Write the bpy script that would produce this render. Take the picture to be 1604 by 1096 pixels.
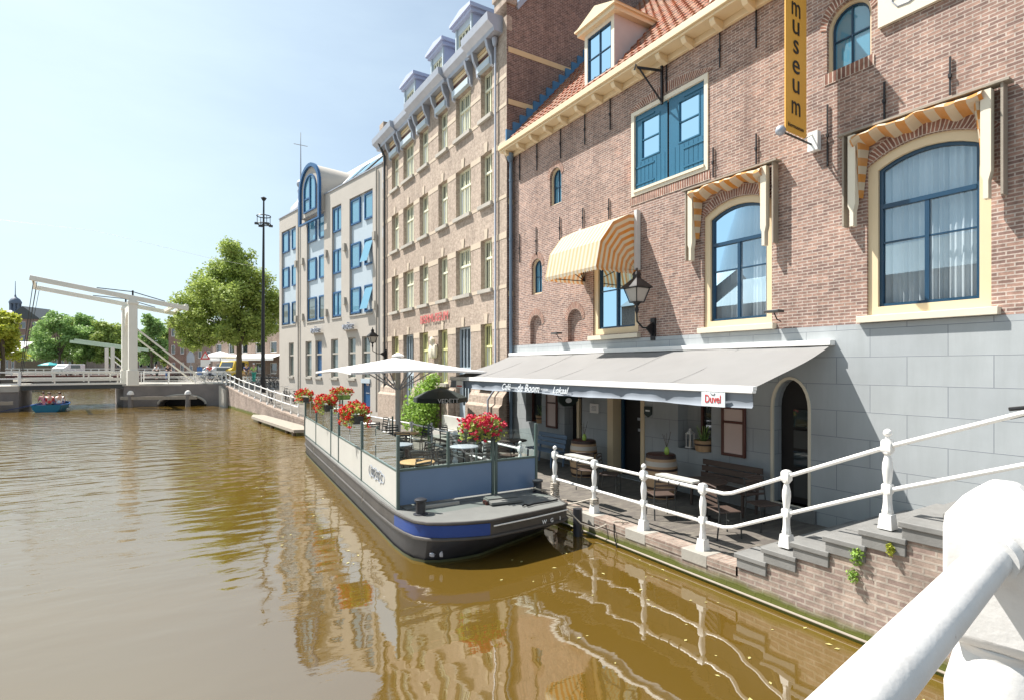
import bpy, bmesh, math, random
from mathutils import Vector, Matrix
from mathutils.geometry import delaunay_2d_cdt
R = math.radians
PI = math.pi
random.seed(7)
sc = bpy.context.scene
for o in list(bpy.data.objects): bpy.data.objects.remove(o)

# ------------------------------------------------------------ camera
CAMZ = 3.22
YAW = R(31.8)
cam = bpy.data.cameras.new('camera'); co = bpy.data.objects.new('camera', cam)
sc.collection.objects.link(co)
co.location = (0, 0, CAMZ); co.rotation_euler = (R(90), 0, -YAW)
cam.lens = 866/1604*36; cam.sensor_width = 36
cam.shift_y = 27/1604
cam.clip_start = 0.05; cam.clip_end = 2000
sc.camera = co

# ------------------------------------------------------------ sky and sun
SUN = Vector((-1.0, 1.33, 2.5)).normalized()
ELEV = math.asin(SUN.z)
w = bpy.data.worlds.new('World'); sc.world = w; w.use_nodes = True
nt = w.node_tree; nt.nodes.clear()
out = nt.nodes.new('ShaderNodeOutputWorld'); bg = nt.nodes.new('ShaderNodeBackground')
sky = nt.nodes.new('ShaderNodeTexSky'); sky.sky_type = 'NISHITA'; sky.sun_disc = False
sky.sun_elevation = ELEV
sky.sun_rotation = math.atan2(SUN.x, SUN.y)
sky.air_density = 1.0; sky.dust_density = 1.0; sky.ozone_density = 2.0; sky.altitude = 0
tc = nt.nodes.new('ShaderNodeTexCoord')
# thin high cloud veil over the blue
mp = nt.nodes.new('ShaderNodeMapping'); mp.inputs['Scale'].default_value = (1.2, 0.7, 4.5)
mp.inputs['Rotation'].default_value = (0.15, 0.1, 0.6)
nz = nt.nodes.new('ShaderNodeTexNoise'); nz.inputs['Scale'].default_value = 1.6; nz.inputs['Detail'].default_value = 7; nz.inputs['Roughness'].default_value = 0.62
nt.links.new(tc.outputs['Generated'], mp.inputs['Vector']); nt.links.new(mp.outputs[0], nz.inputs['Vector'])
rp = nt.nodes.new('ShaderNodeValToRGB'); rp.color_ramp.elements[0].position = 0.40; rp.color_ramp.elements[1].position = 0.85
rp.color_ramp.elements[0].color = (0.36, 0.36, 0.36, 1); rp.color_ramp.elements[1].color = (0.55, 0.55, 0.55, 1)
nt.links.new(nz.outputs['Fac'], rp.inputs[0])
mx = nt.nodes.new('ShaderNodeMix'); mx.data_type = 'RGBA'
# hazy brightening of the sky towards the side the sun stands on
sd_ = nt.nodes.new('ShaderNodeVectorMath'); sd_.operation = 'DOT_PRODUCT'; nt.links.new(tc.outputs['Generated'], sd_.inputs[0]); sd_.inputs[1].default_value = (-0.85, 0.527, 0)
mr = nt.nodes.new('ShaderNodeMapRange'); mr.interpolation_type = 'SMOOTHSTEP'; nt.links.new(sd_.outputs['Value'], mr.inputs['Value'])
mr.inputs['From Min'].default_value = 0.0; mr.inputs['From Max'].default_value = 0.75; mr.inputs['To Min'].default_value = 0.0; mr.inputs['To Max'].default_value = 0.50
ad_ = nt.nodes.new('ShaderNodeMath'); ad_.operation = 'ADD'; ad_.use_clamp = True; nt.links.new(rp.outputs[0], ad_.inputs[0]); nt.links.new(mr.outputs[0], ad_.inputs[1])
nt.links.new(ad_.outputs[0], mx.inputs['Factor'])
nt.links.new(sky.outputs[0], mx.inputs['A']); mx.inputs['B'].default_value = (6.3, 7.7, 8.5, 1)
nt.links.new(mx.outputs['Result'], bg.inputs['Color']); bg.inputs['Strength'].default_value = 0.069
nt.links.new(bg.outputs[0], out.inputs['Surface'])
sl = bpy.data.lights.new('sun', 'SUN'); sl.energy = 5.0; sl.angle = R(0.5); sl.color = (1, 0.955, 0.89)
so = bpy.data.objects.new('sun', sl); sc.collection.objects.link(so)
so.rotation_euler = (-SUN).to_track_quat('-Z', 'Y').to_euler(); so.location = (-20, 30, 60)
sc.view_settings.view_transform = 'Standard'; sc.view_settings.look = 'None'
sc.view_settings.exposure = 1.02; sc.view_settings.gamma = 1

# ------------------------------------------------------------ measuring
SA, CA = math.sin(YAW), math.cos(YAW)
def ray(u):
    d = (u-802)/866; return SA+d*CA, CA-d*SA
def PD(u, D, z=0.0):
    x, y = ray(u); return Vector((x*D, y*D, z))
def zD(v, D): return CAMZ-D*(v-575)/866
def atX(u, v, X):
    x, y = ray(u); D = X/x; return y*D, CAMZ-D*(v-575)/866
def lerp(a, b, t): return a+(b-a)*t
def pw(pts, x):
    if x <= pts[0][0]: return pts[0][1]
    for (a, b), (c, d) in zip(pts, pts[1:]):
        if x <= c: return b+(d-b)*(x-a)/(c-a)
    return pts[-1][1]

# ------------------------------------------------------------ mesh builder
class MB:
    def __init__(s): s.v = []; s.f = []; s.uv = {}
    def add(s, vs, fs, uvs=None):
        n = len(s.v); s.v += [tuple(p) for p in vs]
        for i, f in enumerate(fs):
            if uvs: s.uv[len(s.f)] = uvs[i]
            s.f.append(tuple(k+n for k in f))
        return s
    def box(s, a, b, M=None):
        x0, y0, z0 = a; x1, y1, z1 = b
        vs = [(x0,y0,z0),(x1,y0,z0),(x1,y1,z0),(x0,y1,z0),(x0,y0,z1),(x1,y0,z1),(x1,y1,z1),(x0,y1,z1)]
        if M: vs = [M @ Vector(p) for p in vs]
        return s.add(vs, [(0,3,2,1),(4,5,6,7),(0,1,5,4),(1,2,6,5),(2,3,7,6),(3,0,4,7)])
    def cbox(s, c, size, M=None):
        c = Vector(c); h = Vector(size)/2
        return s.box(c-h, c+h, M)
    def bar(s, p, q, w, h=None):              # square bar between two points
        p = Vector(p); q = Vector(q); d = q-p; L = d.length; h = h or w
        M = Matrix.Translation(p) @ d.to_track_quat('Z', 'Y').to_matrix().to_4x4()
        return s.box((-w/2, -h/2, 0), (w/2, h/2, L), M)
    def cyl(s, p, q, r, r2=None, n=10, cap=True):
        p = Vector(p); q = Vector(q); r2 = r if r2 is None else r2
        d = (q-p); Q = d.to_track_quat('Z', 'Y')
        vs = []
        for c, rr in ((p, r), (q, r2)):
            for i in range(n):
                a = 2*PI*i/n; vs.append(c+Q @ Vector((rr*math.cos(a), rr*math.sin(a), 0)))
        fs = [(i, (i+1) % n, n+(i+1) % n, n+i) for i in range(n)]
        if cap: fs += [tuple(range(n-1, -1, -1)), tuple(range(n, 2*n))]
        return s.add(vs, fs)
    def tube(s, pts, r, n=8, closed=False):
        pts = [Vector(p) for p in pts]; m = len(pts); vs = []
        up = Vector((0, 0, 1)); prev = None
        for i, p in enumerate(pts):
            if closed: d = pts[(i+1) % m]-pts[i-1]
            else: d = pts[min(i+1, m-1)]-pts[max(i-1, 0)]
            d.normalize()
            if prev is None:
                a = d.cross(up)
                if a.length < 1e-3: a = d.cross(Vector((1, 0, 0)))
            else: a = prev-d*prev.dot(d)
            a.normalize(); prev = a; b = d.cross(a)
            rr = r[i] if isinstance(r, (list, tuple)) else r
            for k in range(n):
                t = 2*PI*k/n; vs.append(p+a*rr*math.cos(t)+b*rr*math.sin(t))
        fs = []
        for i in range(m if closed else m-1):
            j = (i+1) % m
            for k in range(n): fs.append((i*n+k, i*n+(k+1) % n, j*n+(k+1) % n, j*n+k))
        if not closed: fs += [tuple(range(n-1, -1, -1)), tuple(range((m-1)*n, m*n))]
        return s.add(vs, fs)
    def lathe(s, prof, c=(0, 0, 0), n=16, sq=False, rot=0.0):
        vs = []; c = Vector(c)
        for r, z in prof:
            for k in range(n):
                t = 2*PI*k/n+rot; vs.append(c+Vector((r*math.cos(t), r*math.sin(t), z)))
        m = len(prof); fs = []
        for i in range(m-1):
            for k in range(n): fs.append((i*n+k, i*n+(k+1) % n, (i+1)*n+(k+1) % n, (i+1)*n+k))
        fs += [tuple(range(n-1, -1, -1)), tuple(range((m-1)*n, m*n))]
        return s.add(vs, fs)
    def prism(s, poly, f, d):                 # poly in 2D, f maps (a,b,depth) to 3D
        n = len(poly); vs = [f(a, b, 0) for a, b in poly]+[f(a, b, d) for a, b in poly]
        fs = [tuple(range(n)), tuple(range(2*n-1, n-1, -1))]+[(i, n+i, n+(i+1) % n, (i+1) % n) for i in range(n)]
        return s.add(vs, fs)
    def ring(s, outer, inner, f, d0, d1):     # frame between two loops of equal length
        n = len(outer); vs = []
        for d in (d0, d1):
            vs += [f(a, b, d) for a, b in outer]; vs += [f(a, b, d) for a, b in inner]
        fs = []
        for i in range(n):
            j = (i+1) % n
            fs += [(i, j, n+j, n+i), (2*n+i, 3*n+i, 3*n+j, 2*n+j), (i, 2*n+i, 2*n+j, j), (n+i, n+j, 3*n+j, 3*n+i)]
        return s.add(vs, fs)
    def blob(s, c, r, seg=6, jit=0.0):
        c = Vector(c); vs = []; rr = r if isinstance(r, (tuple, list)) else (r, r, r)
        rings = max(3, seg//2+1)
        vs.append(c+Vector((0, 0, -rr[2])))
        for i in range(1, rings):
            ph = -PI/2+PI*i/rings
            for k in range(seg):
                t = 2*PI*k/seg; j = 1+random.uniform(-jit, jit)
                vs.append(c+Vector((rr[0]*math.cos(ph)*math.cos(t)*j, rr[1]*math.cos(ph)*math.sin(t)*j, rr[2]*math.sin(ph)*j)))
        vs.append(c+Vector((0, 0, rr[2]))); top = len(vs)-1
        fs = [(0, 1+(k+1) % seg, 1+k) for k in range(seg)]
        for i in range(rings-2):
            a = 1+i*seg; b = a+seg
            for k in range(seg): fs.append((a+k, a+(k+1) % seg, b+(k+1) % seg, b+k))
        a = 1+(rings-2)*seg
        fs += [(a+k, a+(k+1) % seg, top) for k in range(seg)]
        return s.add(vs, fs)
    def build(s, name, mat, parent=None, W=False, smooth=True, ang=35, bevel=0):
        me = bpy.data.meshes.new(name)
        off = Vector((0, 0, 0))
        if W and parent is not None:
            q = parent
            while q is not None: off += q.location; q = q.parent
        vs = [Vector(p)-off for p in s.v] if W else s.v
        me.from_pydata(vs, [], s.f); me.update()
        ul = me.uv_layers.new(name='UVMap')
        for p in me.polygons:
            cu = s.uv.get(p.index)
            n = p.normal; ax = max(range(3), key=lambda i: abs(n[i]))
            for li_, li in enumerate(p.loop_indices):
                if cu: ul.data[li].uv = cu[li_]; continue
                c = Vector(s.v[me.loops[li].vertex_index])
                ul.data[li].uv = (c.y, c.z) if ax == 0 else ((c.x, c.z) if ax == 1 else (c.x, c.y))
        if smooth:
            me.polygons.foreach_set('use_smooth', [True]*len(me.polygons))
            me.set_sharp_from_angle(angle=R(ang))
        if mat: me.materials.append(mat)
        o = bpy.data.objects.new(name, me); sc.collection.objects.link(o)
        if parent is not None: o.parent = parent
        if bevel:
            b = o.modifiers.new('bevel', 'BEVEL'); b.width = bevel; b.segments = 2; b.limit_method = 'ANGLE'
        return o

def tag(o, label=None, cat=None, group=None, kind=None):
    if label: o['label'] = label
    if cat: o['category'] = cat
    if group: o['group'] = group
    if kind: o['kind'] = kind
    return o
def thing(name, label, cat, loc=(0, 0, 0), rz=0, group=None):
    o = bpy.data.objects.new(name, None); sc.collection.objects.link(o)
    o.location = loc; o.rotation_euler = (0, 0, rz); o.empty_display_size = 0.2
    return tag(o, label, cat, group)
KIDS = {}
def kids(o): return [c for c in bpy.data.objects if c.parent == o]
def proto(o):                                  # remember a thing's tree once
    def t(q): return [(c, t(c)) for c in kids(q)]
    KIDS[o.name] = t(o); return o
def dup(root, loc, rz=0, label=None, group=None, scale=None):
    r = root.copy(); sc.collection.objects.link(r); r.location = loc; r.rotation_euler = (0, 0, rz)
    if label: r['label'] = label
    if group: r['group'] = group
    if scale: r.scale = scale if isinstance(scale, (tuple, list)) else (scale,)*3
    def cp(lst, par):
        for c, sub in lst:
            d = c.copy(); sc.collection.objects.link(d); d.parent = par; cp(sub, d)
    cp(KIDS[root.name], r)
    return r
class Placer:                                  # the first use moves the prototype, later ones copy it
    def __init__(s, root): s.r = proto(root); s.used = False
    def put(s, loc, rz=0, label=None, group=None, scale=None):
        if not s.used:
            s.used = True; o = s.r; o.location = loc; o.rotation_euler = (0, 0, rz)
            if label: o['label'] = label
            if group: o['group'] = group
            if scale: o.scale = scale if isinstance(scale, (tuple, list)) else (scale,)*3
            return o
        return dup(s.r, loc, rz, label, group, scale)

# walls with openings: plane coordinates (a along the wall, b up)
def wall_mesh(outer, holes, f, reveal, reveal_mb=None):
    """front sheet with holes; reveals go into depth `reveal`"""
    vs = []; es = []
    for loop in [outer]+holes:
        n = len(vs); m = len(loop)
        vs += [Vector(p) for p in loop]; es += [(n+i, n+(i+1) % m) for i in range(m)]
    V, E, F, *_ = delaunay_2d_cdt(vs, es, [], 1, 1e-6)
    def inside(p, L):
        c = False; n_ = len(L)
        for i in range(n_):
            (xa, ya), (xb, yb) = L[i], L[(i+1) % n_]
            if (ya > p[1]) != (yb > p[1]) and p[0] < (xb-xa)*(p[1]-ya)/(yb-ya)+xa: c = not c
        return c
    keep = []
    for t in F:
        cx = sum(V[i].x for i in t)/len(t); cy = sum(V[i].y for i in t)/len(t)
        if not any(inside((cx, cy), L) for L in holes): keep.append(tuple(t))
    mb = MB(); mb.add([f(p.x, p.y, 0) for p in V], keep)
    tgt = reveal_mb or mb
    for loop in holes:
        m = len(loop)
        tgt.add([f(a, b, 0) for a, b in loop]+[f(a, b, reveal) for a, b in loop],
                [(i, (i+1) % m, m+(i+1) % m, m+i) for i in range(m)])
    return mb
def rect(a0, b0, a1, b1): return [(a0, b0), (a1, b0), (a1, b1), (a0, b1)]
def arch(a0, b0, a1, b1, rise, n=10):          # segmental (or round) arched opening, b1 = spring line
    w_ = (a1-a0)/2; c = (a0+a1)/2
    pts = [(a0, b0), (a1, b0)]
    if rise >= w_*0.999:
        for i in range(n+1):
            t = PI*i/n; pts.append((c+w_*math.cos(t), b1+rise*math.sin(t)))
    else:
        r = (w_*w_+rise*rise)/(2*rise); h = math.asin(w_/r)
        for i in range(n+1):
            t = h-2*h*i/n; pts.append((c+r*math.sin(t), b1+rise-r+r*math.cos(t)))
    return pts
def inset(loop, d, dbot=None):                 # shrink a loop towards its inside
    n = len(loop); out_ = []
    area = sum(loop[i][0]*loop[(i+1) % n][1]-loop[(i+1) % n][0]*loop[i][1] for i in range(n))
    sg = 1 if area > 0 else -1
    for i in range(n):
        p0 = Vector(loop[i-1]); p = Vector(loop[i]); p1 = Vector(loop[(i+1) % n])
        e0 = (p-p0).normalized(); e1 = (p1-p).normalized()
        n0 = Vector((-e0.y, e0.x))*sg; n1 = Vector((-e1.y, e1.x))*sg
        b = n0+n1; b = b/b.length; k = d/max(0.3, b.dot(n0)); q = p+b*k
        out_.append((q.x, q.y))
    return out_

# ------------------------------------------------------------ materials
class Nt:
    def __init__(s, name):
        s.m = bpy.data.materials.new(name); s.m.use_nodes = True; s.t = s.m.node_tree
        s.b = s.t.nodes['Principled BSDF']; s.o = s.t.nodes['Material Output']
    def n(s, kind, **kw):
        q = s.t.nodes.new('ShaderNode'+kind)
        for k, v in kw.items():
            if k in q.inputs: q.inputs[k].default_value = v
            else: setattr(q, k, v)
        return q
    def l(s, a, b): s.t.links.new(a, b)
    def mix(s, fac, a, b, mode='MIX'):
        q = s.t.nodes.new('ShaderNodeMix'); q.data_type = 'RGBA'; q.blend_type = mode
        for i, x in (('Factor', fac), ('A', a), ('B', b)):
            if hasattr(x, 'links'): s.l(x, q.inputs[i])
            else: q.inputs[i].default_value = (*x, 1) if isinstance(x, (tuple, list)) and len(x) == 3 else x
        return q.outputs['Result']
    def noise(s, scale, detail=4, vec=None, rough=0.55, out_='Fac'):
        q = s.n('TexNoise', Scale=scale, Detail=detail, Roughness=rough)
        if vec is None: vec = s.coord()
        s.l(vec, q.inputs['Vector']); return q.outputs[out_]
    def coord(s):
        if not hasattr(s, '_c'):
            s._c = s.n('NewGeometry').outputs['Position']
        return s._c
    def ramp(s, fac, *st):
        q = s.n('ValToRGB'); e = q.color_ramp.elements
        while len(e) < len(st): e.new(0.5)
        for x, (p, c) in zip(e, st): x.position = p; x.color = (*c, 1) if isinstance(c, (tuple, list)) else (c, c, c, 1)
        s.l(fac, q.inputs[0]); return q.outputs[0]
    def bump(s, h, strength=0.3, dist=0.01):
        q = s.n('Bump', Strength=strength, Distance=dist); s.l(h, q.inputs['Height'])
        s.l(q.outputs[0], s.b.inputs['Normal']); return q
def P(name, col, rough=0.6, metal=0.0, var=0.12, vs=3.0, bump=0.0, bs=40, spec=0.5, dirt=0.0):
    t = Nt(name); t.b.inputs['Roughness'].default_value = rough; t.b.inputs['Metallic'].default_value = metal
    t.b.inputs['Specular IOR Level'].default_value = spec
    lo = tuple(c*(1-var) for c in col); hi = tuple(min(1, c*(1+var)) for c in col)
    c = t.mix(t.noise(vs, 6), lo, hi)
    if dirt > 0:
        d = t.ramp(t.noise(vs*0.6, 8, rough=0.7), (0.45, 0.0), (0.75, dirt))
        c = t.mix(d, c, tuple(x*0.35 for x in col))
    t.l(c, t.b.inputs['Base Color'])
    if bump: t.bump(t.noise(bs, 5), bump, 0.01)
    return t.m
def brick(name, c1, c2, mort, bw=0.21, rh=0.06, ms=0.012, var=0.35, patch=None, bump=0.5, vs=0.6, off=(0, 0), streak=0.0, bias=0.0):
    t = Nt(name); uv = t.n('UVMap'); mp_ = t.n('Mapping'); mp_.inputs['Location'].default_value = (off[0], off[1], 0)
    t.l(uv.outputs[0], mp_.inputs[0])
    q = t.n('TexBrick', Scale=1.0)
    q.inputs['Brick Width'].default_value = bw; q.inputs['Row Height'].default_value = rh
    q.inputs['Mortar Size'].default_value = ms; q.inputs['Mortar Smooth'].default_value = 0.25; q.inputs['Bias'].default_value = bias
    t.l(mp_.outputs[0], q.inputs['Vector'])
    q.inputs['Color1'].default_value = (*c1, 1); q.inputs['Color2'].default_value = (*c2, 1); q.inputs['Mortar'].default_value = (*mort, 1)
    c = q.outputs['Color']
    big = t.ramp(t.noise(vs, 5), (0.3, 1-var), (0.7, 1+var*0.4))
    c = t.mix(1.0, c, big, 'MULTIPLY')
    smp = t.n('Mapping'); smp.inputs['Scale'].default_value = (1.6, 1.6, 0.22); t.l(t.coord(), smp.inputs[0])
    c = t.mix(t.ramp(t.noise(1.3, 7, smp.outputs[0], 0.62), (0.48, 0.0), (0.75, 0.42)), c, tuple(x*0.55 for x in c2))
    fine = t.ramp(t.noise(8, 6, rough=0.7), (0.3, 0.66), (0.7, 1.28))
    c = t.mix(1.0, c, fine, 'MULTIPLY')
    if patch:
        d = t.ramp(t.noise(0.45, 3), (0.60, 0.0), (0.72, 0.5))
        c = t.mix(d, c, t.mix(1.0, c, patch, 'MULTIPLY'))
    t.l(c, t.b.inputs['Base Color']); t.b.inputs['Roughness'].default_value = 0.9
    t.b.inputs['Specular IOR Level'].default_value = 0.2
    inv = t.n('Math', operation='SUBTRACT'); inv.inputs[0].default_value = 1.0; t.l(q.outputs['Fac'], inv.inputs[1])
    ad = t.n('Math', operation='MULTIPLY_ADD'); t.l(t.noise(60, 4), ad.inputs[0]); ad.inputs[1].default_value = 0.35; t.l(inv.outputs[0], ad.inputs[2])
    t.bump(ad.outputs[0], bump, 0.012)
    return t.m

M = {}
M['brick_m'] = brick('museum_brick', (0.41, 0.255, 0.20), (0.22, 0.14, 0.12), (0.50, 0.42, 0.365), bw=0.19, rh=0.057, ms=0.010, var=0.22, patch=(1.35, 0.95, 0.8), vs=0.8)
M['brick_arch'] = brick('soldier_brick', (0.34, 0.17, 0.12), (0.2, 0.1, 0.08), (0.6, 0.5, 0.42), bw=0.065, rh=0.24, ms=0.011, var=0.2)
M['brick_2'] = brick('school_brick', (0.46, 0.37, 0.295), (0.385, 0.30, 0.24), (0.46, 0.39, 0.33), bw=0.21, rh=0.06, ms=0.008, var=0.15, vs=0.35)
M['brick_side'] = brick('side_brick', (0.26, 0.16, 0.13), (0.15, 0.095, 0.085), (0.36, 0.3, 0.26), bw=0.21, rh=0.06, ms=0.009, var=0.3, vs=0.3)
M['brick_q'] = brick('quay_brick', (0.36, 0.28, 0.23), (0.26, 0.19, 0.165), (0.38, 0.33, 0.28), bw=0.235, rh=0.072, ms=0.013, var=0.3, vs=1.2)
M['brick_far'] = brick('far_brick', (0.30, 0.17, 0.12), (0.22, 0.12, 0.09), (0.35, 0.28, 0.24), var=0.2, bump=0.1)
M['brick_far2'] = brick('far_brick_pale', (0.36, 0.26, 0.2), (0.28, 0.19, 0.15), (0.4, 0.34, 0.3), var=0.2, bump=0.1)
M['band'] = P('buff_stone', (0.62, 0.47, 0.27), 0.85, var=0.15, bump=0.2)
M['cream'] = P('cream_paint', (0.70, 0.56, 0.36), 0.45, var=0.06, vs=2)
M['cream_l'] = P('ivory_paint', (0.70, 0.63, 0.50), 0.45, var=0.06, vs=2)
M['white'] = P('white_paint', (0.8, 0.79, 0.76), 0.35, var=0.05, vs=5, bump=0.06, bs=25)
def oldpaint():
    t = Nt('weathered_white_paint'); c = t.mix(t.noise(5, 7), (0.56, 0.55, 0.53), (0.72, 0.71, 0.69))
    c = t.mix(t.ramp(t.noise(9, 9, rough=0.75), (0.55, 0.0), (0.78, 0.4)), c, (0.42, 0.40, 0.37))
    c = t.mix(t.ramp(t.noise(38, 4), (0.70, 0.0), (0.73, 0.85)), c, (0.16, 0.08, 0.04))
    t.l(c, t.b.inputs['Base Color']); t.l(t.ramp(t.noise(12, 4), (0.3, 0.3), (0.7, 0.6)), t.b.inputs['Roughness'])
    a = t.n('Math', operation='MULTIPLY_ADD'); t.l(t.noise(14, 6), a.inputs[0]); a.inputs[1].default_value = 1.6; t.l(t.noise(55, 5), a.inputs[2])
    t.bump(a.outputs[0], 0.16, 0.006); return t.m
M['white_old'] = oldpaint()
M['stoneg'] = P('grey_bluestone', (0.19, 0.187, 0.178), 0.75, var=0.25, vs=4, bump=0.25, dirt=0.4)
M['coping'] = P('coping_stone', (0.34, 0.32, 0.28), 0.8, var=0.18, vs=3, bump=0.3, dirt=0.3)
M['blue_door'] = P('petrol_blue_paint', (0.022, 0.125, 0.215), 0.35, var=0.12)
M['navy'] = P('navy_sash_paint', (0.012, 0.05, 0.10), 0.3, var=0.1)
M['blue3'] = P('deep_blue_paint', (0.018, 0.09, 0.22), 0.3, var=0.1)
M['black'] = P('black_iron', (0.018, 0.018, 0.02), 0.45, 0.3, var=0.2)
M['dkgrey'] = P('dark_grey_metal', (0.06, 0.065, 0.065), 0.45, 0.3, var=0.15)
M['lead'] = P('grey_zinc', (0.38, 0.40, 0.45), 0.5, 0.4, var=0.15)
M['blue_pipe'] = P('blue_grey_pipe', (0.14, 0.2, 0.27), 0.4, 0.2)
M['flash'] = P('blue_lead_flashing', (0.07, 0.2, 0.36), 0.5, 0.2)
M['green_post'] = P('grey_green_post', (0.10, 0.14, 0.13), 0.4, 0.2)
M['lav'] = P('pale_lavender_cladding', (0.42, 0.46, 0.62), 0.55, var=0.06)
M['render3'] = P('beige_render', (0.47, 0.43, 0.38), 0.9, var=0.08, vs=0.8, bump=0.1, bs=80, dirt=0.12)
M['panel3'] = P('pale_blue_panel', (0.46, 0.53, 0.58), 0.4, var=0.05)
M['concrete'] = P('concrete', (0.42, 0.39, 0.34), 0.85, var=0.15, vs=1.5, bump=0.2, dirt=0.4)
M['dkstone'] = P('dark_pier_stone', (0.21, 0.185, 0.17), 0.85, var=0.35, vs=1.0, bump=0.3, dirt=0.3)
M['wood'] = P('oak_wood', (0.45, 0.27, 0.12), 0.5, var=0.25, vs=8)
M['woodg'] = P('weathered_planks', (0.30, 0.26, 0.21), 0.8, var=0.25, vs=5, bump=0.3)
M['brownf'] = P('brown_frame', (0.10, 0.03, 0.02), 0.4)
M['pink'] = P('pale_pink_board', (0.62, 0.48, 0.43), 0.5, var=0.04)
M['dark'] = P('painted_dark_interior', (0.012, 0.01, 0.01), 0.6, var=0.3)  # near-black colour stands in for the shade inside openings
M['darkgreen'] = P('dark_green_sign', (0.015, 0.03, 0.025), 0.4)
M['blackpaint'] = P('tarred_hull', (0.035, 0.036, 0.042), 0.35, var=0.5, vs=2.2, bump=0.25, bs=6, dirt=0.5)
M['hullgrey'] = P('worn_grey_hull', (0.065, 0.058, 0.052), 0.5, var=0.4, vs=2.5, bump=0.2, bs=8, dirt=0.6)
M['bluestripe'] = P('royal_blue_stripe', (0.015, 0.055, 0.24), 0.3, var=0.15)
M['bluepanel'] = P('blue_screen_panel', (0.16, 0.24, 0.37), 0.3, var=0.12, vs=1.5)
M['whitepanel'] = P('off_white_screen_panel', (0.50, 0.49, 0.45), 0.4, var=0.08, vs=2, dirt=0.08)
M['deck'] = P('grey_green_deck', (0.15, 0.152, 0.142), 0.75, var=0.15, vs=2, bump=0.15, dirt=0.35)
M['canvas'] = P('light_grey_canvas', (0.205, 0.20, 0.195), 0.85, var=0.10, vs=1.6)
M['valance'] = P('grey_valance_cloth', (0.20, 0.225, 0.26), 0.8, var=0.08)
M['canvas_w'] = P('white_canvas', (0.72, 0.71, 0.69), 0.8, var=0.05)
M['umb_dark'] = P('black_green_canvas', (0.02, 0.03, 0.028), 0.75)
M['letter_w'] = P('white_lettering', (0.85, 0.88, 0.9), 0.5, var=0.02)
M['letter_r'] = P('red_lettering', (0.55, 0.03, 0.03), 0.5, var=0.05)
M['letter_p'] = P('faded_red_lettering', (0.60, 0.16, 0.15), 0.6, var=0.1)
M['letter_k'] = P('black_lettering', (0.02, 0.018, 0.015), 0.5, var=0.02)
M['letter_g'] = P('grey_lettering', (0.22, 0.25, 0.30), 0.5, var=0.02)
M['banner'] = P('ochre_banner_cloth', (0.78, 0.42, 0.07), 0.7, var=0.06, vs=1.5)
M['chair'] = P('anthracite_chair_metal', (0.05, 0.055, 0.055), 0.4, 0.3)
M['chairwood'] = P('brown_chair_wood', (0.075, 0.05, 0.04), 0.5)
M['benchblue'] = P('blue_grey_bench_wood', (0.15, 0.22, 0.32), 0.5)
M['barrel'] = P('barrel_staves', (0.42, 0.27, 0.15), 0.55, var=0.3, vs=7)
M['hoop'] = P('barrel_hoop_iron', (0.07, 0.045, 0.04), 0.5, 0.5)
M['hoopw'] = P('pale_barrel_hoop', (0.45, 0.41, 0.36), 0.5, 0.2)
M['lime'] = P('lime_vase', (0.35, 0.5, 0.1), 0.3)
M['rope'] = P('mooring_rope', (0.45, 0.40, 0.33), 0.9, var=0.3, vs=30)
M['curtain'] = P('white_net_curtain', (0.66, 0.68, 0.70), 0.9, var=0.04)
M['yframe'] = P('pale_yellow_sash', (0.72, 0.70, 0.36), 0.45, var=0.05)
M['yframe_l'] = P('ivory_sash', (0.74, 0.73, 0.55), 0.45, var=0.05)
M['skin'] = P('skin', (0.55, 0.33, 0.24), 0.6, var=0.05)
M['hair'] = P('brown_hair', (0.08, 0.05, 0.03), 0.7)
M['tyre'] = P('rubber_tyre', (0.02, 0.02, 0.02), 0.8)
M['chrome'] = P('bare_metal', (0.5, 0.5, 0.5), 0.3, 0.9)
M['fender_w'] = P('pale_bollard_cap', (0.72, 0.70, 0.68), 0.6)
M['bridge_w'] = P('bridge_ivory_paint', (0.78, 0.74, 0.65), 0.45, var=0.08, vs=1)
M['bridge_g'] = P('pale_green_bridge_paint', (0.55, 0.66, 0.50), 0.5, var=0.08, vs=1)
for k, c in dict(red=(0.6, 0.04, 0.04), pinkc=(0.7, 0.25, 0.28), navyc=(0.03, 0.05, 0.15), greenc=(0.05, 0.4, 0.3), limec=(0.5, 0.7, 0.2),
                 whitec=(0.75, 0.75, 0.75), orange=(0.7, 0.3, 0.1), blackc=(0.03, 0.03, 0.03), bluec=(0.05, 0.15, 0.4), yellow=(0.75, 0.5, 0.05),
                 teal=(0.0, 0.12, 0.2), carwhite=(0.75, 0.76, 0.77), tealcloth=(0.02, 0.3, 0.32)).items():
    M[k] = P(k+'_finish', c, 0.4, var=0.05)

def glass_mat(name, tint=(0.9, 0.95, 0.95), ior=1.5, rough=0.0, extra=0.0, refl=(0.95, 0.97, 1.0)):
    t = Nt(name); t.t.nodes.remove(t.b)
    tr = t.n('BsdfTransparent'); tr.inputs['Color'].default_value = (*tint, 1)
    gl = t.n('BsdfGlossy'); gl.inputs['Roughness'].default_value = rough; gl.inputs['Color'].default_value = (*refl, 1)
    fr = t.n('Fresnel', IOR=ior); ad = t.n('Math', operation='ADD'); t.l(fr.outputs[0], ad.inputs[0]); ad.inputs[1].default_value = extra; ad.use_clamp = True
    mxs = t.n('MixShader'); t.l(ad.outputs[0], mxs.inputs[0]); t.l(tr.outputs[0], mxs.inputs[1]); t.l(gl.outputs[0], mxs.inputs[2])
    t.l(mxs.outputs[0], t.o.inputs['Surface']); return t.m
M['glass'] = glass_mat('window_glass', (0.85, 0.9, 0.92), extra=0.14, ior=1.6, refl=(0.50, 0.72, 0.88))
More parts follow.
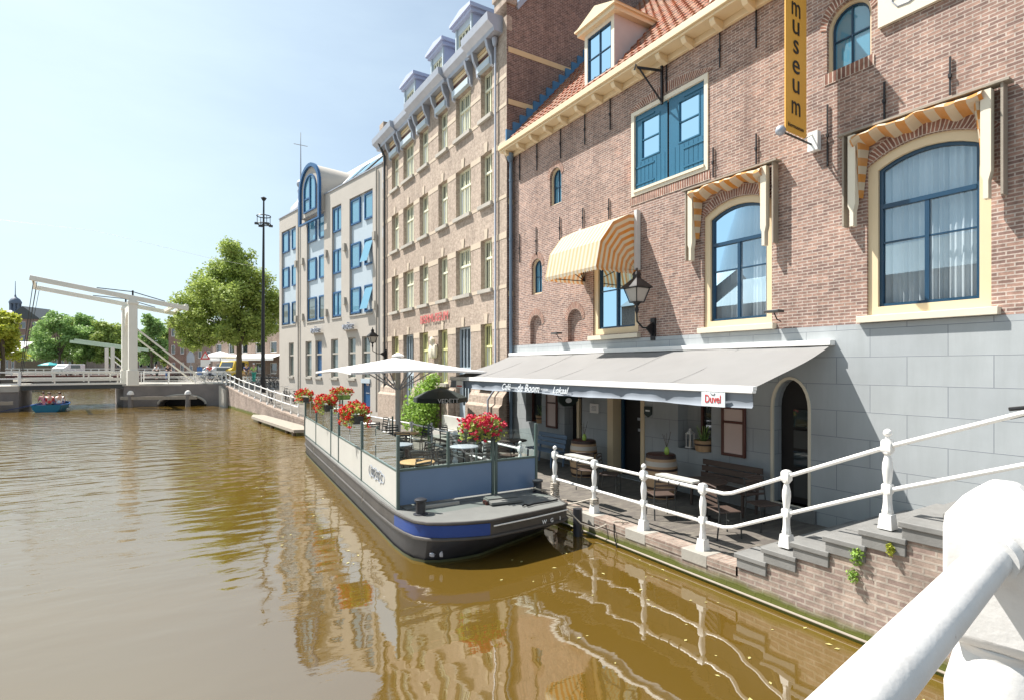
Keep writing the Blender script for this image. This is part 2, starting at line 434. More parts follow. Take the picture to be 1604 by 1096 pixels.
M['glass_sc'] = glass_mat('screen_glass', (0.82, 0.92, 0.90), extra=0.02, ior=1.5)
def darkglass(name, col, rough=0.03, spec=1.0):
    t = Nt(name); t.b.inputs['Base Color'].default_value = (*col, 1); t.b.inputs['Roughness'].default_value = rough
    t.b.inputs['Specular IOR Level'].default_value = spec; t.b.inputs['IOR'].default_value = 1.7
    t.bump(t.noise(1.3, 2), 0.08, 0.02)
    return t.m
M['dglass'] = darkglass('dark_window_glass', (0.02, 0.03, 0.035))
M['bglass'] = darkglass('glass_painted_sky_blue', (0.10, 0.28, 0.40))  # sky reflection put into the glass as a blue base colour
M['lampglass'] = P('milky_lamp_glass', (0.4, 0.38, 0.35), 0.2)

def stripes(name, ca, cb, period):
    t = Nt(name); uv = t.n('UVMap'); sx = t.n('SeparateXYZ'); t.l(uv.outputs[0], sx.inputs[0])
    m1 = t.n('Math', operation='MULTIPLY'); t.l(sx.outputs[0], m1.inputs[0]); m1.inputs[1].default_value = 1/period
    m2 = t.n('Math', operation='FRACT'); t.l(m1.outputs[0], m2.inputs[0])
    m3 = t.n('Math', operation='GREATER_THAN'); t.l(m2.outputs[0], m3.inputs[0]); m3.inputs[1].default_value = 0.5
    c = t.mix(m3.outputs[0], ca, cb)
    c = t.mix(t.ramp(t.noise(2.5, 6), (0.35, 0.0), (0.8, 0.35)), c, (0.7, 0.62, 0.48))
    t.l(c, t.b.inputs['Base Color']); t.b.inputs['Roughness'].default_value = 0.85
    # cloth lets some light through
    tl = t.n('BsdfTranslucent'); t.l(c, tl.inputs['Color']); ms_ = t.n('MixShader'); ms_.inputs[0].default_value = 0.3
    t.l(t.b.outputs[0], ms_.inputs[1]); t.l(tl.outputs[0], ms_.inputs[2]); t.l(ms_.outputs[0], t.o.inputs['Surface'])
    return t.m
M['stripe'] = stripes('orange_striped_awning_cloth', (0.70, 0.60, 0.44), (0.66, 0.25, 0.04), 0.15)
M['stripe_f'] = stripes('faded_striped_awning_cloth', (0.64, 0.60, 0.50), (0.62, 0.45, 0.24), 0.15)
M['stripe_w'] = stripes('wide_striped_awning_cloth', (0.68, 0.58, 0.43), (0.66, 0.27, 0.04), 0.26)

def leafmat(name, a, b, transl=0.35):
    t = Nt(name); oi = t.noise(1.1, 3); c = t.mix(oi, a, b)
    c = t.mix(t.ramp(t.noise(7, 2), (0.4, 0.0), (0.65, 1.0)), c, tuple(min(0.8, x*1.5) for x in b))
    t.l(c, t.b.inputs['Base Color']); t.b.inputs['Roughness'].default_value = 0.6
    tl = t.n('BsdfTranslucent'); t.l(c, tl.inputs['Color']); ms_ = t.n('MixShader'); ms_.inputs[0].default_value = transl
    t.l(t.b.outputs[0], ms_.inputs[1]); t.l(tl.outputs[0], ms_.inputs[2]); t.l(ms_.outputs[0], t.o.inputs['Surface'])
    return t.m
M['leaf'] = leafmat('linden_leaves', (0.15, 0.22, 0.04), (0.33, 0.40, 0.10))
M['leaf_d'] = leafmat('dark_leaves', (0.13, 0.24, 0.07), (0.26, 0.38, 0.12))
M['leaf_y'] = leafmat('yellow_green_leaves', (0.30, 0.34, 0.03), (0.42, 0.44, 0.06))
M['leaf_b'] = leafmat('bright_shrub_leaves', (0.10, 0.22, 0.03), (0.24, 0.36, 0.06))
M['bark'] = P('tree_bark', (0.12, 0.09, 0.06), 0.9, var=0.3, vs=4, bump=0.4)
M['petal'] = P('red_geranium_petals', (0.75, 0.03, 0.025), 0.6, var=0.25, vs=12)
M['petal_p'] = P('pink_red_petals', (0.72, 0.05, 0.10), 0.6, var=0.25, vs=12)
M['fleaf'] = leafmat('geranium_leaves', (0.16, 0.25, 0.04), (0.38, 0.42, 0.10))

def rooftiles():
    t = Nt('red_pantiles'); uv = t.n('UVMap'); sx = t.n('SeparateXYZ'); t.l(uv.outputs[0], sx.inputs[0])
    def wv(o, per, sharp):
        a = t.n('Math', operation='MULTIPLY'); t.l(o, a.inputs[0]); a.inputs[1].default_value = 1/per
        b = t.n('Math', operation='FRACT'); t.l(a.outputs[0], b.inputs[0]); return b.outputs[0]
    a = wv(sx.outputs[0], 0.24, 0); b = wv(sx.outputs[1], 0.27, 0)
    s1 = t.n('Math', operation='MULTIPLY'); t.l(a, s1.inputs[0]); s1.inputs[1].default_value = PI
    s2 = t.n('Math', operation='SINE'); t.l(s1.outputs[0], s2.inputs[0])
    h = t.n('Math', operation='SUBTRACT'); t.l(s2.outputs[0], h.inputs[0])
    bb = t.n('Math', operation='MULTIPLY'); t.l(b, bb.inputs[0]); bb.inputs[1].default_value = 0.6; t.l(bb.outputs[0], h.inputs[1])
    q = t.n('TexBrick', Scale=1.0); q.offset = 0; q.inputs['Brick Width'].default_value = 0.24; q.inputs['Row Height'].default_value = 0.27
    q.inputs['Mortar Size'].default_value = 0.015
    q.inputs['Color1'].default_value = (0.42, 0.14, 0.07, 1); q.inputs['Color2'].default_value = (0.25, 0.09, 0.055, 1); q.inputs['Mortar'].default_value = (0.06, 0.03, 0.02, 1)
    t.l(uv.outputs[0], q.inputs['Vector'])
    c = t.mix(t.ramp(t.noise(2, 6), (0.4, 0), (0.7, 0.6)), q.outputs['Color'], (0.36, 0.26, 0.17))
    t.l(c, t.b.inputs['Base Color']); t.b.inputs['Roughness'].default_value = 0.85
    t.bump(t.noise(25, 4), 0.2, 0.01); return t.m
M['tiles'] = rooftiles()

def cladding():
    t = Nt('painted_stone_cladding'); uv = t.n('UVMap'); mp_ = t.n('Mapping'); mp_.inputs['Location'].default_value = (-4.16+0.545, -2.0+4.65, 0)
    t.l(uv.outputs[0], mp_.inputs[0])
    q = t.n('TexBrick', Scale=1.0); q.inputs['Brick Width'].default_value = 1.09; q.inputs['Row Height'].default_value = 0.465
    q.inputs['Mortar Size'].default_value = 0.006; q.inputs['Mortar Smooth'].default_value = 0.2
    q.inputs['Color1'].default_value = (0.395, 0.42, 0.43, 1); q.inputs['Color2'].default_value = (0.37, 0.395, 0.41, 1); q.inputs['Mortar'].default_value = (0.19, 0.21, 0.235, 1)
    t.l(mp_.outputs[0], q.inputs['Vector'])
    c = t.mix(1.0, q.outputs['Color'], t.ramp(t.noise(0.9, 6), (0.3, 0.88), (0.7, 1.05)), 'MULTIPLY')
    ms2 = t.n('Mapping'); ms2.inputs['Scale'].default_value = (2.5, 2.5, 0.35); t.l(t.coord(), ms2.inputs[0])
    st2 = t.ramp(t.noise(1.6, 8, ms2.outputs[0], 0.65), (0.42, 0.0), (0.72, 0.38)); c = t.mix(st2, c, (0.27, 0.29, 0.29))
    sz2 = t.n('SeparateXYZ'); t.l(t.coord(), sz2.inputs[0]); dz2 = t.n('MapRange'); t.l(sz2.outputs[2], dz2.inputs['Value']); dz2.inputs['From Min'].default_value = 1.3; dz2.inputs['From Max'].default_value = 0.3; dz2.inputs['To Max'].default_value = 0.8
    dm2 = t.n('Math', operation='MULTIPLY'); t.l(dz2.outputs[0], dm2.inputs[0]); t.l(t.noise(2.2, 7), dm2.inputs[1]); c = t.mix(dm2.outputs[0], c, (0.20, 0.23, 0.22))
    t.l(c, t.b.inputs['Base Color']); t.b.inputs['Roughness'].default_value = 0.6
    inv = t.n('Math', operation='SUBTRACT'); inv.inputs[0].default_value = 1.0; t.l(q.outputs['Fac'], inv.inputs[1])
    ad = t.n('Math', operation='MULTIPLY_ADD'); t.l(t.noise(14, 5), ad.inputs[0]); ad.inputs[1].default_value = 0.15; t.l(inv.outputs[0], ad.inputs[2])
    t.bump(ad.outputs[0], 0.4, 0.01); return t.m
M['clad'] = cladding()
def paving():
    t = Nt('street_pavers'); q = t.n('TexBrick', Scale=1.0); q.inputs['Brick Width'].default_value = 0.2; q.inputs['Row Height'].default_value = 0.1
    q.inputs['Mortar Size'].default_value = 0.008
    q.inputs['Color1'].default_value = (0.17, 0.15, 0.125, 1); q.inputs['Color2'].default_value = (0.11, 0.095, 0.085, 1); q.inputs['Mortar'].default_value = (0.12, 0.11, 0.09, 1)
    uv = t.n('UVMap'); t.l(uv.outputs[0], q.inputs['Vector'])
    c = t.mix(1.0, q.outputs['Color'], t.ramp(t.noise(0.8, 6), (0.3, 0.7), (0.7, 1.15)), 'MULTIPLY')
    t.l(c, t.b.inputs['Base Color']); t.b.inputs['Roughness'].default_value = 0.85; t.bump(q.outputs['Fac'], 0.4, -0.006); return t.m
M['pave'] = paving()
def quaybrick():
    # algae tidemark: a real green-brown growth by height above the water
    m = M['brick_q']; t = m.node_tree; b = t.nodes['Principled BSDF']; src = b.inputs['Base Color'].links[0].from_socket
    g = t.nodes.new('ShaderNodeNewGeometry'); sx = t.nodes.new('ShaderNodeSeparateXYZ'); t.links.new(g.outputs['Position'], sx.inputs[0])
    n_ = t.nodes.new('ShaderNodeTexNoise'); n_.inputs['Scale'].default_value = 2.5; n_.inputs['Detail'].default_value = 6; t.links.new(g.outputs['Position'], n_.inputs['Vector'])
    a = t.nodes.new('ShaderNodeMath'); a.operation = 'MULTIPLY_ADD'; t.links.new(n_.outputs['Fac'], a.inputs[0]); a.inputs[1].default_value = -0.22; t.links.new(sx.outputs[2], a.inputs[2])
    r = t.nodes.new('ShaderNodeValToRGB'); r.color_ramp.elements[0].position = 0.0; r.color_ramp.elements[0].color = (1, 1, 1, 1); r.color_ramp.elements[1].position = 0.10; r.color_ramp.elements[1].color = (0, 0, 0, 1)
    t.links.new(a.outputs[0], r.inputs[0])
    x = t.nodes.new('ShaderNodeMix'); x.data_type = 'RGBA'; t.links.new(r.outputs[0], x.inputs['Factor']); t.links.new(src, x.inputs['A']); x.inputs['B'].default_value = (0.10, 0.11, 0.025, 1)
    t.links.new(x.outputs['Result'], b.inputs['Base Color'])
quaybrick()
def water():
    t = Nt('canal_water'); b = t.b
    pos = t.coord()
    # murky body colour
    c = t.mix(t.ramp(t.noise(0.12, 3), (0.35, 0.0), (0.7, 1.0)), (0.115, 0.068, 0.010), (0.095, 0.058, 0.010))
    t.l(c, b.inputs['Base Color']); b.inputs['Roughness'].default_value = 0.02; b.inputs['IOR'].default_value = 3.1; b.inputs['Specular IOR Level'].default_value = 0.5
    mp1 = t.n('Mapping'); mp1.inputs['Rotation'].default_value = (0, 0, R(31.8)); mp1.inputs['Scale'].default_value = (0.75, 1.9, 1); t.l(pos, mp1.inputs[0])
    mp2 = t.n('Mapping'); mp2.inputs['Rotation'].default_value = (0, 0, R(12)); mp2.inputs['Scale'].default_value = (0.5, 0.8, 1); t.l(pos, mp2.inputs[0])
    n1 = t.noise(1.15, 1.5, mp1.outputs[0], 0.5); n2 = t.noise(1.0, 2, mp2.outputs[0], 0.45); n3 = t.noise(9, 2, mp1.outputs[0])
    # the open reach towards the far bridge is choppier than the sheltered water by the quay
    sx = t.n('SeparateXYZ'); t.l(pos, sx.inputs[0])
    wy = t.n('MapRange'); t.l(sx.outputs[1], wy.inputs['Value']); wy.inputs['From Min'].default_value = 5; wy.inputs['From Max'].default_value = 24; wy.inputs['To Min'].default_value = 0.05; wy.inputs['To Max'].default_value = 1.5
    h = t.n('Math', operation='MULTIPLY_ADD'); t.l(n3, h.inputs[0]); h.inputs[1].default_value = 0.07; t.l(n1, h.inputs[2])
    h1 = t.n('Math', operation='MULTIPLY'); t.l(h.outputs[0], h1.inputs[0]); t.l(wy.outputs[0], h1.inputs[1])
    h2 = t.n('Math', operation='MULTIPLY_ADD'); t.l(n2, h2.inputs[0]); h2.inputs[1].default_value = 0.42; t.l(h1.outputs[0], h2.inputs[2])
    t.bump(h2.outputs[0], 1.0, 0.05)
    return t.m
M['water'] = water()

_txt = {}
def text_obj(s, size, mat, parent, name, loc, rot, extrude=0.004, align='CENTER', W=False, xs=1.0, shear=0.0, sy=1.0, spacing=1.0):
    cu = bpy.data.curves.new('t', 'FONT'); cu.body = s; cu.size = size; cu.extrude = extrude; cu.align_x = align; cu.align_y = 'CENTER'
    cu.shear = shear; cu.resolution_u = 3; cu.space_character = spacing
    tmp = bpy.data.objects.new('t', cu); sc.collection.objects.link(tmp)
    dg = bpy.context.evaluated_depsgraph_get(); me = bpy.data.meshes.new_from_object(tmp.evaluated_get(dg))
    bpy.data.objects.remove(tmp); me.name = name
    Mx = Matrix.Translation(loc) @ rot @ Matrix.Diagonal((xs, sy, 1, 1))
    if W and parent is not None:
        off = Vector((0, 0, 0)); q = parent
        while q is not None: off += q.location; q = q.parent
        Mx = Matrix.Translation(-off) @ Mx
    me.transform(Mx); me.materials.clear(); me.materials.append(mat)
    o = bpy.data.objects.new(name, me); sc.collection.objects.link(o)
    if parent is not None: o.parent = parent
    return o
ROT_FACADE = Matrix(((0, 0, -1, 0), (-1, 0, 0, 0), (0, 1, 0, 0), (0, 0, 0, 1)))   # text readable from -X, running towards -Y
ROT_FRONT = Matrix(((1, 0, 0, 0), (0, 0, -1, 0), (0, 1, 0, 0), (0, 0, 0, 1)))     # text readable from -Y
# ============================================================ THE SETTING
def struct(name, mb, mat, **k):
    o = mb.build(name, mat, **k); o['kind'] = 'structure'; return o
QZ = [(-5, 0.38), (24, 0.38), (35, 0.74), (46, 1.3), (53, 1.82), (60, 1.85), (400, 1.85)]
QX = [(-5, 6.85), (18, 6.85), (35, 5.35), (46, 4.45), (53, 3.85)]
def qz(y): return pw(QZ, y)
def qx(y): return pw(QX, y)
mb = MB(); mb.add([(-400, -60, 0), (400, -60, 0), (400, 400, 0), (-400, 400, 0)], [(0, 1, 2, 3)])
struct('water', mb, M['water'], smooth=False)
# quay paving from the steps to the lifting bridge
ys = [4.6, 9, 14, 18, 24, 28, 32, 35, 38, 42, 46, 49.5, 53]
mb = MB(); vs = []
for y in ys: vs += [(qx(y)+0.30, y, qz(y)), (16 if y > 29 else 9.97, y, qz(y))]
mb.add(vs, [(2*i, 2*i+1, 2*i+3, 2*i+2) for i in range(len(ys)-1)])
struct('quay_pavement', mb, M['pave'], smooth=False)
# street beyond the bridge, right and left banks, far shore
mb = MB(); mb.add([(4.0, 53, 1.83), (60, 53, 1.83), (60, 130, 1.83), (1.5, 130, 1.83), (1.5, 62, 1.83)], [(0, 1, 2, 3, 4)])
mb.add([(1.5, 62, 1.83), (1.5, 130, 1.83), (1.5, 130, -0.5), (1.5, 62, -0.5)], [(0, 1, 2, 3)])
struct('street', mb, M['pave'], smooth=False)
mb = MB(); mb.box((-90, 55.3, -0.5), (-22, 130, 1.8))
struct('left_bank', mb, M['pave'], smooth=False)
mb = MB(); mb.box((-200, 124, -0.5), (300, 398, 1.75))
struct('far_ground', mb, M['pave'], smooth=False)

# ---- quay wall, its coping, and the stepped end by the near bridge
qw = thing('quay_wall', 'brick quay wall with stone blocks in its coping along the right side of the canal', 'quay wall', (6.85, 9, 0))
mb = MB(); yy = [2.0, 5, 9, 14, 18, 24, 28, 32, 35, 38, 42, 46, 49.5, 53]
for a, b in zip(yy, yy[1:]):
    mb.add([(qx(a), a, -0.6), (qx(b), b, -0.6), (qx(b), b, qz(b)-0.12), (qx(a), a, qz(a)-0.12)], [(0, 1, 2, 3)])
mb.build('wall', M['brick_q'], qw, W=True, smooth=False)
mb = MB()
for a, b in zip(yy[1:], yy[2:]):
    mb.add([(qx(a)-0.01, a, qz(a)-0.12), (qx(b)-0.01, b, qz(b)-0.12), (qx(b)-0.01, b, qz(b)+0.01), (qx(a)-0.01, a, qz(a)+0.01),
            (qx(b)+0.31, b, qz(b)+0.01), (qx(a)+0.31, a, qz(a)+0.01)], [(0, 1, 2, 3), (3, 2, 4, 5)])
mb.build('brick_coping', brick('coping_brick', (0.36, 0.28, 0.23), (0.28, 0.205, 0.17), (0.36, 0.32, 0.27), bw=0.3, rh=0.068, ms=0.01, var=0.2, off=(0, 0)), qw, W=True, smooth=False)
POSTY = [9.62, 8.32, 7.0, 5.74]
for y in POSTY+[11.3, 12.9, 14.5, 16.1, 17.7, 20, 22, 24]:
    mb = MB(); x = qx(y); mb.box((x-0.014, y-0.24, qz(y)-0.16), (x+0.33, y+0.24, qz(y)+0.016))
    mb.build('stone_block', M['coping'], qw, W=True, bevel=0.008)
mb = MB(); mb.tube([(6.84, 2.0, 0.05), (6.83, 6, 0.055), (6.84, 12, 0.06), (6.84, 18, 0.06)], 0.016, 6)
mb.build('waterline_beam', M['woodg'], qw, W=True)

# stairs from the quay up to the near bridge
st = thing('stone_stairs', 'grey stone stairs climbing from the quay to the near bridge beside the pale wall', 'stairs', (8.4, 3.4, 0.38))
NST = 8
mb = MB(); mt = MB(); mf = MB()
for k in range(NST):
    y1 = 4.97-0.415*k; y0 = y1-0.415 if k < NST-1 else -3.0
    z = 0.59+0.187*k
    mt.box((7.12, y0-0.0, z-0.06), (9.955, y1+0.03, z)); mf.box((7.12, y0, -0.5), (9.95, y1, z-0.06))
mt.build('treads', M['stoneg'], st, W=True, bevel=0.006); mf.build('risers', M['coping'], st, W=True, smooth=False)
# parapet of the stairs: brick wall carrying stone slabs
sw = thing('stair_wall', 'brick stair wall topped by stepped grey stone slabs above the water', 'wall', (6.95, 3.4, 0))
mb = MB()
for k in range(NST):
    y1 = 4.97-0.415*k; y0 = y1-0.415 if k < NST-1 else 1.2
    z = 0.59+0.187*k-0.20
    mb.add([(6.845, y0, -0.6), (6.845, y1, -0.6), (6.845, y1, z+0.05), (6.845, y0, z+0.05)], [(0, 1, 2, 3)])
    mb.add([(6.845, y1, z-0.25), (7.15, y1, z-0.25), (7.15, y1, z+0.05), (6.845, y1, z+0.05)], [(0, 1, 2, 3)])
mb.build('wall', M['brick_q'], sw, W=True, smooth=False)
for k in range(NST):
    y1 = 4.97-0.415*k; y0 = y1-0.46 if k < NST-1 else 1.2
    z = 0.59+0.187*k
    mb = MB(); mb.box((6.80, y0, z-0.055), (7.34, y1+0.035, z+0.012)); mb.box((6.82, y0+0.01, z-0.19), (7.3, y1+0.005, z-0.05))
    mb.build('slab', M['stoneg'], sw, W=True, bevel=0.01)
# near bridge: abutment, deck (under the photographer) and its railing
mb = MB(); mb.add([(6.85, 1.25, -0.6), (6.85, 1.25, 1.84), (10, 1.25, 1.84), (10, 1.25, -0.6)], [(0, 1, 2, 3)])
nb = thing('near_bridge', 'brick abutment and deck of the bridge the picture is taken from', 'bridge', (1.3, -1, 0))
d = Vector((math.cos(R(8.5)), math.sin(R(8.5)), 0)); nrm = Vector((-d.y, d.x, 0))
pc = Vector((1.345, 0.40, 0))
mb.build('abutment', M['brick_q'], nb, W=True, smooth=False)
mb = MB(); a0 = pc-d*14-nrm*0.03; a1 = pc+d*5.8-nrm*0.03
def hb(p, q, z0, z1, back):
    P_ = [p, q, q-nrm*back, p-nrm*back]
    mb.add([(x.x, x.y, z0) for x in P_]+[(x.x, x.y, z1) for x in P_], [(0, 3, 2, 1), (4, 5, 6, 7), (0, 1, 5, 4), (1, 2, 6, 5), (2, 3, 7, 6), (3, 0, 4, 7)])
hb(a0, a1, 1.5, 1.9, 7.0)
mb.build('deck', M['pave'], nb, W=True, smooth=False)

# ---- cast-iron rail posts
def post_mb(mb, H=1.1, ball=True, s=1.0):
    # square plinth, turned baluster, square head (local coordinates, base at 0)
    mb.lathe([(0.108*s, 0), (0.105*s, 0.02), (0.085*s, 0.17)], n=4, rot=PI/4)
    mb.lathe([(0.055*s, 0.168), (0.06*s, 0.2), (0.052*s, 0.23), (0.045*s, 0.3), (0.045*s, 0.39), (0.052*s, 0.41)], n=8, rot=PI/8)
    mb.lathe([(0.06*s, 0.405), (0.068*s, 0.42), (0.068*s, 0.50), (0.06*s, 0.515)], n=4, rot=PI/4)
    mb.lathe([(0.035*s, 0.51), (0.042*s, 0.55), (0.055*s, 0.68), (0.052*s, 0.75), (0.034*s, 0.83), (0.03*s, 0.85), (0.05*s, 0.87), (0.05*s, 0.885)], n=12)
    mb.lathe([(0.062*s, 0.88), (0.075*s, 0.90), (0.075*s, 1.0), (0.06*s, 1.02), (0.03*s, 1.035)], n=4, rot=PI/4)
    if ball:
        mb.lathe([(0.02*s, 1.03), (0.025*s, 1.05), (0.018*s, 1.06), (0.04*s, 1.08), (0.046*s, 1.1), (0.038*s, 1.13), (0.012*s, 1.15)], n=12)
rail = thing('quay_railing', 'white iron railing with turned posts along the cafe terrace and up the stairs', 'railing', (7.05, 7, 0.38))
posts = [(9.62, 0.38, True), (8.32, 0.38, False), (7.0, 0.38, True), (5.74, 0.38, False), (4.37, 0.80, False), (3.14, 1.35, True), (1.75, 1.9, False)]
for y, z, b in posts:
    mb = MB(); post_mb(mb, ball=b); mb.v = [(x+7.05, y_+y, z_+z+0.012) for x, y_, z_ in mb.v]
    mb.build('post', M['white'], rail, W=True, bevel=0.003)
def rz_(y, h): return pw([(1.75, 1.9+h+0.0), (3.14, 1.35+h), (4.37, 0.80+h), (5.05, 0.49+h), (5.3, 0.38+h), (5.5, 0.38+h), (9.6, 0.38+h)], y)
for h in (0.955, 0.45):
    mb = MB(); mb.tube([(7.05, y, rz_(y, h)) for y in (9.62, 7, 5.5, 5.36, 5.22, 5.08, 4.94, 4.37, 3.14, 1.75)], 0.027, 10)
    mb.build('rail', M['white'], rail, W=True)

rail2 = thing('quay_railing', 'white iron railing on the quay edge behind the terrace barge', 'railing', (6.6, 20, 0.38))
ry = [11.0, 12.75, 14.5, 16.2, 17.9, 19.7, 21.5, 23.3, 25.1, 26.9, 28.6]
for i, y in enumerate(ry):
    mb = MB(); post_mb(mb, ball=(i % 3 == 0)); mb.v = [(a+qx(y)+0.2, b+y, c*0.95+qz(y)+0.012) for a, b, c in mb.v]
    mb.build('post', M['white'], rail2, W=True)
for h in (0.92, 0.43):
    mb = MB(); mb.tube([(qx(y)+0.2, y, qz(y)+h) for y in ry], 0.026, 8); mb.build('rail', M['white'], rail2, W=True)
rail3 = thing('slope_railing', 'white railing with thin round posts curving up the ramp to the lifting bridge', 'railing', (5, 40, 0.9))
ry = [31.0, 32.4, 34.2, 36.0, 37.8, 39.6, 41.4, 43.2, 45.0, 46.8, 48.6, 50.4, 52.2]
for y in ry:
    mb = MB(); x = qx(y)+0.15; z = qz(y); mb.lathe([(0.07, 0), (0.06, 0.12), (0.04, 0.14), (0.04, 0.5), (0.055, 0.52), (0.055, 0.58), (0.04, 0.6), (0.04, 0.92), (0.055, 0.95), (0.05, 1.03), (0.02, 1.06)], (x, y, z), n=8)
    mb.build('post', M['white'], rail3, W=True)
for h in (0.95, 0.5):
    mb = MB(); mb.tube([(qx(y)+0.15, y, qz(y)+h) for y in ry], 0.03, 8); mb.build('rail', M['white'], rail3, W=True)

# foreground: bridge railing, post and tube
fr = thing('bridge_railing', 'thick white painted bridge rail ending in a large square-headed post close to the camera', 'railing', (1.33, 0.4, 1.9))
mb = MB(); c = Vector((1.345, 0.40, 1.9)); 
Mz = Matrix.Translation(c) @ Matrix.Rotation(R(8.5), 4, 'Z')
def lz(mb_, prof, n, rot, **k):
    m2 = MB(); m2.lathe(prof, n=n, rot=rot); mb_.add([Mz @ Vector(p) for p in m2.v], m2.f)
q = 1.24
lz(mb, [(0.078*q, 0.80), (0.089*q, 0.815), (0.089*q, 1.015), (0.086*q, 1.04), (0.06*q, 1.075), (0.02*q, 1.105)], 4, PI/4)
lz(mb, [(0.095, 0.0), (0.09, 0.1), (0.08, 0.2), (0.07, 0.4), (0.074, 0.55), (0.088, 0.64), (0.090, 0.70), (0.072, 0.775), (0.066, 0.79), (0.075, 0.802)], 24, 0)
fp = mb.build('post', M['white_old'], fr, W=True, smooth=True, ang=28, bevel=0.008)
mb = MB(); zc = 2.885
mb.tube([(c-d*9)+Vector((0, 0, zc-1.9)), c-d*0.3+Vector((0, 0, zc-1.9)), c-d*0.085+Vector((0, 0, zc-1.9))], 0.031, 24)
mb.tube([c+d*0.085+Vector((0, 0, zc-1.9)), c+d*3.5+Vector((0, 0, zc-1.9))], 0.031, 24)
mb.build('rail', M['white_old'], fr, W=True)
mb = MB(); mb.tube([(c-d*0.135)+Vector((0, 0, zc-1.9)), c-d*0.08+Vector((0, 0, zc-1.9))], 0.040, 24)
mb.build('rail_socket', M['white_old'], fr, W=True)

# ============================================================ MUSEUM
FX = 10.0
def ff(X):                                     # facade plane mapping: a=Y, b=Z, depth goes into the building
    return lambda a, b, dd: (X+dd, a, b)
fF = ff(FX)
mus = thing('museum_building', 'old brick canal house with pale painted ground floor and red tiled roof on the right', 'building', (12, 6, 0.4))
A_ = arch(3.11, 4.07, 4.77, 6.58, 0.25); B_ = arch(6.5, 4.07, 8.12, 6.5, 0.25); C_ = rect(10.12, 4.1, 11.86, 6.55)
S_ = rect(7.99, 7.52, 10.34, 9.64)
TR = arch(4.7, 8.4, 5.44, 9.22, 0.36); s1 = arch(13.32, 8.16, 13.9, 9.0, 0.29); s2 = arch(14.33, 5.55, 14.92, 6.40, 0.29)
n1 = arch(14.33, 3.96, 15.0, 4.55, 0.335); n2 = arch(12.33, 3.96, 13.0, 4.57, 0.335)
wall_mesh(rect(-5, 3.95, 16.075, 10.75), [A_, B_, C_, S_, TR, s1, s2, n1, n2], fF, 0.22).build('brick_facade', M['brick_m'], mus, W=True, smooth=False)
for nm in (n1, n2):
    mb = MB(); V = [(10.12, a, b) for a, b in nm]; mb.add(V, [tuple(range(len(V)))]); mb.build('blind_niche', M['brick_m'], mus, W=True, smooth=False)
# end wall facing the camera side is out of frame; ground floor cladding
w1 = rect(14.3, 1.45, 15.2, 2.75); rc = rect(12.3, 0.4, 13.12, 2.85); dr = rect(9.9, 0.4, 11.16, 2.8)
w3 = rect(7.89, 1.38, 8.82, 2.6); ad = arch(5.74, 0.62, 6.46, 2.45, 0.56, 12)
# pointed-ish arch
wall_mesh(rect(-5, 0.3, 16.07, 3.95), [w1, rc, dr, w3, ad], ff(9.965), 0.34).build('painted_ground_floor', M['clad'], mus, W=True, smooth=False)
mb = MB(); mb.box((9.93, 3.945, 3.90), (9.995, 3.955, 3.91))
mb = MB(); mb.add([(9.966, -5, 3.952), (10.01, -5, 3.952), (10.01, 16.07, 3.952), (9.966, 16.07, 3.952)], [(0, 1, 2, 3)]); mb.build('cladding_top', M['lead'], mus, W=True)
# soldier courses over openings
def brick_arch(loop_fn, z0, pts, h, X=9.992):
    pass
def arch_course(a0, a1, spring, rise, h, name='brick_arch', X=9.988, n=12):
    lo = arch(a0, 0, a1, spring, rise, n)[2:]; hi = arch(a0-h*0.6, 0, a1+h*0.6, spring+h*0.25, rise+h*0.75, n)[2:]
    mb = MB(); L = 0
    for i in range(len(lo)-1):
        L1 = L+math.dist(hi[i], hi[i+1]); 
        mb.add([(X, *lo[i]), (X, *lo[i+1]), (X, *hi[i+1]), (X, *hi[i])], [(0, 1, 2, 3)], [[(L, 0), (L1, 0), (L1, h), (L, h)]]); L = L1
    o = mb.build(name, M['brick_arch'], mus, W=True, smooth=False)
arch_course(3.11, 4.77, 6.58, 0.25, 0.24); arch_course(6.5, 8.12, 6.5, 0.25, 0.24)
arch_course(4.7, 5.44, 9.22, 0.36, 0.2); arch_course(13.32, 13.9, 9.0, 0.29, 0.2); arch_course(14.33, 14.92, 6.40, 0.29, 0.2)
arch_course(14.33, 15.0, 4.55, 0.335, 0.2); arch_course(12.33, 13.0, 4.57, 0.335, 0.2)
arch_course(7.99, 10.34, 9.645, 0.06, 0.24)
for (a, b, z) in ((7.99, 10.34, 7.3), (4.7, 5.44, 8.25)):
    mb = MB(); mb.add([(9.986, a-0.05, z), (9.986, b+0.05, z), (9.986, b+0.05, z+0.2), (9.986, a-0.05, z+0.2)], [(0, 1, 2, 3)], [[(a, 0), (b, 0), (b, 0.2), (a, 0.2)]])
    mb.build('soldier_sill', M['brick_arch'], mus, W=True, smooth=False)

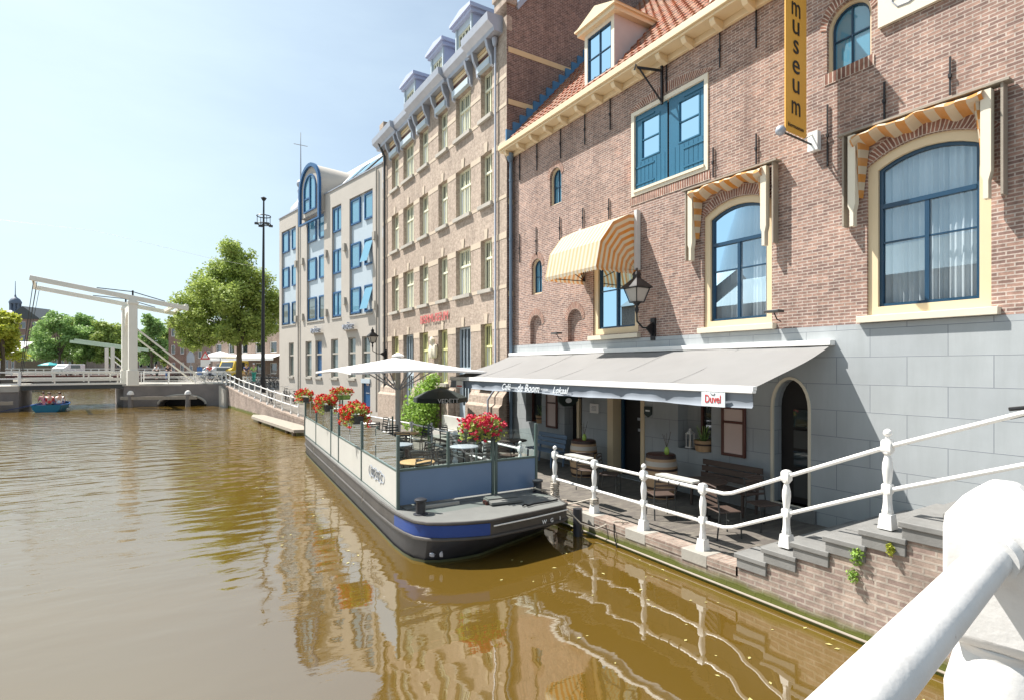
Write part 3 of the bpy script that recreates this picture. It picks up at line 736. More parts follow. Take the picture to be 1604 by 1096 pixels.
def curtain(parent, a0, b0, a1, b1, X, folds=16, mat=None, amp=0.025):
    mb = MB(); n = folds*5; vs = []
    for i in range(n+1):
        a = lerp(a0, a1, i/n); x = X+amp*math.sin(i/n*folds*2*PI+1.3*math.sin(i*0.21))+amp*0.5*math.sin(i*0.77)
        vs += [(x, a, b0), (x+0.01*math.sin(i*0.3), a, b1)]
    mb.add(vs, [(2*i, 2*i+2, 2*i+3, 2*i+1) for i in range(n)]); return mb.build('curtain', mat or M['curtain'], parent, W=True, ang=80)
def big_window(loop, bw, ztrans, zbar, sash_mat, frame_mat, X=10.10, split=True, label=None, curt=True):
    inn = inset(loop, bw)
    mb = MB(); mb.ring(loop, inn, ff(X-0.055), 0, 0.14); f = mb.build('window', frame_mat, mus, W=True, smooth=False)
    if label: f['label'] = label
    in2 = inset(inn, 0.05)
    mb = MB(); mb.ring(inn, in2, ff(X), 0, 0.06)
    a0 = min(p[0] for p in in2); a1 = max(p[0] for p in in2); b0 = min(p[1] for p in in2)
    am = (a0+a1)/2; zt = ztrans
    mb.box((X-0.012, a0, zt-0.035), (X+0.055, a1, zt+0.035))
    if split: mb.box((X-0.003, am-0.03, b0), (X+0.05, am+0.03, zt-0.035))
    if zbar:
        for p, q in ((a0, am-0.03), (am+0.03, a1)): mb.box((X+0.01, p, zbar-0.013), (X+0.045, q, zbar+0.013))
    mb.build('sash', sash_mat, f, W=True, smooth=False)
    V = [(X+0.045, a, b) for a, b in in2]; mb = MB(); mb.add(V, [tuple(range(len(V)))]); mb.build('glass', M['glass'], f, W=True, smooth=False)
    top = max(p[1] for p in in2)
    if curt:
        curtain(f, a0-0.02, b0, a1+0.02, top+0.05, X+0.17)
    mb = MB(); mb.box((X+0.5, a0-0.3, b0-0.3), (X+0.55, a1+0.3, top+0.3)); mb.build('black_room_panel', M['dark'], f, W=True, smooth=False)  # near-black panel painted as the unlit room behind the panes
    return f
fA = big_window(A_, 0.15, 5.88, 5.28, M['navy'], M['cream'], label='largest arched window with net curtains and cream frame')
fB = big_window(B_, 0.14, 5.86, 5.28, M['navy'], M['cream'], label='middle arched window with net curtains and cream frame')
fC = big_window(C_, 0.16, 6.1, 5.28, M['navy'], M['cream'], label='window in the shade of the striped canopy')
for a0, a1, f in ((3.0, 4.88, fA), (6.4, 8.2, fB), (10.03, 11.95, fC)):
    mb = MB(); mb.box((9.87, a0, 3.96), (10.2, a1, 4.072)); mb.build('sill', M['cream_l'], f, W=True, bevel=0.006)
def small_arch(loop, bars, X=10.12, frame=0.05):
    inn = inset(loop, frame); mb = MB(); mb.ring(loop, inn, ff(X-0.05), 0, 0.1); f = mb.build('window', M['cream'], mus, W=True, smooth=False)
    in2 = inset(inn, 0.03); mb = MB(); mb.ring(inn, in2, ff(X), 0, 0.05)
    a0 = min(p[0] for p in in2); a1 = max(p[0] for p in in2); b0 = min(p[1] for p in in2); b1 = max(p[1] for p in in2); am = (a0+a1)/2
    mb.box((X+0.005, am-0.012, b0), (X+0.04, am+0.012, b1-0.003))
    for t in bars: z = lerp(b0, b1, t); mb.box((X+0.01, a0, z-0.012), (X+0.036, am-0.012, z+0.012)); mb.box((X+0.01, am+0.012, z-0.012), (X+0.036, a1, z+0.012))
    mb.build('sash', M['navy'], f, W=True, smooth=False)
    V = [(X+0.038, a, b) for a, b in in2]; mb = MB(); mb.add(V, [tuple(range(len(V)))]); mb.build('glass', M['bglass'], f, W=True, smooth=False)
small_arch(TR, [0.52]); small_arch(s1, [0.5]); small_arch(s2, [0.5])
# shuttered loft doors
inn = inset(S_, 0.10); mb = MB(); mb.ring(S_, inn, ff(9.97), 0, 0.16); f = mb.build('loft_door_frame', M['cream_l'], mus, W=True, smooth=False)
X = 10.03
for side, (p, q) in enumerate(((8.09, 9.14), (9.19, 10.24))):
    wa, wb = (8.25, 8.87) if side == 0 else (9.42, 10.04)
    if side == 0: wa, wb = 8.24, 8.86
    mb = wall_mesh(rect(p, 7.62, q, 9.54), [rect(wa, 8.38, wb, 9.36)], ff(X), 0.05)
    nb_ = int((q-p)/0.13)
    for i in range(1, nb_):
        a = p+(q-p)*i/nb_
        mb.box((X-0.006, a-0.055, 7.64), (X-0.0005, a+0.050, 8.34))
    dr_ = mb.build('door', M['blue_door'], f, W=True, smooth=False)
f2 = f
for (wa, wb) in ((8.24, 8.86), (9.42, 10.04)):
    mb = MB(); mb.ring(rect(wa, 8.38, wb, 9.36), rect(wa+0.03, 8.41, wb-0.03, 9.33), ff(X-0.012), 0, 0.05)
    mb.box((X+0.0, wa+0.03, 8.85), (X+0.03, wb-0.03, 8.875))
    mb.build('window', M['blue_door'], f, W=True, smooth=False)
    mb = MB(); mb.add([(X+0.03, wa, 8.38), (X+0.03, wb, 8.38), (X+0.03, wb, 9.36), (X+0.03, wa, 9.36)], [(0, 1, 2, 3)]); mb.build('glass', M['glass'], f, W=True, smooth=False)
    curtain(f, wa, 8.38, wb, 9.36, X+0.12, folds=7)
for p, q in ((8.1, 8.7), (9.6, 10.23)):
    for z in (8.22, 7.8, 9.42):
        mb = MB(); mb.box((X-0.02, p, z-0.02), (X-0.007, q, z+0.02)); mb.build('strap_hinge', M['blue_door'], f, W=True, smooth=False)
mb = MB(); mb.box((9.94, 8.08, 7.60), (10.0, 10.25, 7.66)); mb.build('sill', M['cream_l'], f, W=True)
# painted plaque at upper right
mb = MB(); mb.box((9.93, -1.5, 8.8), (9.995, 4.57, 11.0)); pl = mb.build('painted_plaque', M['cream_l'], mus, W=True, smooth=False)
pts = []
for i in range(60):
    pts.append((9.925, 4.42-0.1*i*0.7, 8.98+(0.03 if i % 2 else 0)))
sc_ = [(9.925, 4.42, 10.4), (9.925, 4.42, 9.25), (9.925, 4.36, 9.16), (9.925, 4.26, 9.14), (9.925, 4.24, 9.22), (9.925, 4.32, 9.24), (9.925, 4.36, 9.12), (9.925, 4.28, 9.0), (9.925, 4.12, 8.98), (9.925, 3.98, 9.03), (9.925, 3.9, 8.97), (9.925, 3.75, 8.93), (9.925, 0, 8.93)]
mb = MB(); mb.tube(sc_, 0.012, 5); mb.build('scroll_line', M['lead'], pl, W=True)
# eaves: gutter, soffit, brackets
mb = MB(); mb.box((9.56, -5, 10.50), (9.98, 16.25, 10.56)); mb.box((9.50, -5, 10.56), (9.64, 16.25, 10.72)); mb.box((9.9, -5, 10.36), (9.995, 16.06, 10.50))
mb.build('gutter', M['cream'], mus, W=True, bevel=0.01)
y = 15.9
while y > 3.2:
    mb = MB(); mb.prism([(9.90, 10.30), (9.90, 10.495), (9.60, 10.495), (9.60, 10.44), (9.66, 10.36), (9.78, 10.34)], lambda a, b, dd, y=y: (a, y+dd, b), 0.12)
    mb.build('eave_bracket', M['cream'], mus, W=True); y -= 0.76
# roof
def slope(x0, z0, x1, z1, y0, y1, n=40):
    L = math.hypot(x1-x0, z1-z0); mb = MB()
    mb.add([(x0, y0, z0), (x0, y1, z0), (x1, y1, z1), (x1, y0, z1)], [(0, 1, 2, 3)], [[(y0, 0), (y1, 0), (y1, L), (y0, L)]]); return mb
# pantiles as real waves and laps
mb = MB(); ncol = 88; sub = 5; nrow = 30; vs = []; y0_, y1_ = -5.0, 16.07; dx2, dz2 = 6.88, 7.6; LL = math.hypot(dx2, dz2); nx2, nz2 = -dz2/LL, dx2/LL
rowh = LL/nrow; uvs_ = []
for r_ in range(nrow):
    for e_ in (0, 1):
        t_ = (r_+e_)*rowh/LL; lift = 0.045 if e_ == 0 else 0.0
        for k in range(ncol*sub+1):
            y = y0_+(y1_-y0_)*k/(ncol*sub); hgt = lift+0.032*math.sin(k/sub*2*PI)
            vs.append((9.62+dx2*t_+nx2*hgt, y, 10.70+dz2*t_+nz2*hgt)); uvs_.append((y, t_*LL))
W2 = ncol*sub+1; fs = []
for q in range(nrow*2-1):
    for k in range(ncol*sub): fs.append((q*W2+k, q*W2+k+1, (q+1)*W2+k+1, (q+1)*W2+k))
mb.add(vs, fs, [[uvs_[i] for i in f] for f in fs]); rf = mb.build('roof', M['tiles'], mus, W=True, ang=50)
mb = MB(); mb.add([(16.5, -5, 18.3), (16.5, 16.07, 18.3), (22, 16.07, 11), (22, -5, 11)], [(0, 1, 2, 3)]); mb.build('back_slope', M['tiles'], mus, W=True, smooth=False)
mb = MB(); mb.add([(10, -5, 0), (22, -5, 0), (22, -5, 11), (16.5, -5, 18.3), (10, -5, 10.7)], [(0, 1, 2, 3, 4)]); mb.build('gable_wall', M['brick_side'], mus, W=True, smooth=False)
mb = MB(); n = 15                               # stepped flashing against the neighbour
for i in range(n):
    x0 = 9.7+i*0.28; z0 = 10.70+(x0-9.62)*1.105
    mb.box((x0, 16.0, z0), (x0+0.28, 16.065, z0+0.48))
mb.build('step_flashing', M['flash'], mus, W=True, smooth=False)
M['cheek'] = P('pinkish_grey_cheek', (0.52, 0.45, 0.43), 0.6)
def dormer(y0, y1, parent=mus, X=9.98, z0=11.05, z1=12.55):
    mb = wall_mesh(rect(y0, z0, y1, z1), [rect(y0+0.12, z0+0.12, y1-0.12, z1-0.12)], ff(X), 0.08)
    dmr = mb.build('dormer', M['cream_l'], parent, W=True, smooth=False)
    zb = lambda x: 10.70+(x-9.62)*1.105
    xe = 9.62+(z1-10.70)/1.105
    for y in (y0, y1):
        mb = MB(); mb.add([(X, y, z0-0.1), (xe, y, z1), (X, y, z1)], [(0, 1, 2)])
        mb.build('cheek', M['cheek'], dmr, W=True, smooth=False)
    # cornice and pent gable roof
    ym = (y0+y1)/2
    mb = MB(); mb.box((X-0.14, y0-0.16, z1), (xe+0.05, y1+0.16, z1+0.12)); mb.box((X-0.2, y0-0.22, z1+0.12), (xe+0.2, y1+0.22, z1+0.17))
    mb.prism([(y0-0.24, z1+0.17), (y1+0.24, z1+0.17), (ym, z1+0.48)], lambda a, b, dd: (X-0.16+dd, a, b), 2.1)
    mb.build('cornice', M['cream'], dmr, W=True, smooth=False)
    mb = MB(); a0, a1, b0, b1 = y0+0.12, y1-0.12, z0+0.12, z1-0.12
    mb.ring(rect(a0, b0, a1, b1), rect(a0+0.04, b0+0.04, a1-0.04, b1-0.04), ff(X+0.02), 0, 0.05)
    mb.box((X+0.03, ym-0.015, b0), (X+0.06, ym+0.015, b1)); mb.box((X+0.035, a0, (b0+b1)/2-0.012), (X+0.058, a1, (b0+b1)/2+0.012))
    mb.build('sash', M['navy'], dmr, W=True, smooth=False)
    mb = MB(); mb.add([(X+0.06, a0, b0), (X+0.06, a1, b0), (X+0.06, a1, b1), (X+0.06, a0, b1)], [(0, 1, 2, 3)]); mb.build('glass', M['glass'], dmr, W=True, smooth=False)
    curtain(dmr, a0, b0, a1, b1, X+0.2, folds=6)
dormer(10.98, 12.2); dormer(6.55, 7.95)
# wall anchors
for (y, z1, z0) in ((15.6, 10.35, 9.47), (14.58, 10.35, 9.48), (13.33, 10.35, 9.47), (12.19, 10.35, 9.5), (11.13, 10.35, 9.53), (9.17, 10.35, 9.71), (7.68, 10.35, 9.6), (6.82, 10.35, 9.6),
                    (15.6, 7.67, 6.71), (14.62, 7.69, 6.8), (13.36, 7.73, 7.02), (12.27, 7.73, 7.15), (11.18, 7.71, 7.16), (5.41, 7.89, 6.79), (4.49, 7.89, 7.26), (3.59, 7.88, 7.3), (6.82, 7.88, 7.27), (7.85, 7.95, 7.3)):
    mb = MB(); mb.bar((9.97, y, z0), (9.97, y, z1), 0.024); mb.bar((9.96, y, (z0+z1)/2-0.03), (9.96, y, (z0+z1)/2+0.03), 0.04); mb.build('wall_anchor', M['black'], mus, W=True, smooth=False)
# hoist bracket beneath the eaves
mb = MB(); mb.bar((9.94, 9.28, 9.45), (9.94, 9.28, 10.4), 0.05); mb.bar((9.94, 9.28, 10.25), (9.42, 9.55, 10.3), 0.045); mb.bar((9.94, 9.28, 9.5), (9.46, 9.53, 10.27), 0.03); mb.tube([(9.42, 9.55, 10.3), (9.38, 9.57, 10.38), (9.36, 9.6, 10.25)], 0.02, 6)
mb.build('hoist_bracket', M['black'], mus, W=True)
# small lamps on the wall
def spot(y, z, name='floodlight', lab=None):
    t = thing(name, lab, 'floodlight', (9.95, y, z))
    mb = MB(); mb.tube([(0, -0.02, -0.16), (-0.1, 0, -0.12), (-0.16, 0.02, 0.0)], 0.012, 5); mb.build('arm', M['black'], t)
    mb = MB(); mb.box((-0.28, -0.14, 0.0), (-0.08, 0.16, 0.05)); mb.build('housing', M['dkgrey'], t, bevel=0.01)
spot(6.3, 4.25, lab='small black floodlight below the brick between the two largest windows')
spot(13.25, 4.2, lab='small black floodlight between the two blind brick niches')
# downpipe on the seam
dp = thing('downpipe', 'blue grey round downpipe on the seam between museum and tall neighbour', 'downpipe', (9.83, 15.98, 0.4))
mb = MB(); mb.cyl((9.86, 15.97, 0.4), (9.86, 15.97, 10.2), 0.055, n=12)
for z in (2.5, 5, 7.5, 9.5): mb.cyl((9.86, 15.97, z), (9.86, 15.97, z+0.08), 0.068, n=12)
mb.lathe([(0.05, 0), (0.11, 0.12), (0.12, 0.3)], (9.83, 15.97, 10.15), 12); mb.build('pipe', M['blue_pipe'], dp, W=True)

# ---- ground floor details of the cafe front
def board(y0, y1, z0, z1, X=9.94): return [(X, y0, z0), (X, y1, z0), (X, y1, z1), (X, y0, z1)]
g = 9.965
doorway_dark = MB(); doorway_dark.box((10.28, 9.9, 0.4), (10.3, 11.16, 2.8))  # black sheet painted as the darkness inside the open doorway
cd = doorway_dark.build('door', M['dark'], mus, W=True, smooth=False); cd['label'] = 'black sheet for the unlit inside of the open cafe doorway between ochre wooden posts'
mb = MB(); mb.box((g-0.03, 10.98, 0.4), (g+0.3, 11.2, 2.8)); mb.box((g-0.03, 9.86, 0.4), (g+0.25, 9.98, 2.8)); mb.build('frame', M['cream'], cd, W=True, smooth=False)
mb = MB(); mb.add([(10.299, 8.3, 1.3), (10.299, 8.9, 1.3), (10.299, 8.9, 2.65), (10.299, 8.3, 2.65)], [(0, 1, 2, 3)]); mb.build('window_reveal', M['clad'], mus, W=True, smooth=False)
mb = MB(); mb.box((10.2, 10.86, 0.45), (10.26, 10.95, 2.75)); mb.build('door_leaf', M['navy'], cd, W=True, smooth=False)
for (y, z, s) in ((10.34, 1.9, 0.05), (10.32, 1.62, 0.05)):
    mb = MB(); mb.box((10.24, y-s, z-s*0.7), (10.248, y+s, z+s*0.7)); mb.build('sticker', M['lead'], cd, W=True, smooth=False)
mb = MB(); mb.box((10.28, 12.3, 0.4), (10.3, 13.12, 2.85)); sd = mb.build('side_entrance', M['dark'], mus, W=True, smooth=False)  # near-black sheet stands for the shade in the recess
mb = MB(); mb.box((10.06, 12.55, 0.4), (10.14, 12.66, 2.85)); mb.build('wooden_post', M['cream'], sd, W=True, smooth=False)
for (a0, b0, a1, b1) in ((14.3, 1.45, 15.2, 2.75), (7.89, 1.38, 8.36, 2.6)):
    mb = MB(); mb.box((10.26, a0, b0), (10.27, a1, b1)); cw = mb.build('cafe_window', M['dglass'], mus, W=True, smooth=False)
    mb = MB(); mb.ring(rect(a0, b0, a1, b1), rect(a0+0.05, b0+0.05, a1-0.05, b1-0.05), ff(10.2), 0, 0.06); mb.build('frame', M['brownf'], cw, W=True, smooth=False)
# pink shuttered boards in brown frames
for (a0, b0, a1, b1, lab) in ((7.03, 1.38, 7.6, 2.42, 'pale board in brown frame by the arched door'), (13.44, 1.38, 14.0, 2.5, 'pale board in brown frame by the blue bench')):
    mb = MB(); zs = b0+(b1-b0)*0.68
    mb.box((9.925, a0+0.02, b0+0.02), (9.94, a1-0.02, b1-0.02)); o = mb.build('display_board', M['pink'], mus, W=True, smooth=False); o['label'] = lab
    mb = MB(); mb.ring(rect(a0, b0, a1, b1), rect(a0+0.06, b0+0.06, a1-0.06, b1-0.06), ff(9.90), 0, 0.06); mb.box((9.902, a0+0.06, zs-0.025), (9.95, a1-0.06, zs+0.025)); mb.build('frame', M['brownf'], o, W=True, bevel=0.01)
# arched side door
V = [(10.25, a, b) for a, b in arch(5.74, 0.62, 6.46, 2.45, 0.56, 12)]; mb = MB(); mb.add(V, [tuple(range(len(V)))])
ado = mb.build('arched_door', M['dark'], mus, W=True, smooth=False)
lp = arch(5.74, 0.62, 6.46, 2.45, 0.56, 12); mb = MB(); mb.ring(inset(lp, -0.035), inset(lp, 0.015), ff(9.945), 0, 0.05); mb.build('trim', M['cream_l'], ado, W=True, smooth=False)
for z0, z1, m in ((0.75, 1.25, 'dkgrey'), (1.32, 1.62, 'dglass'), (1.68, 2.02, 'dkgrey'), (2.08, 2.42, 'dglass')):
    mb = MB(); mb.box((10.2, 5.8, z0), (10.24, 6.18, z1)); mb.build('panel', M[m], ado, W=True, smooth=False)
mb = MB(); mb.box((9.9, 5.6, 0.375), (10.3, 6.6, 0.62)); mb.build('threshold', M['stoneg'], ado, W=True)
# signs on the cafe wall
s = thing('wall_sign', 'small white notice board beside the cafe entrance under the awning', 'sign', (9.95, 11.73, 2.1))
mb = MB(); mb.box((-0.03, -0.175, -0.13), (0.01, 0.175, 0.13)); mb.build('plate', M['white'], s)
for i in range(4):
    mb = MB(); mb.box((-0.034, -0.09-0.01*(i % 2), 0.05-0.035*i), (-0.031, 0.08+0.02*(i % 2), 0.06-0.035*i)); mb.build('text_line', M['letter_g'], s)
s = thing('shield_sign', 'small dark green shield sign on the wall right of the cafe door', 'sign', (9.94, 9.72, 2.16))
mb = MB(); mb.prism([(-0.12, 0.11), (0.12, 0.11), (0.12, -0.08), (0, -0.15), (-0.12, -0.08)], lambda a, b, dd: (-0.02+dd, a, b), 0.03); mb.build('plate', M['darkgreen'], s)
mb = MB(); mb.box((-0.025, -0.07, -0.01), (-0.021, 0.07, 0.03)); mb.build('mark', M['letter_w'], s)
s = thing('hanging_sign', 'dark green hanging sign with white oval over the side entrance', 'sign', (9.5, 12.35, 2.3))
mb = MB(); mb.prism([(-0.34, 0.13), (0.34, 0.13), (0.34, -0.02), (0.16, -0.16), (-0.16, -0.16), (-0.34, -0.02)], lambda a, b, dd: (a, -0.03+dd, b), 0.06); mb.build('plate', M['darkgreen'], s)
mb = MB(); mb.prism([(0.11*math.cos(t*PI/8), 0.07*math.sin(t*PI/8)) for t in range(16)], lambda a, b, dd: (a, -0.038+dd, b), 0.005); mb.build('oval', M['letter_w'], s)
mb = MB(); mb.bar((0.34, 0, 0.05), (0.47, 0, 0.05), 0.03); mb.build('bracket', M['black'], s)

# ---- banner
bn = thing('museum_banner', 'tall ochre banner with black lettering hanging out from the brick wall', 'banner', (9.36, 5.63, 7.3))
Rb = Matrix.Rotation(R(3), 4, 'Z')
mb = MB(); n = 6
mb.box((-0.35, -0.01, 0), (0.34, 0.01, 2.7), Rb); mb.build('cloth', M['banner'], bn, smooth=False)
for ch, z in (('m', 9.49), ('u', 9.18), ('s', 8.84), ('e', 8.49), ('u', 8.15), ('m', 7.76)):
    text_obj(ch, 0.50, M['letter_k'], bn, 'letter', (-0.02, -0.02, z-7.3+0.02), Rb @ ROT_FRONT, 0.003, xs=1.15 if ch != 'm' else 0.85)
text_obj('biermuseum', 0.105, M['letter_k'], bn, 'small_lettering', (-0.02, -0.02, 0.12), Rb @ ROT_FRONT, 0.002)
mb = MB(); mb.cyl((-0.45, -0.03, -0.06), (0.6, 0.02, -0.06), 0.018, n=8); mb.build('rod', M['dkgrey'], bn)
mb = MB(); mb.blob((-0.5, -0.03, -0.05), 0.085, 12); mb.build('ball_end', M['lead'], bn)
mb = MB(); mb.box((0.5, -0.1, -0.18), (0.62, 0.08, 0.16)); mb.bar((0.2, 0.0, -0.06), (0.52, 0.0, 0.12), 0.02); mb.build('wall_plate', M['white'], bn)
mb = MB(); mb.cyl((-0.4, -0.03, 2.72), (0.6, 0.02, 2.72), 0.018, n=8); mb.build('rod', M['dkgrey'], bn)

# ---- wall lantern of the museum
def lantern(name, label, loc, arm, rz=0, sc_=1.0, flip=False):
    t = thing(name, label, 'wall lantern', loc, rz)
    s = sc_
    mb = MB()
    mb.lathe([(0.17*s, -0.28*s), (0.18*s, -0.26*s)], n=4, rot=PI/4)
    for k in range(4):
        a = PI/4+k*PI/2; c_, s_ = math.cos(a), math.sin(a)
        mb.bar((0.16*s*c_, 0.16*s*s_, -0.28*s), (0.30*s*c_, 0.30*s*s_, 0.06*s), 0.025*s)
    mb.lathe([(0.30*s, 0.05*s), (0.38*s, 0.07*s), (0.36*s, 0.10*s), (0.10*s, 0.30*s), (0.09*s, 0.36*s), (0.11*s, 0.38*s), (0.08*s, 0.44*s), (0.03*s, 0.47*s), (0.025*s, 0.54*s), (0.005, 0.56*s)], n=4, rot=PI/4)
    mb.lathe([(0.02*s, -0.55*s), (0.05*s, -0.45*s), (0.03*s, -0.36*s), (0.1*s, -0.28*s)], n=8)
    mb.build('lantern_cage', M['black'], t, ang=30)
    mb = MB(); mb.lathe([(0.145*s, -0.265*s), (0.28*s, 0.05*s)], n=4, rot=PI/4); mb.build('glass', M['lampglass'], t, smooth=False)
    mb = MB(); a = arm
    mb.tube([(0, 0, -0.5*s), (0.02*a, 0, -0.72*s), (0.35*a, 0, -0.86*s), (0.75*a, 0, -0.86*s), (a, 0, -0.80*s)], 0.022*s, 6)
    mb.prism([(0.55*a, -0.86*s), (a, -0.70*s), (a, -1.08*s)], lambda p, q, dd: (p, -0.02+dd, q), 0.04)
    mb.box((a-0.02, -0.07, -1.15*s), (a+0.03, 0.07, -0.62*s)); mb.build('bracket', M['black'], t)
    return t
lantern('wall_lantern', 'large black four sided lantern on a curved bracket between striped canopy and arched window', (9.42, 9.58, 5.02), 0.54)

# ---- striped window canopies
def hood_mesh(y0, y1, r, rh, zp, mat, matf):
    t = thing('striped_canopy', 'orange and white striped dome canopy pulled out over the leftmost curtained window', 'window canopy', (9.98, (y0+y1)/2, zp))
    ang = [R(x) for x in (0, 27, 55, 80, 95)]
    prof = [(-r*math.cos(a*0.96), rh*math.sin(a*0.96)) for a in ang]; prof[-1] = (-0.02, rh*1.0)
    L = (y1-y0)/2
    mb = MB()
    for k in range(4):
        (xa, za), (xb, zb) = prof[k], prof[k+1]
        for (ya, yb) in [(-L+(2*L)*i/12, -L+(2*L)*(i+1)/12) for i in range(12)]:
            mb.add([(xa, ya, za), (xa, yb, za), (xb, yb, zb), (xb, ya, zb)], [(0, 1, 2, 3)], [[(ya, 0), (yb, 0), (yb, 1), (ya, 1)]])
    # scalloped hem
    n = 26
    for i in range(n):
        ya = -L+2*L*i/n; yb = -L+2*L*(i+1)/n; ym = (ya+yb)/2
        mb.add([(-r, ya, 0), (-r, yb, 0), (-r+0.01, yb, -0.07), (-r+0.01, ym, -0.10), (-r+0.01, ya, -0.07)], [(0, 1, 2, 3, 4)], [[(ya, 0), (yb, 0), (yb, 0), (ym, 0), (ya, 0)]])
    mb.build('top_cloth', matf, t, smooth=False)
    for sgn in (-1, 1):
        mb = MB(); fr_ = [i/10 for i in range(11)]
        for k in range(4):
            for i in range(10):
                q = []; uvs = []
                for (kk, ii) in ((k, i), (k, i+1), (k+1, i+1), (k+1, i)):
                    f_ = fr_[ii]; x = prof[kk][0]*f_; z = prof[kk][1]*f_
                    q.append((x-0.0, sgn*L, z)); uvs.append((f_*r, 0))
                mb.add(q, [(0, 1, 2, 3)], [uvs])
        for i in range(12):
            xa = -r*i/12; xb = -r*(i+1)/12
            mb.add([(xa, sgn*L, 0), (xb, sgn*L, 0), (xb, sgn*L, -0.07), ((xa+xb)/2, sgn*L, -0.10), (xa, sgn*L, -0.07)], [(0, 1, 2, 3, 4)], [[(-xa, 0), (-xb, 0), (-xb, 0), (-xb, 0), (-xa, 0)]])
        mb.build('side_cloth', mat, t, smooth=False)
    for (x, z) in prof[:4]:
        mb = MB()
        mb.tube([(0, -L+0.01, 0.02), (x*0.99, -L+0.01, z*0.99-0.01), (x*0.99, L-0.01, z*0.99-0.01), (0, L-0.01, 0.02)], 0.012, 6); mb.build('hoop', M['black'], t)
    for yy_ in (-L-0.10, L+0.02):
        mb = MB(); mb.box((-0.13, yy_, 0.02), (0.0, yy_+0.09, rh+0.08)); mb.build('side_board', M['white_old'], t)
    return t
hood_mesh(10.12, 12.2, 1.36, 1.42, 5.62, M['stripe'], M['stripe_f'])
def folded(y0, y1, zt, zb, label, sag):
    t = thing('folded_canopy', label, 'window canopy', (9.98, (y0+y1)/2, zt)); L = (y1-y0)/2; H = zt-zb
    for s_ in (-1, 1):
        mb = MB(); ya = s_*L
        mb.box((-0.17, ya-0.05, -H), (0.0, ya-0.02, 0.0)) if s_ > 0 else mb.box((-0.17, ya+0.02, -H), (0.0, ya+0.05, 0.0))
        mb.build('side_board', M['woodg'], t)
        mb = MB(); yb = ya-s_*0.20
        mb.prism([(yb-0.06, -0.08), (yb+0.06, -0.08), (yb+0.06, -H*0.8), (yb+0.03, -H*0.85), (yb+0.03, -H-0.03), (yb-0.03, -H-0.03), (yb-0.03, -H*0.86), (yb-0.06, -H*0.78)], lambda a, b, dd: (-0.22+dd, a, b), 0.12)
        mb.build('arm_board', M['cream_l'], t)
    mb = MB(); mb.box((-0.2, -L-0.05, -0.03), (0.0, L+0.05, 0.0)); mb.build('top_board', M['woodg'], t)
    # folded cloth: bulging roll hanging from the top board and down both sides
    mb = MB(); path = []
    n = 36
    for i in range(10): path.append((L-0.27, -H*0.72*(1-i/10), 1))
    for i in range(n+1): path.append((lerp(L-0.22, -L+0.22, i/n), 0.0, 0))
    for i in range(1, 11): path.append((-L+0.27, -H*0.72*i/10, 2))
    rings = []; acc = 0; prev = None
    for (a, z, kind) in path:
        if prev: acc += math.hypot(a-prev[0], z-prev[1])
        prev = (a, z); ring = []
        for k in range(7):
            th = k/6
            bulge = math.sin(th*PI)
            if kind == 0:
                e = 1-abs(a/L)**2
                dep = (0.36-0.14*(e))+0.04*math.sin(a*9+sag)+0.02*math.sin(a*23)
                x = -0.02-0.30*bulge-0.02*math.sin(a*14+k); zz = -0.02-dep*th
                ring.append((x, a, zz))
            else:
                wd = 0.17*(1+z/(H*0.95)) + 0.03; s_ = 1 if kind == 1 else -1
                x = -0.02-0.26*bulge*(1+z/(H*1.05)); ring.append((x, a-s_*(wd*th-0.05), z))
        rings.append((ring, acc))
    for (r0, a0), (r1, a1) in zip(rings, rings[1:]):
        for k in range(6):
            mb.add([r0[k], r1[k], r1[k+1], r0[k+1]], [(0, 1, 2, 3)], [[(a0+0.13*(k//3), 0), (a1+0.13*(k//3), 0), (a1+0.13*(k//3), 1), (a0+0.13*(k//3), 1)]])
    mb.build('folded_cloth', M['stripe_w'], t, ang=60)
    return t
folded(2.9, 5.1, 7.2, 5.62, 'folded orange striped canopy above the largest arched window', 0.0)
folded(6.33, 8.5, 7.18, 5.6, 'folded orange striped canopy above the middle arched window with a torn red edge', 2.0)

# ---- grey cafe awning
aw = thing('cafe_awning', 'large light grey cloth awning stretched over the cafe terrace', 'awning', (9.9, 10.7, 3.62))
YA, YB = 5.3, 16.05; XF = 7.68
mb = MB(); n = 24; m = 8; vs = []
for i in range(n+1):
    y = lerp(YA, YB, i/n)
    for j in range(m+1):
        t_ = j/m; x = lerp(9.9, XF, t_); z = lerp(3.62, 2.90, t_)-0.06*math.sin(t_*PI)*(0.75+0.25*math.sin(i*0.55))-0.010*math.sin(i*0.8+j*0.7)-0.006*math.sin(i*2.1+j)
        vs.append((x, y, z))
mb.add(vs, [(i*(m+1)+j, (i+1)*(m+1)+j, (i+1)*(m+1)+j+1, i*(m+1)+j+1) for i in range(n) for j in range(m)])
mb.build('cloth', M['canvas'], aw, W=True)
for k in range(1, 6):
    y = YA+k*(YB-YA)/6; mb = MB(); mb.tube([(lerp(9.9, XF, t_/8), y, lerp(3.62, 2.90, t_/8)-0.06*math.sin(t_/8*PI)*(0.75+0.25*math.sin((y-YA)/(YB-YA)*24*0.55))+0.004) for t_ in range(9)], 0.003, 4); mb.build('seam', M['canvas'], aw, W=True)
mb = MB(); mb.box((XF-0.07, YA-0.03, 2.82), (XF+0.03, YB+0.02, 2.865)); mb.box((XF-0.05, YA-0.03, 2.865), (XF+0.05, YB+0.02, 2.93)); mb.build('front_bar', M['white'], aw, W=True, bevel=0.008)
mb = MB(); mb.box((9.80, YA-0.03, 3.60), (9.965, YB, 3.70)); mb.build('wall_cassette', M['white'], aw, W=True, bevel=0.01)
mb = MB(); n = 90; vs = []
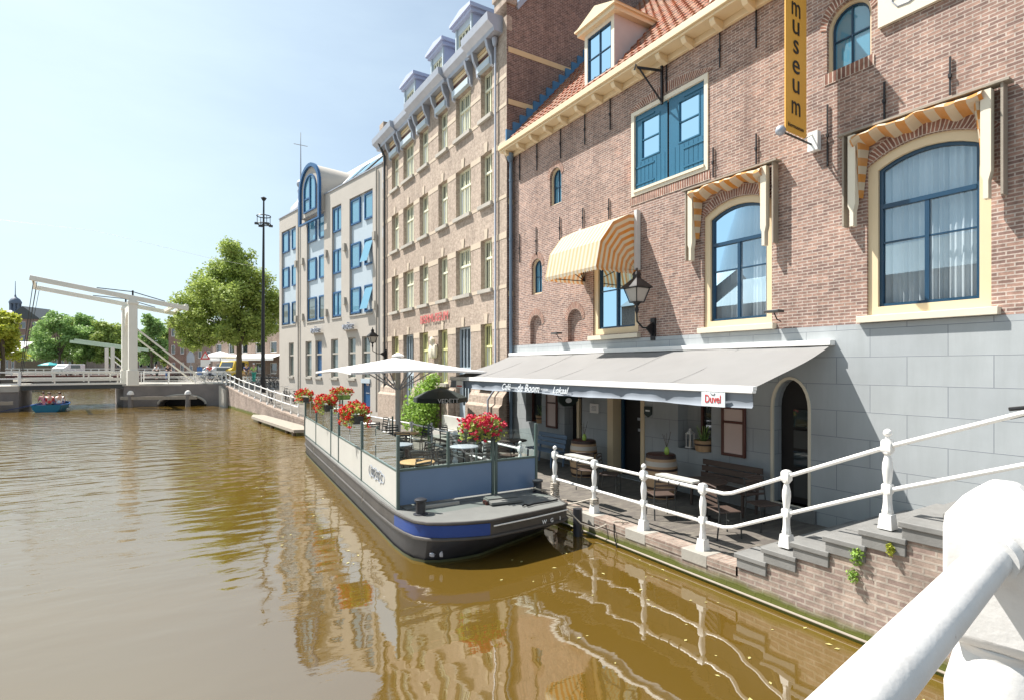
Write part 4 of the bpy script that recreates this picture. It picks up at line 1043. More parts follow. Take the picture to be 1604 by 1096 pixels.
for i in range(n+1):
    y = lerp(YA, YB, i/n); x0 = XF-0.02; wv = 0.022*math.sin(i*0.55)+0.014*math.sin(i*1.3+1); b_ = 0.03*math.sin(i*0.21)
    for j, (dz) in enumerate((0, 0.07, 0.14, 0.2, 0.23)): vs.append((x0+wv*(j/4)**1.5*1.6-(0.035*(j-3) if j > 3 else 0), y, 2.82-dz-b_*(j/4)*0.4))
mb.add(vs, [(i*5+j, (i+1)*5+j, (i+1)*5+j+1, i*5+j+1) for i in range(n) for j in range(4)])
mb.build('valance', M['valance'], aw, W=True, ang=70)
for y in (YA+0.35, 10.6, YB-0.5):
    mb = MB(); mb.tube([(9.88, y, 3.45), (8.8, y+0.55 if y < 12 else y-0.5, 3.1), (XF+0.05, y, 2.87)], 0.03, 6); mb.build('folding_arm', M['white'], aw, W=True)
xx = XF-0.055
text_obj('Café', 0.24, M['letter_w'], aw, 'lettering', (xx, 12.62, 2.70), ROT_FACADE, 0.004, W=True, shear=0.45)
text_obj('de Boom', 0.27, M['letter_w'], aw, 'lettering', (xx, 11.55, 2.70), ROT_FACADE, 0.004, W=True, shear=0.35)
text_obj('Lokaal', 0.22, M['letter_w'], aw, 'lettering', (xx, 10.22, 2.69), ROT_FACADE, 0.004, W=True, shear=0.45)
for yq in (12.2, 10.83):
    mb = MB(); mb.box((xx-0.003, yq-0.15, 2.705), (xx, yq+0.15, 2.712)); mb.box((xx-0.003, yq-0.15, 2.68), (xx, yq+0.15, 2.69)); mb.build('dash', M['letter_w'], aw, W=True)
def duvel(y, w_, h_, nm):
    mb = MB(); mb.box((xx-0.035, y-w_/2, 2.815-h_), (xx-0.02, y+w_/2, 2.815)); o = mb.build('sign_plate', P('pale_sign_cloth', (0.66, 0.70, 0.72), 0.5, var=0.02), aw, W=True, smooth=False); o['label'] = nm
    text_obj('Duvel', 0.165, M['letter_r'], o, 'lettering', (xx-0.04, y, 2.70), ROT_FACADE, 0.003, W=True, xs=0.82, sy=1.15)
    mb = MB(); mb.tube([(xx-0.04, y+0.04, 2.80), (xx-0.04, y+0.03, 2.775), (xx-0.04, y-0.03, 2.775), (xx-0.04, y-0.04, 2.80)], 0.005, 4); mb.build('emblem', M['letter_k'], o, W=True)
duvel(5.98, 0.46, 0.235, 'white sign with red word at the near end of the awning')
mb = MB(); mb.box((xx-0.03, 15.1, 2.6), (xx-0.01, 15.55, 2.81)); o = mb.build('sign_plate', M['white'], aw, W=True, smooth=False); o['label'] = 'small white sign at the far end of the awning'
mb = MB(); mb.box((xx-0.036, 15.15, 2.63), (xx-0.031, 15.5, 2.67)); mb.build('red_line', M['letter_r'], o, W=True)
# ============================================================ TALL BUFF BRICK NEIGHBOUR
X2 = 9.76
b2 = thing('school_building', 'tall four storey pale brick building with grey cornice and three lavender dormers', 'building', (12, 22, 0.4))
f2_ = ff(X2)
cols = [(17.08, 17.92), (18.72, 20.0), (20.78, 21.7), (22.78, 23.78), (24.5, 25.85), (26.5, 27.5)]
rows = [(12.24, 13.95), (9.1, 10.98), (6.02, 7.84)]
holes = [rect(a, z0, b, z1) for a, b in cols for z0, z1 in rows]
gr = [(a, b, (0.62 if i in (1, 4) else 2.55), 4.78) for i, (a, b) in enumerate(cols)]
holes += [rect(a, z0, b, z1) for a, b, z0, z1 in gr]
wall_mesh(rect(16.08, 0.3, 28.9, 14.7), holes, f2_, 0.24).build('front_wall', M['brick_2'], b2, W=True, smooth=False)
# side gable rising above the museum roof, with corner pier
mb = MB(); YS = 16.08
mb.add([(X2, YS, 0.3), (10.2, YS, 0.3), (10.2, YS, 15.5), (X2, YS, 16.1), ], [(0, 1, 2, 3)])
mb.add([(10.2, YS, 0.3), (22, YS, 0.3), (22, YS, 24), (17, YS, 24), (10.2, YS, 15.5)], [(0, 1, 2, 3, 4)])
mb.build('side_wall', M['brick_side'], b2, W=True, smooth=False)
mb = MB(); mb.box((X2-0.06, YS-0.06, 15.6), (10.15, YS+0.75, 16.9)); mb.box((X2-0.12, YS-0.12, 15.95), (10.22, YS+0.8, 16.15)); mb.build('corner_pier', M['brick_2'], b2, W=True, smooth=False)
mb = MB(); mb.box((X2-0.06, 28.5, 14.6), (10.3, 28.96, 15.9)); mb.box((X2-0.14, 28.42, 15.9), (10.38, 29.04, 16.2)); mb.build('corner_pier', M['brick_2'], b2, W=True, smooth=False)
mb = MB(); mb.box((X2-0.004, 16.075, 14.7), (X2+0.2, 28.9, 15.2)); mb.build('attic_wall', M['brick_2'], b2, W=True, smooth=False)
mb = MB(); mb.prism([(10.2, 15.5), (17, 24), (17, 24.25), (10.1, 15.65)], lambda a, b, dd: (a, YS-0.06+dd, b), 0.35); mb.build('gable_coping', M['lead'], b2, W=True, smooth=False)
for z in (14.05, 12.27, 8.86, 5.72):           # buff stone bands round the corner
    mb = MB(); mb.box((X2+0.06, YS-0.014, z-0.09), (16 if z > 10 else 10.0, YS-0.001, z+0.09)); mb.build('stone_band', M['band'], b2, W=True, smooth=False)
def bandpieces(z0, z1, mat='band', X=X2-0.012, gaps=True):
    a = 16.08
    for (p, q) in cols+[(28.9, 28.9)]:
        if p-a > 0.05:
            mb = MB(); mb.box((X, a, z0), (X2+0.001, p, z1)); mb.build('stone_band', M[mat], b2, W=True, smooth=False)
        a = q
M['band_l'] = P('pale_sandstone', (0.52, 0.43, 0.33), 0.85, var=0.1)
for z0, z1 in ((4.55, 4.80), (7.62, 7.84), (10.78, 10.98), (13.1, 13.25)): bandpieces(z0, z1, 'band_l')
for z0, z1 in ((5.92, 6.04), (9.0, 9.12), (12.14, 12.26)): bandpieces(z0, z1, 'band_l')
for (a, b) in cols:                            # keystones over the windows
    for z1 in (7.84, 10.98, 4.78):
        mb = MB(); c_ = (a+b)/2; mb.prism([(c_-0.09, z1), (c_+0.09, z1), (c_+0.13, z1+0.36), (c_-0.13, z1+0.36)], lambda p, q, dd: (X2-0.03+dd, p, q), 0.032); mb.build('keystone', M['band_l'], b2, W=True, smooth=False)
def schoolwin(a, b, z0, z1, frame, door=False, wide=False):
    w0 = 0.07; X = X2+0.17
    lp = rect(a, z0, b, z1); mb = MB(); mb.ring(lp, inset(lp, w0), ff(X), 0, 0.08)
    a0, a1 = a+w0, b-w0; zt = z1-(z1-z0)*0.36
    if not door:
        mb.box((X-0.02, a0, zt-0.04), (X+0.06, a1, zt+0.04))
        nn = 3 if (b-a) > 1.15 else 2
        for i in range(1, nn):
            c_ = lerp(a0, a1, i/nn); mb.box((X, c_-0.03, z0+w0), (X+0.055, c_+0.03, zt-0.04)); mb.box((X, c_-0.03, zt+0.04), (X+0.055, c_+0.03, z1-w0))
        nb_ = nn*2
        for i in range(1, nb_):
            if i % 2: c_ = lerp(a0, a1, i/nb_); mb.box((X+0.02, c_-0.012, z0+w0), (X+0.05, c_+0.012, zt-0.04)); mb.box((X+0.02, c_-0.012, zt+0.04), (X+0.05, c_+0.012, z1-w0))
    else:
        zt = z0+2.55
        mb.box((X-0.02, a0, zt-0.05), (X+0.06, a1, zt+0.05))
        for i in (1, 2, 3): c_ = lerp(a0, a1, i/4); mb.box((X, c_-0.02, zt+0.05), (X+0.05, c_+0.02, z1-w0))
    f = mb.build('door' if door else 'window', frame, b2, W=True, smooth=False)
    if door:
        mb = wall_mesh(rect(a0, z0, a1, zt-0.05), [rect(lerp(a0, a1, u), z0+1.1, lerp(a0, a1, u+0.17), zt-0.35) for u in (0.22, 0.45, 0.66)], ff(X+0.01), 0.03); mb.build('leaf', M['panel3'], f, W=True, smooth=False)
    mb = MB(); mb.box((X+0.06, a0-0.02, z0+w0-0.02), (X+0.065, a1+0.02, z1-w0+0.02)); mb.build('glass', M['dglass'] if not (wide and not door) else M['glasswin'], f, W=True, smooth=False)
    if not door:
        mb = MB(); mb.box((X2-0.12, a-0.08, z0-0.13), (X2+0.2, b+0.08, z0+0.005)); mb.build('sill', M['concrete'], f, W=True, smooth=False)
        if wide or random.random() < 0.5:
            mb = MB(); mb.box((X+0.055, lerp(a0, a1, 0.45), z0+w0), (X+0.058, a1, zt)); mb.build('blind', M['curtain'], f, W=True, smooth=False)
M['glasswin'] = darkglass('pale_window_glass', (0.12, 0.15, 0.14))
for i, (a, b) in enumerate(cols):
    for z0, z1 in rows: schoolwin(a, b, z0, z1, M['yframe_l'], wide=(i in (1, 4)))
for i, (a, b, z0, z1) in enumerate(gr): schoolwin(a, b, z0, z1, M['yframe'] if i not in (1, 4) else M['panel3'], door=i in (1, 4))
# projecting plinth with sloped top
mb = MB()
segs = [(16.1, 18.6), (20.1, 24.4), (25.95, 28.85)]
for a, b in segs:
    mb = MB(); mb.prism([(X2, 0.3), (X2-0.30, 0.3), (X2-0.30, 1.85), (X2-0.18, 1.95), (X2-0.14, 2.2), (X2, 2.38)], lambda p, q, dd, a=a: (p, a+dd, q), b-a); mb.build('plinth', M['brick_2'], b2, W=True, smooth=False)
# cornice: long grey gutter box in stepped lengths, brackets, coloured frieze panels
for a, b, xo in ((16.35, 18.35, 0.62), (18.35, 20.4, 0.45), (20.4, 24.2, 0.62), (24.2, 26.1, 0.45), (26.1, 28.9, 0.62)):
    mb = MB(); mb.prism([(X2, 14.72), (X2-xo*0.55, 14.72), (X2-xo*0.6, 14.85), (X2-xo*0.95, 15.0), (X2-xo, 15.26), (X2, 15.3)], lambda p, q, dd, a=a: (p, a+dd, q), b-a)
    mb.build('cornice', M['lead'], b2, W=True, smooth=False)
bk = []
for a, b in cols: bk += [a-0.16, b+0.04]
for y in bk:
    mb = MB(); mb.prism([(X2, 13.85), (X2-0.10, 13.9), (X2-0.13, 14.2), (X2-0.26, 14.42), (X2-0.34, 14.72), (X2, 14.72)], lambda p, q, dd, y=y: (p, y+dd, q), 0.13); mb.build('bracket', M['lead'], b2, W=True, smooth=False)
for a, b in cols:
    mb = MB(); mb.box((X2-0.16, a-0.03, 13.96), (X2-0.001, b+0.04, 14.2)); mb.build('lintel', M['panel3'], b2, W=True, smooth=False)
    for k, (z0, z1, mm) in enumerate(((14.22, 14.34, 'cream'), (14.36, 14.44, 'brownf'), (14.46, 14.56, 'cream'), (14.58, 14.7, 'band'))):
        mb = MB(); mb.box((X2-0.06-0.02*k, a-0.03, z0), (X2-0.001, b+0.04, z1)); mb.build('frieze_panel', M[mm], b2, W=True, smooth=False)
# roof and dormers
mb = MB(); mb.add([(10.0, 16.4, 15.3), (10.0, 28.9, 15.3), (13.6, 28.9, 19.4), (13.6, 16.4, 19.4)], [(0, 1, 2, 3)]); mb.add([(10.0, 28.9, 0.5), (18, 28.9, 0.5), (18, 28.9, 19.4), (13.6, 28.9, 19.4), (10, 28.9, 15.3)], [(0, 1, 2, 3, 4)])
mb.add([(9.77, 28.9, 0.5), (10.0, 28.9, 0.5), (10.0, 28.9, 15.3), (9.77, 28.9, 15.3)], [(0, 1, 2, 3)])
mb.build('roof', M['dkgrey'], b2, W=True, smooth=False)
for (y0, y1) in ((19.3, 20.75), (21.95, 23.3), (25.2, 26.65)):
    Xd = 10.15; z0, z1 = 15.4, 17.15; ym = (y0+y1)/2
    mb = wall_mesh(rect(y0, z0, y1, z1), [rect(y0+0.18, z0+0.25, y1-0.18, z1-0.3)], ff(Xd), 0.1); d_ = mb.build('dormer', M['panel3'], b2, W=True, smooth=False)
    for y in (y0, y1):
        mb = MB(); mb.add([(Xd, y, z0-0.1), (12.0, y, z0-0.1), (12.0, y, z1), (Xd, y, z1)], [(0, 1, 2, 3)]); mb.build('cheek', M['lav'], d_, W=True, smooth=False)
    mb = MB(); mb.box((Xd-0.15, y0-0.13, z1), (12.4, y1+0.13, z1+0.14)); mb.box((Xd-0.24, y0-0.22, z1+0.14), (12.5, y1+0.22, z1+0.26))
    mb.prism([(y0-0.2, z1+0.26), (y1+0.2, z1+0.26), (y1+0.2, z1+0.3), (ym, z1+0.44), (y0-0.2, z1+0.3)], lambda a, b, dd: (Xd-0.22+dd, a, b), 2.3); mb.build('pediment_roof', M['lav'], d_, W=True, smooth=False)
    mb = MB(); a0, a1, b0, b1 = y0+0.18, y1-0.18, z0+0.25, z1-0.3
    mb.ring(rect(a0, b0, a1, b1), rect(a0+0.05, b0+0.05, a1-0.05, b1-0.05), ff(Xd+0.03), 0, 0.05)
    for t_ in (0.25, 0.5, 0.75): c_ = lerp(a0, a1, t_); mb.box((Xd+0.035, c_-0.03, b0), (Xd+0.07, c_+0.03, b1))
    mb.build('sash', M['yframe_l'], d_, W=True, smooth=False)
    mb = MB(); mb.box((Xd+0.07, a0, b0), (Xd+0.075, a1, b1)); mb.build('glass', M['dglass'], d_, W=True, smooth=False)
    for yq in (y0+0.06, y1-0.06):
        mb = MB(); mb.box((Xd-0.06, yq-0.05, z0), (Xd-0.001, yq+0.05, z1)); mb.build('pilaster', M['panel3'], d_, W=True, smooth=False)
# drainpipe on the facade
dp = thing('downpipe', 'thin grey downpipe on the pale brick facade left of the museum corner', 'downpipe', (X2-0.06, 16.75, 0.4))
mb = MB(); mb.tube([(X2-0.08, 16.72, 14.6), (X2-0.08, 16.72, 2.5), (X2-0.38, 16.72, 2.1), (X2-0.38, 16.72, 0.4)], 0.04, 8); mb.lathe([(0.05, 0), (0.10, 0.14), (0.11, 0.3)], (X2-0.10, 16.72, 14.4), 10)
mb.build('pipe', M['lead'], dp, W=True)
dp = thing('downpipe', 'dark downpipe between the pale brick building and the modern beige building', 'downpipe', (X2-0.1, 28.4, 0.5))
mb = MB(); mb.tube([(X2-0.45, 28.3, 15.0), (X2-0.1, 28.35, 14.3), (X2-0.1, 28.35, 0.4)], 0.065, 8); mb.build('pipe', M['dkgrey'], dp, W=True)
# faded red wall lettering
wl = thing('wall_lettering', 'faded red wall lettering above the ground floor windows of the pale brick building', 'lettering', (X2-0.02, 22.1, 5.3))
text_obj('BIERMUSEUM', 0.52, M['letter_p'], wl, 'letters', (X2-0.05, 22.1, 5.32), ROT_FACADE, 0.01, W=True, xs=0.98)
# lantern by the seam
lantern('wall_lantern', 'black street lantern on a curly bracket where pale brick and beige facades meet', (9.0, 28.3, 4.75), 0.7, sc_=0.95)
# small stone crest over the side door
cr = thing('stone_crest', 'pale carved stone crest on the pale brick wall behind the white parasol', 'relief', (X2-0.1, 21.95, 3.6))
mb = MB(); mb.blob((-0.05, 0, 0.35), (0.12, 0.28, 0.35), 10, 0.15); mb.blob((-0.08, 0, 0.75), (0.12, 0.16, 0.18), 8, 0.15); mb.blob((-0.05, 0.25, 0.3), (0.1, 0.15, 0.3), 8, 0.15); mb.blob((-0.05, -0.25, 0.3), (0.1, 0.15, 0.3), 8, 0.15); mb.build('carving', M['cream_l'], cr)

# ============================================================ BEIGE MODERN BUILDING (its own axes)
A3 = R(10.6); O3 = Vector((X2, 28.92, 0)); ex = Vector((math.cos(A3), math.sin(A3), 0)); ey = Vector((-math.sin(A3), math.cos(A3), 0))
def hit3(u, v):
    x, y = ray(u)      # D*(x,y) = O3 + t*ey
    det = x*(-ey.y)-(-ey.x)*y
    D = (O3.x*(-ey.y)-(-ey.x)*O3.y)/det; t = (x*O3.y-y*O3.x)/det
    return t, CAMZ-D*(v-575)/866
b3 = thing('office_building', 'modern beige rendered building with blue windows and a round topped dormer', 'building', O3, A3)
f3 = lambda a, b, dd: (dd, a, b)
L3 = 15.3; H3 = 14.15
h = lambda u: hit3(u, 500)[0]
bays = [(h(583), h(569), h(562), h(548)), (h(534), None, None, h(520.5)), (h(507), h(498), h(493), h(481)), (h(463), h(455.5), h(450.5), h(441.5))]
zr = [(11.1, 12.9), (8.35, 9.95), (5.45, 7.1)]
zr = []
for u, vt, vb in ((562, 308, 348), (562, 378, 418), (562, 449, 490)): zr.append((hit3(u, vb)[1], hit3(u, vt)[1]))
gz = (hit3(557, 592)[1], hit3(557, 528)[1])
recess = []
for bay in bays: recess.append(rect(bay[0]-0.05, zr[2][0]-0.1, bay[3]+0.05, zr[0][1]+0.1))
gw = [(h(580), h(567)), (h(557), h(545.5)), (h(529.5), h(518.5)), (h(504), h(494)), (h(488), h(478.5)), (h(460), h(452.5))]
holes = recess+[rect(a, gz[0], b, gz[1]) for a, b in gw]
dz0 = 0.6
holes[4] = rect(gw[0][0], gz[0]+1.15 if False else gz[0], gw[0][1], gz[1])
doorr = rect(gw[0][0], 0.5, gw[0][1], gz[0]-0.25)
wall_mesh(rect(0.02, 0.3, L3, H3), holes+[doorr], f3, 0.18).build('front_wall', M['render3'], b3, smooth=False)
mb = MB(); mb.add([(0, L3, 0.3), (14, L3, 0.3), (14, L3, H3), (0, L3, H3)], [(0, 1, 2, 3)]); mb.add([(0, 0.02, H3-0.0), (0, L3, H3), (0.3, L3, H3), (0.3, 0.02, H3)], [(0, 1, 2, 3)]); mb.build('side_wall', M['render3'], b3, smooth=False)
mb = MB(); mb.box((-0.05, 0.02, H3), (0.3, L3+0.05, H3+0.06)); mb.build('parapet_cap', M['lead'], b3, smooth=False)
for i, bay in enumerate(bays):
    a0, a1 = bay[0], bay[3]
    mb = MB(); mb.box((0.14, a0-0.05, zr[2][0]-0.1), (0.16, a1+0.05, zr[0][1]+0.1)); pn = mb.build('spandrel', M['panel3'], b3, smooth=False)
    mb = MB(); mb.box((-0.05, a0-0.06, zr[2][0]-0.17), (0.14, a1+0.06, zr[2][0]-0.1)); mb.build('sill', M['concrete'], b3, smooth=False)
    prs = [(bay[0], bay[1]), (bay[2], bay[3])] if bay[1] else [(bay[0], bay[3])]
    for r_, (z0, z1) in enumerate(zr):
        for k, (p, q) in enumerate(prs):
            mb = MB(); mb.ring(rect(p, z0, q, z1), rect(p+0.09, z0+0.09, q-0.09, z1-0.09), f3, 0.05, 0.139)
            if len(prs) == 1:
                c_ = (p+q)/2; mb.box((0.06, c_-0.05, z0+0.09), (0.13, c_+0.05, z1-0.09)); 
            f = mb.build('window', M['blue3'], b3, smooth=False)
            mb = MB()
            if i == 0 and k == 0 and r_ >= 1:    # open tilted lights
                mb.add([(0.10, p+0.09, z1-0.09), (0.10, q-0.09, z1-0.09), (-0.28, q-0.09, z0+0.12), (-0.28, p+0.09, z0+0.12)], [(0, 1, 2, 3)])
            else: mb.box((0.10, p+0.08, z0+0.08), (0.11, q-0.08, z1-0.08))
            mb.build('glass', M['bglass'] if r_ < 2 or i < 2 else M['glasswin'], f, smooth=False)
for k, (p, q) in enumerate(gw):
    z0, z1 = gz
    mb = MB(); mb.ring(rect(p, z0, q, z1), rect(p+0.07, z0+0.07, q-0.07, z1-0.07), f3, 0.08, 0.16); mb.box((0.06, p+0.07, lerp(z0, z1, 0.62)-0.05), (0.14, q-0.07, lerp(z0, z1, 0.62)+0.05))
    f = mb.build('window', M['concrete'], b3, smooth=False)
    mb = MB(); mb.box((0.15, p+0.05, z0+0.05), (0.16, q-0.05, z1-0.05)); mb.build('glass', M['blue3'] if k == 3 else M['glasswin'], f, smooth=False)
    if k: mb = MB(); mb.box((-0.10, p-0.05, z0-0.13), (0.1, q+0.05, z0+0.004)); mb.build('sill', M['concrete'], f, smooth=False)
p, q = gw[0]
mb = MB(); mb.box((0.12, p, 0.5), (0.17, q, gz[0]-0.25)); dd_ = mb.build('door', M['blue3'], b3, smooth=False); dd_['label'] = 'deep blue entrance door behind the flower boxes'
mb = MB(); mb.box((0.10, lerp(p, q, 0.35), 2.2), (0.118, lerp(p, q, 0.65), 2.45)); mb.build('notice', M['pink'], dd_, smooth=False)
mb = MB(); mb.box((0.10, lerp(p, q, 0.3), 1.75), (0.118, lerp(p, q, 0.7), 1.82)); mb.build('notice', M['lead'], dd_, smooth=False)
mb = MB(); mb.box((-0.06, p-0.03, gz[0]-0.25), (0.15, q+0.03, gz[0]-0.002)); mb.build('lintel', M['panel3'], dd_, smooth=False)
for u, v in ((541, 472), (541, 388), (512, 398), (512, 490), (475, 410), (475, 497), (588, 370), (588, 478), (465, 414), (465, 500)):
    t_, z_ = hit3(u, v); mb = MB(); mb.box((-0.14, t_-0.13, z_-0.22), (-0.002, t_+0.13, z_+0.22)); mb.build('vent_box', M['concrete'], b3, smooth=False)
# little balcony-like letter shelves above the ground windows
for u, v in ((499, 517), (550.5, 511)):
    t_, z_ = hit3(u, v)
    text_obj('voice', 0.62, M['lead'], b3, 'letters', (-0.22, t_, z_), ROT_FACADE, 0.08)
    mb = MB(); mb.box((-0.2, t_-0.75, z_-0.24), (-0.003, t_+0.75, z_-0.21)); mb.build('letter_rail', M['concrete'], b3, smooth=False)
# round topped dormer
tA, tB = h(507)-0.1, h(478)+0.1; rc_ = (tB-tA)/2; tc_ = (tA+tB)/2; zA = H3-1.0
zsp = hit3(490, 262)[1]-rc_
def archp(r, z0, n=16): return [(tc_-r, z0), (tc_+r, z0)]+[(tc_+r*math.cos(PI*i/n), zsp+r*math.sin(PI*i/n)) for i in range(n+1)]
mb = MB(); n = 16
pts = archp(rc_, zA)
mb.prism(pts[1:]+[pts[0]], lambda a, b, dd: (-0.25+dd, a, b), 3.2); dm = mb.build('round_dormer', M['render3'], b3, ang=40)
mb = MB(); mb.ring(archp(rc_+0.09, zA-0.5), archp(rc_-0.14, zA-0.5+0.1), f3, -0.40, -0.24); mb.build('blue_rim', M['blue3'], dm, ang=40)
lp = archp(rc_*0.62, zA+0.25); mb = MB(); mb.ring(lp, inset(lp, 0.1), f3, -0.33, -0.252); mb.box((-0.32, tc_-0.06, zA+0.35), (-0.26, tc_+0.06, zsp+rc_*0.5)); mb.box((-0.315, tc_+0.06, zA+1.1), (-0.262, tc_+rc_*0.5, zA+1.2)); mb.build('window_frame', M['blue3'], dm, smooth=False)
V = [(-0.256, a, b) for a, b in lp]; mb = MB(); mb.add(V, [tuple(range(len(V)))]); mb.build('glass', M['bglass'], dm, smooth=False)
# sloped metal roof with skylights
mb = MB(); mb.add([(0.3, 0.0, H3+0.05), (0.3, L3-3.0, H3+0.05), (3.0, L3-3.5, H3+2.9), (3.0, 0.0, H3+2.9)], [(0, 1, 2, 3)]); mb.add([(0.3, L3-3.0, H3), (12, L3-3, H3), (12, L3-3.5, H3+2.9), (3, L3-3.5, H3+2.9)], [(0, 1, 2, 3)])
M['zincroof'] = P('pale_zinc_roof', (0.55, 0.54, 0.52), 0.5, 0.1, var=0.06)
mb.build('metal_roof', M['zincroof'], b3, smooth=False)
for a, b in ((0.6, 2.6), (3.3, 4.6), (4.9, 5.9)):
    k0, k1 = 0.12, 0.6
    P0 = lambda a_, k, e: (0.3+2.7*k-e*0.7, a_, H3+0.05+2.85*k+e*0.7)
    mb = MB(); mb.add([P0(a, k0, 0.12), P0(b, k0, 0.12), P0(b, k1, 0.12), P0(a, k1, 0.12), P0(a, k0, 0), P0(b, k0, 0), P0(b, k1, 0), P0(a, k1, 0)], [(0, 1, 2, 3), (0, 4, 5, 1), (1, 5, 6, 2), (2, 6, 7, 3), (3, 7, 4, 0)]); s_ = mb.build('skylight', M['dkgrey'], b3, smooth=False)
    mb = MB(); e = 0.13; mb.add([P0(a+0.1, k0+0.04, e), P0(b-0.1, k0+0.04, e), P0(b-0.1, k1-0.04, e), P0(a+0.1, k1-0.04, e)], [(0, 1, 2, 3)]); mb.build('glass', M['bglass'], s_, smooth=False)
for t_ in (h(469), 0.55):
    mb = MB(); mb.cyl((-0.08, t_, 0.8), (-0.08, t_, H3-0.1), 0.05, n=8); mb.build('drain_pipe', M['concrete'], b3)
# thin spire behind (church lantern)
sp = thing('church_spire', 'slender openwork spire with cross rising behind the beige building', 'spire', PD(471, 75, 13.0))
mb = MB(); mb.lathe([(2.6, 0), (1.3, 4.0), (1.25, 5.2), (1.6, 5.3), (1.6, 5.6)], n=8); mb.build('roof', M['lead'], sp, ang=20)
for k in range(8):
    a = k*PI/4; mb = MB(); mb.cyl((1.1*math.cos(a), 1.1*math.sin(a), 5.6), (0.9*math.cos(a), 0.9*math.sin(a), 10.2), 0.13, n=6); mb.build('column', M['lead'], sp)
mb = MB(); mb.lathe([(1.2, 10.1), (1.5, 10.6), (1.3, 11.6), (0.5, 12.6), (0.3, 13.5), (0.45, 14.0), (0.3, 14.5), (0.12, 15), (0.08, 18), (0.03, 22)], n=10); mb.blob((0, 0, 15.0), 0.55, 10); mb.build('finial', M['lead'], sp)
mb = MB(); mb.bar((-0.9, 0, 20.3), (0.9, 0, 20.3), 0.07); mb.bar((0, 0, 17), (0, 0, 22.0), 0.07); mb.build('cross', M['zincroof'], sp)
# ============================================================ TERRACE BARGE
barge = thing('terrace_barge', 'black flat barge with blue bow stripe carrying a glass screened cafe terrace', 'barge', (5, 14, 0))
DZ = 0.62
def px_(y): return 3.42+max(0, y-9.5)*0.0735     # port edge
out_ = [(4.75, 22.35), (4.42, 22.1), (4.32, 21.5)]+[(px_(y), y) for y in (20, 18, 16, 14, 12, 10.6, 9.5)]
out_ += [(3.42, 9.0), (3.46, 8.65), (3.58, 8.4), (3.8, 8.22), (4.1, 8.06), (4.5, 7.94), (5.3, 8.0), (6.12, 8.1), (6.28, 8.2), (6.42, 8.7), (6.55, 9.5), (6.6, 12), (6.58, 16), (6.5, 20), (6.4, 22.1), (6.1, 22.35)]
def lvl(z, off, bow, N=None):
    cx, cy = 5.1, 15; r = []
    for i, (x, y) in enumerate(out_):
        p0 = Vector(out_[i-1]); p1 = Vector(out_[(i+1) % len(out_)]); t_ = (p1-p0).normalized(); nrm_ = Vector((t_.y, -t_.x))
        if nrm_.dot(Vector((x-cx, y-cy))) < 0: nrm_ = -nrm_
        f = max(0, min(1, (9.9-y)/1.9))
        lift = 0.09*max(0, min(1, (10.5-y)/2.5))*(1 if z > 0.2 else 0)
        r.append((x+nrm_.x*off, y+nrm_.y*off+bow*f*(0.15+0.85*max(0, min(1, (x-3.5)/2.6))), z+lift))
    return r
def shell(name, levels, mat, sub=None, ang=30):
    mb = MB(); n = len(out_); vs = []
    for L in levels: vs += L
    fs = []
    for k in range(len(levels)-1):
        for i in range(n):
            if sub and not sub(i): continue
            j = (i+1) % n; fs.append((k*n+i, k*n+j, (k+1)*n+j, (k+1)*n+i))
    mb.add(vs, fs); return mb.build(name, mat, barge, W=True, ang=ang)
shell('hull', [lvl(-0.7, -0.35, 2.6), lvl(-0.2, -0.10, 1.6), lvl(0.02, -0.02, 0.85), lvl(0.33, 0.0, 0.0)], M['blackpaint'])
M['algae'] = P('algae_waterline', (0.07, 0.075, 0.03), 0.8, var=0.4, vs=6)
shell('waterline_growth', [lvl(-0.05, 0.002, 0.85), lvl(0.045, 0.004, 0.80)], M['algae'])
shell('bulwark', [lvl(0.33, 0.0, 0), lvl(0.60, 0.0, 0)], M['hullgrey'])
bi = [i for i in range(len(out_)-1) if out_[i][1] < 9.6 and out_[i+1][1] < 9.6 and out_[i][0] < 4.45]
mb = MB(); La, Lb = lvl(0.37, 0.006, 0), lvl(0.565, 0.006, 0); idx = bi+[bi[-1]+1]
mb.add([La[i] for i in idx]+[Lb[i] for i in idx], [(k, k+1, len(idx)+k+1, len(idx)+k) for k in range(len(idx)-1)]); mb.build('blue_stripe', M['bluestripe'], barge, W=True)
def ringtube(z, off, r, name, mat):
    mb = MB(); mb.tube(lvl(z, off, 0), r*0.8, 8, closed=True); return mb.build(name, mat, barge, W=True)
ringtube(0.34, 0.01, 0.035, 'rubbing_strake', M['hullgrey']); ringtube(0.60, 0.0, 0.035, 'gunwale', M['hullgrey'])
mb = MB(); L = lvl(0.612, -0.01, 0); mb.add(L, [tuple(range(len(L)))]); mb.build('deck', M['deck'], barge, W=True, smooth=False)
mb = MB(); mb.tube([(4.55, 7.90, 0.61), (5.3, 7.965, 0.61), (6.2, 8.07, 0.62)], 0.012, 6); mb.build('white_line', M['white'], barge, W=True)
for s_, x in (('W', 5.62), ('G', 5.80), ('1', 6.0)):
    text_obj(s_, 0.10, M['letter_w'], barge, 'hull_mark', (x, 7.955+0.135*(x-5.3)-0.02, 0.50), Matrix.Rotation(R(7), 4, 'Z') @ ROT_FRONT, 0.003, W=True)
mb = MB(); mb.blob((3.63, 8.32, 0.18), (0.05, 0.04, 0.035), 6, 0.3); mb.blob((3.75, 8.22, 0.2), (0.03, 0.03, 0.05), 6, 0.3); mb.build('paint_scuff', M['lead'], barge, W=True)
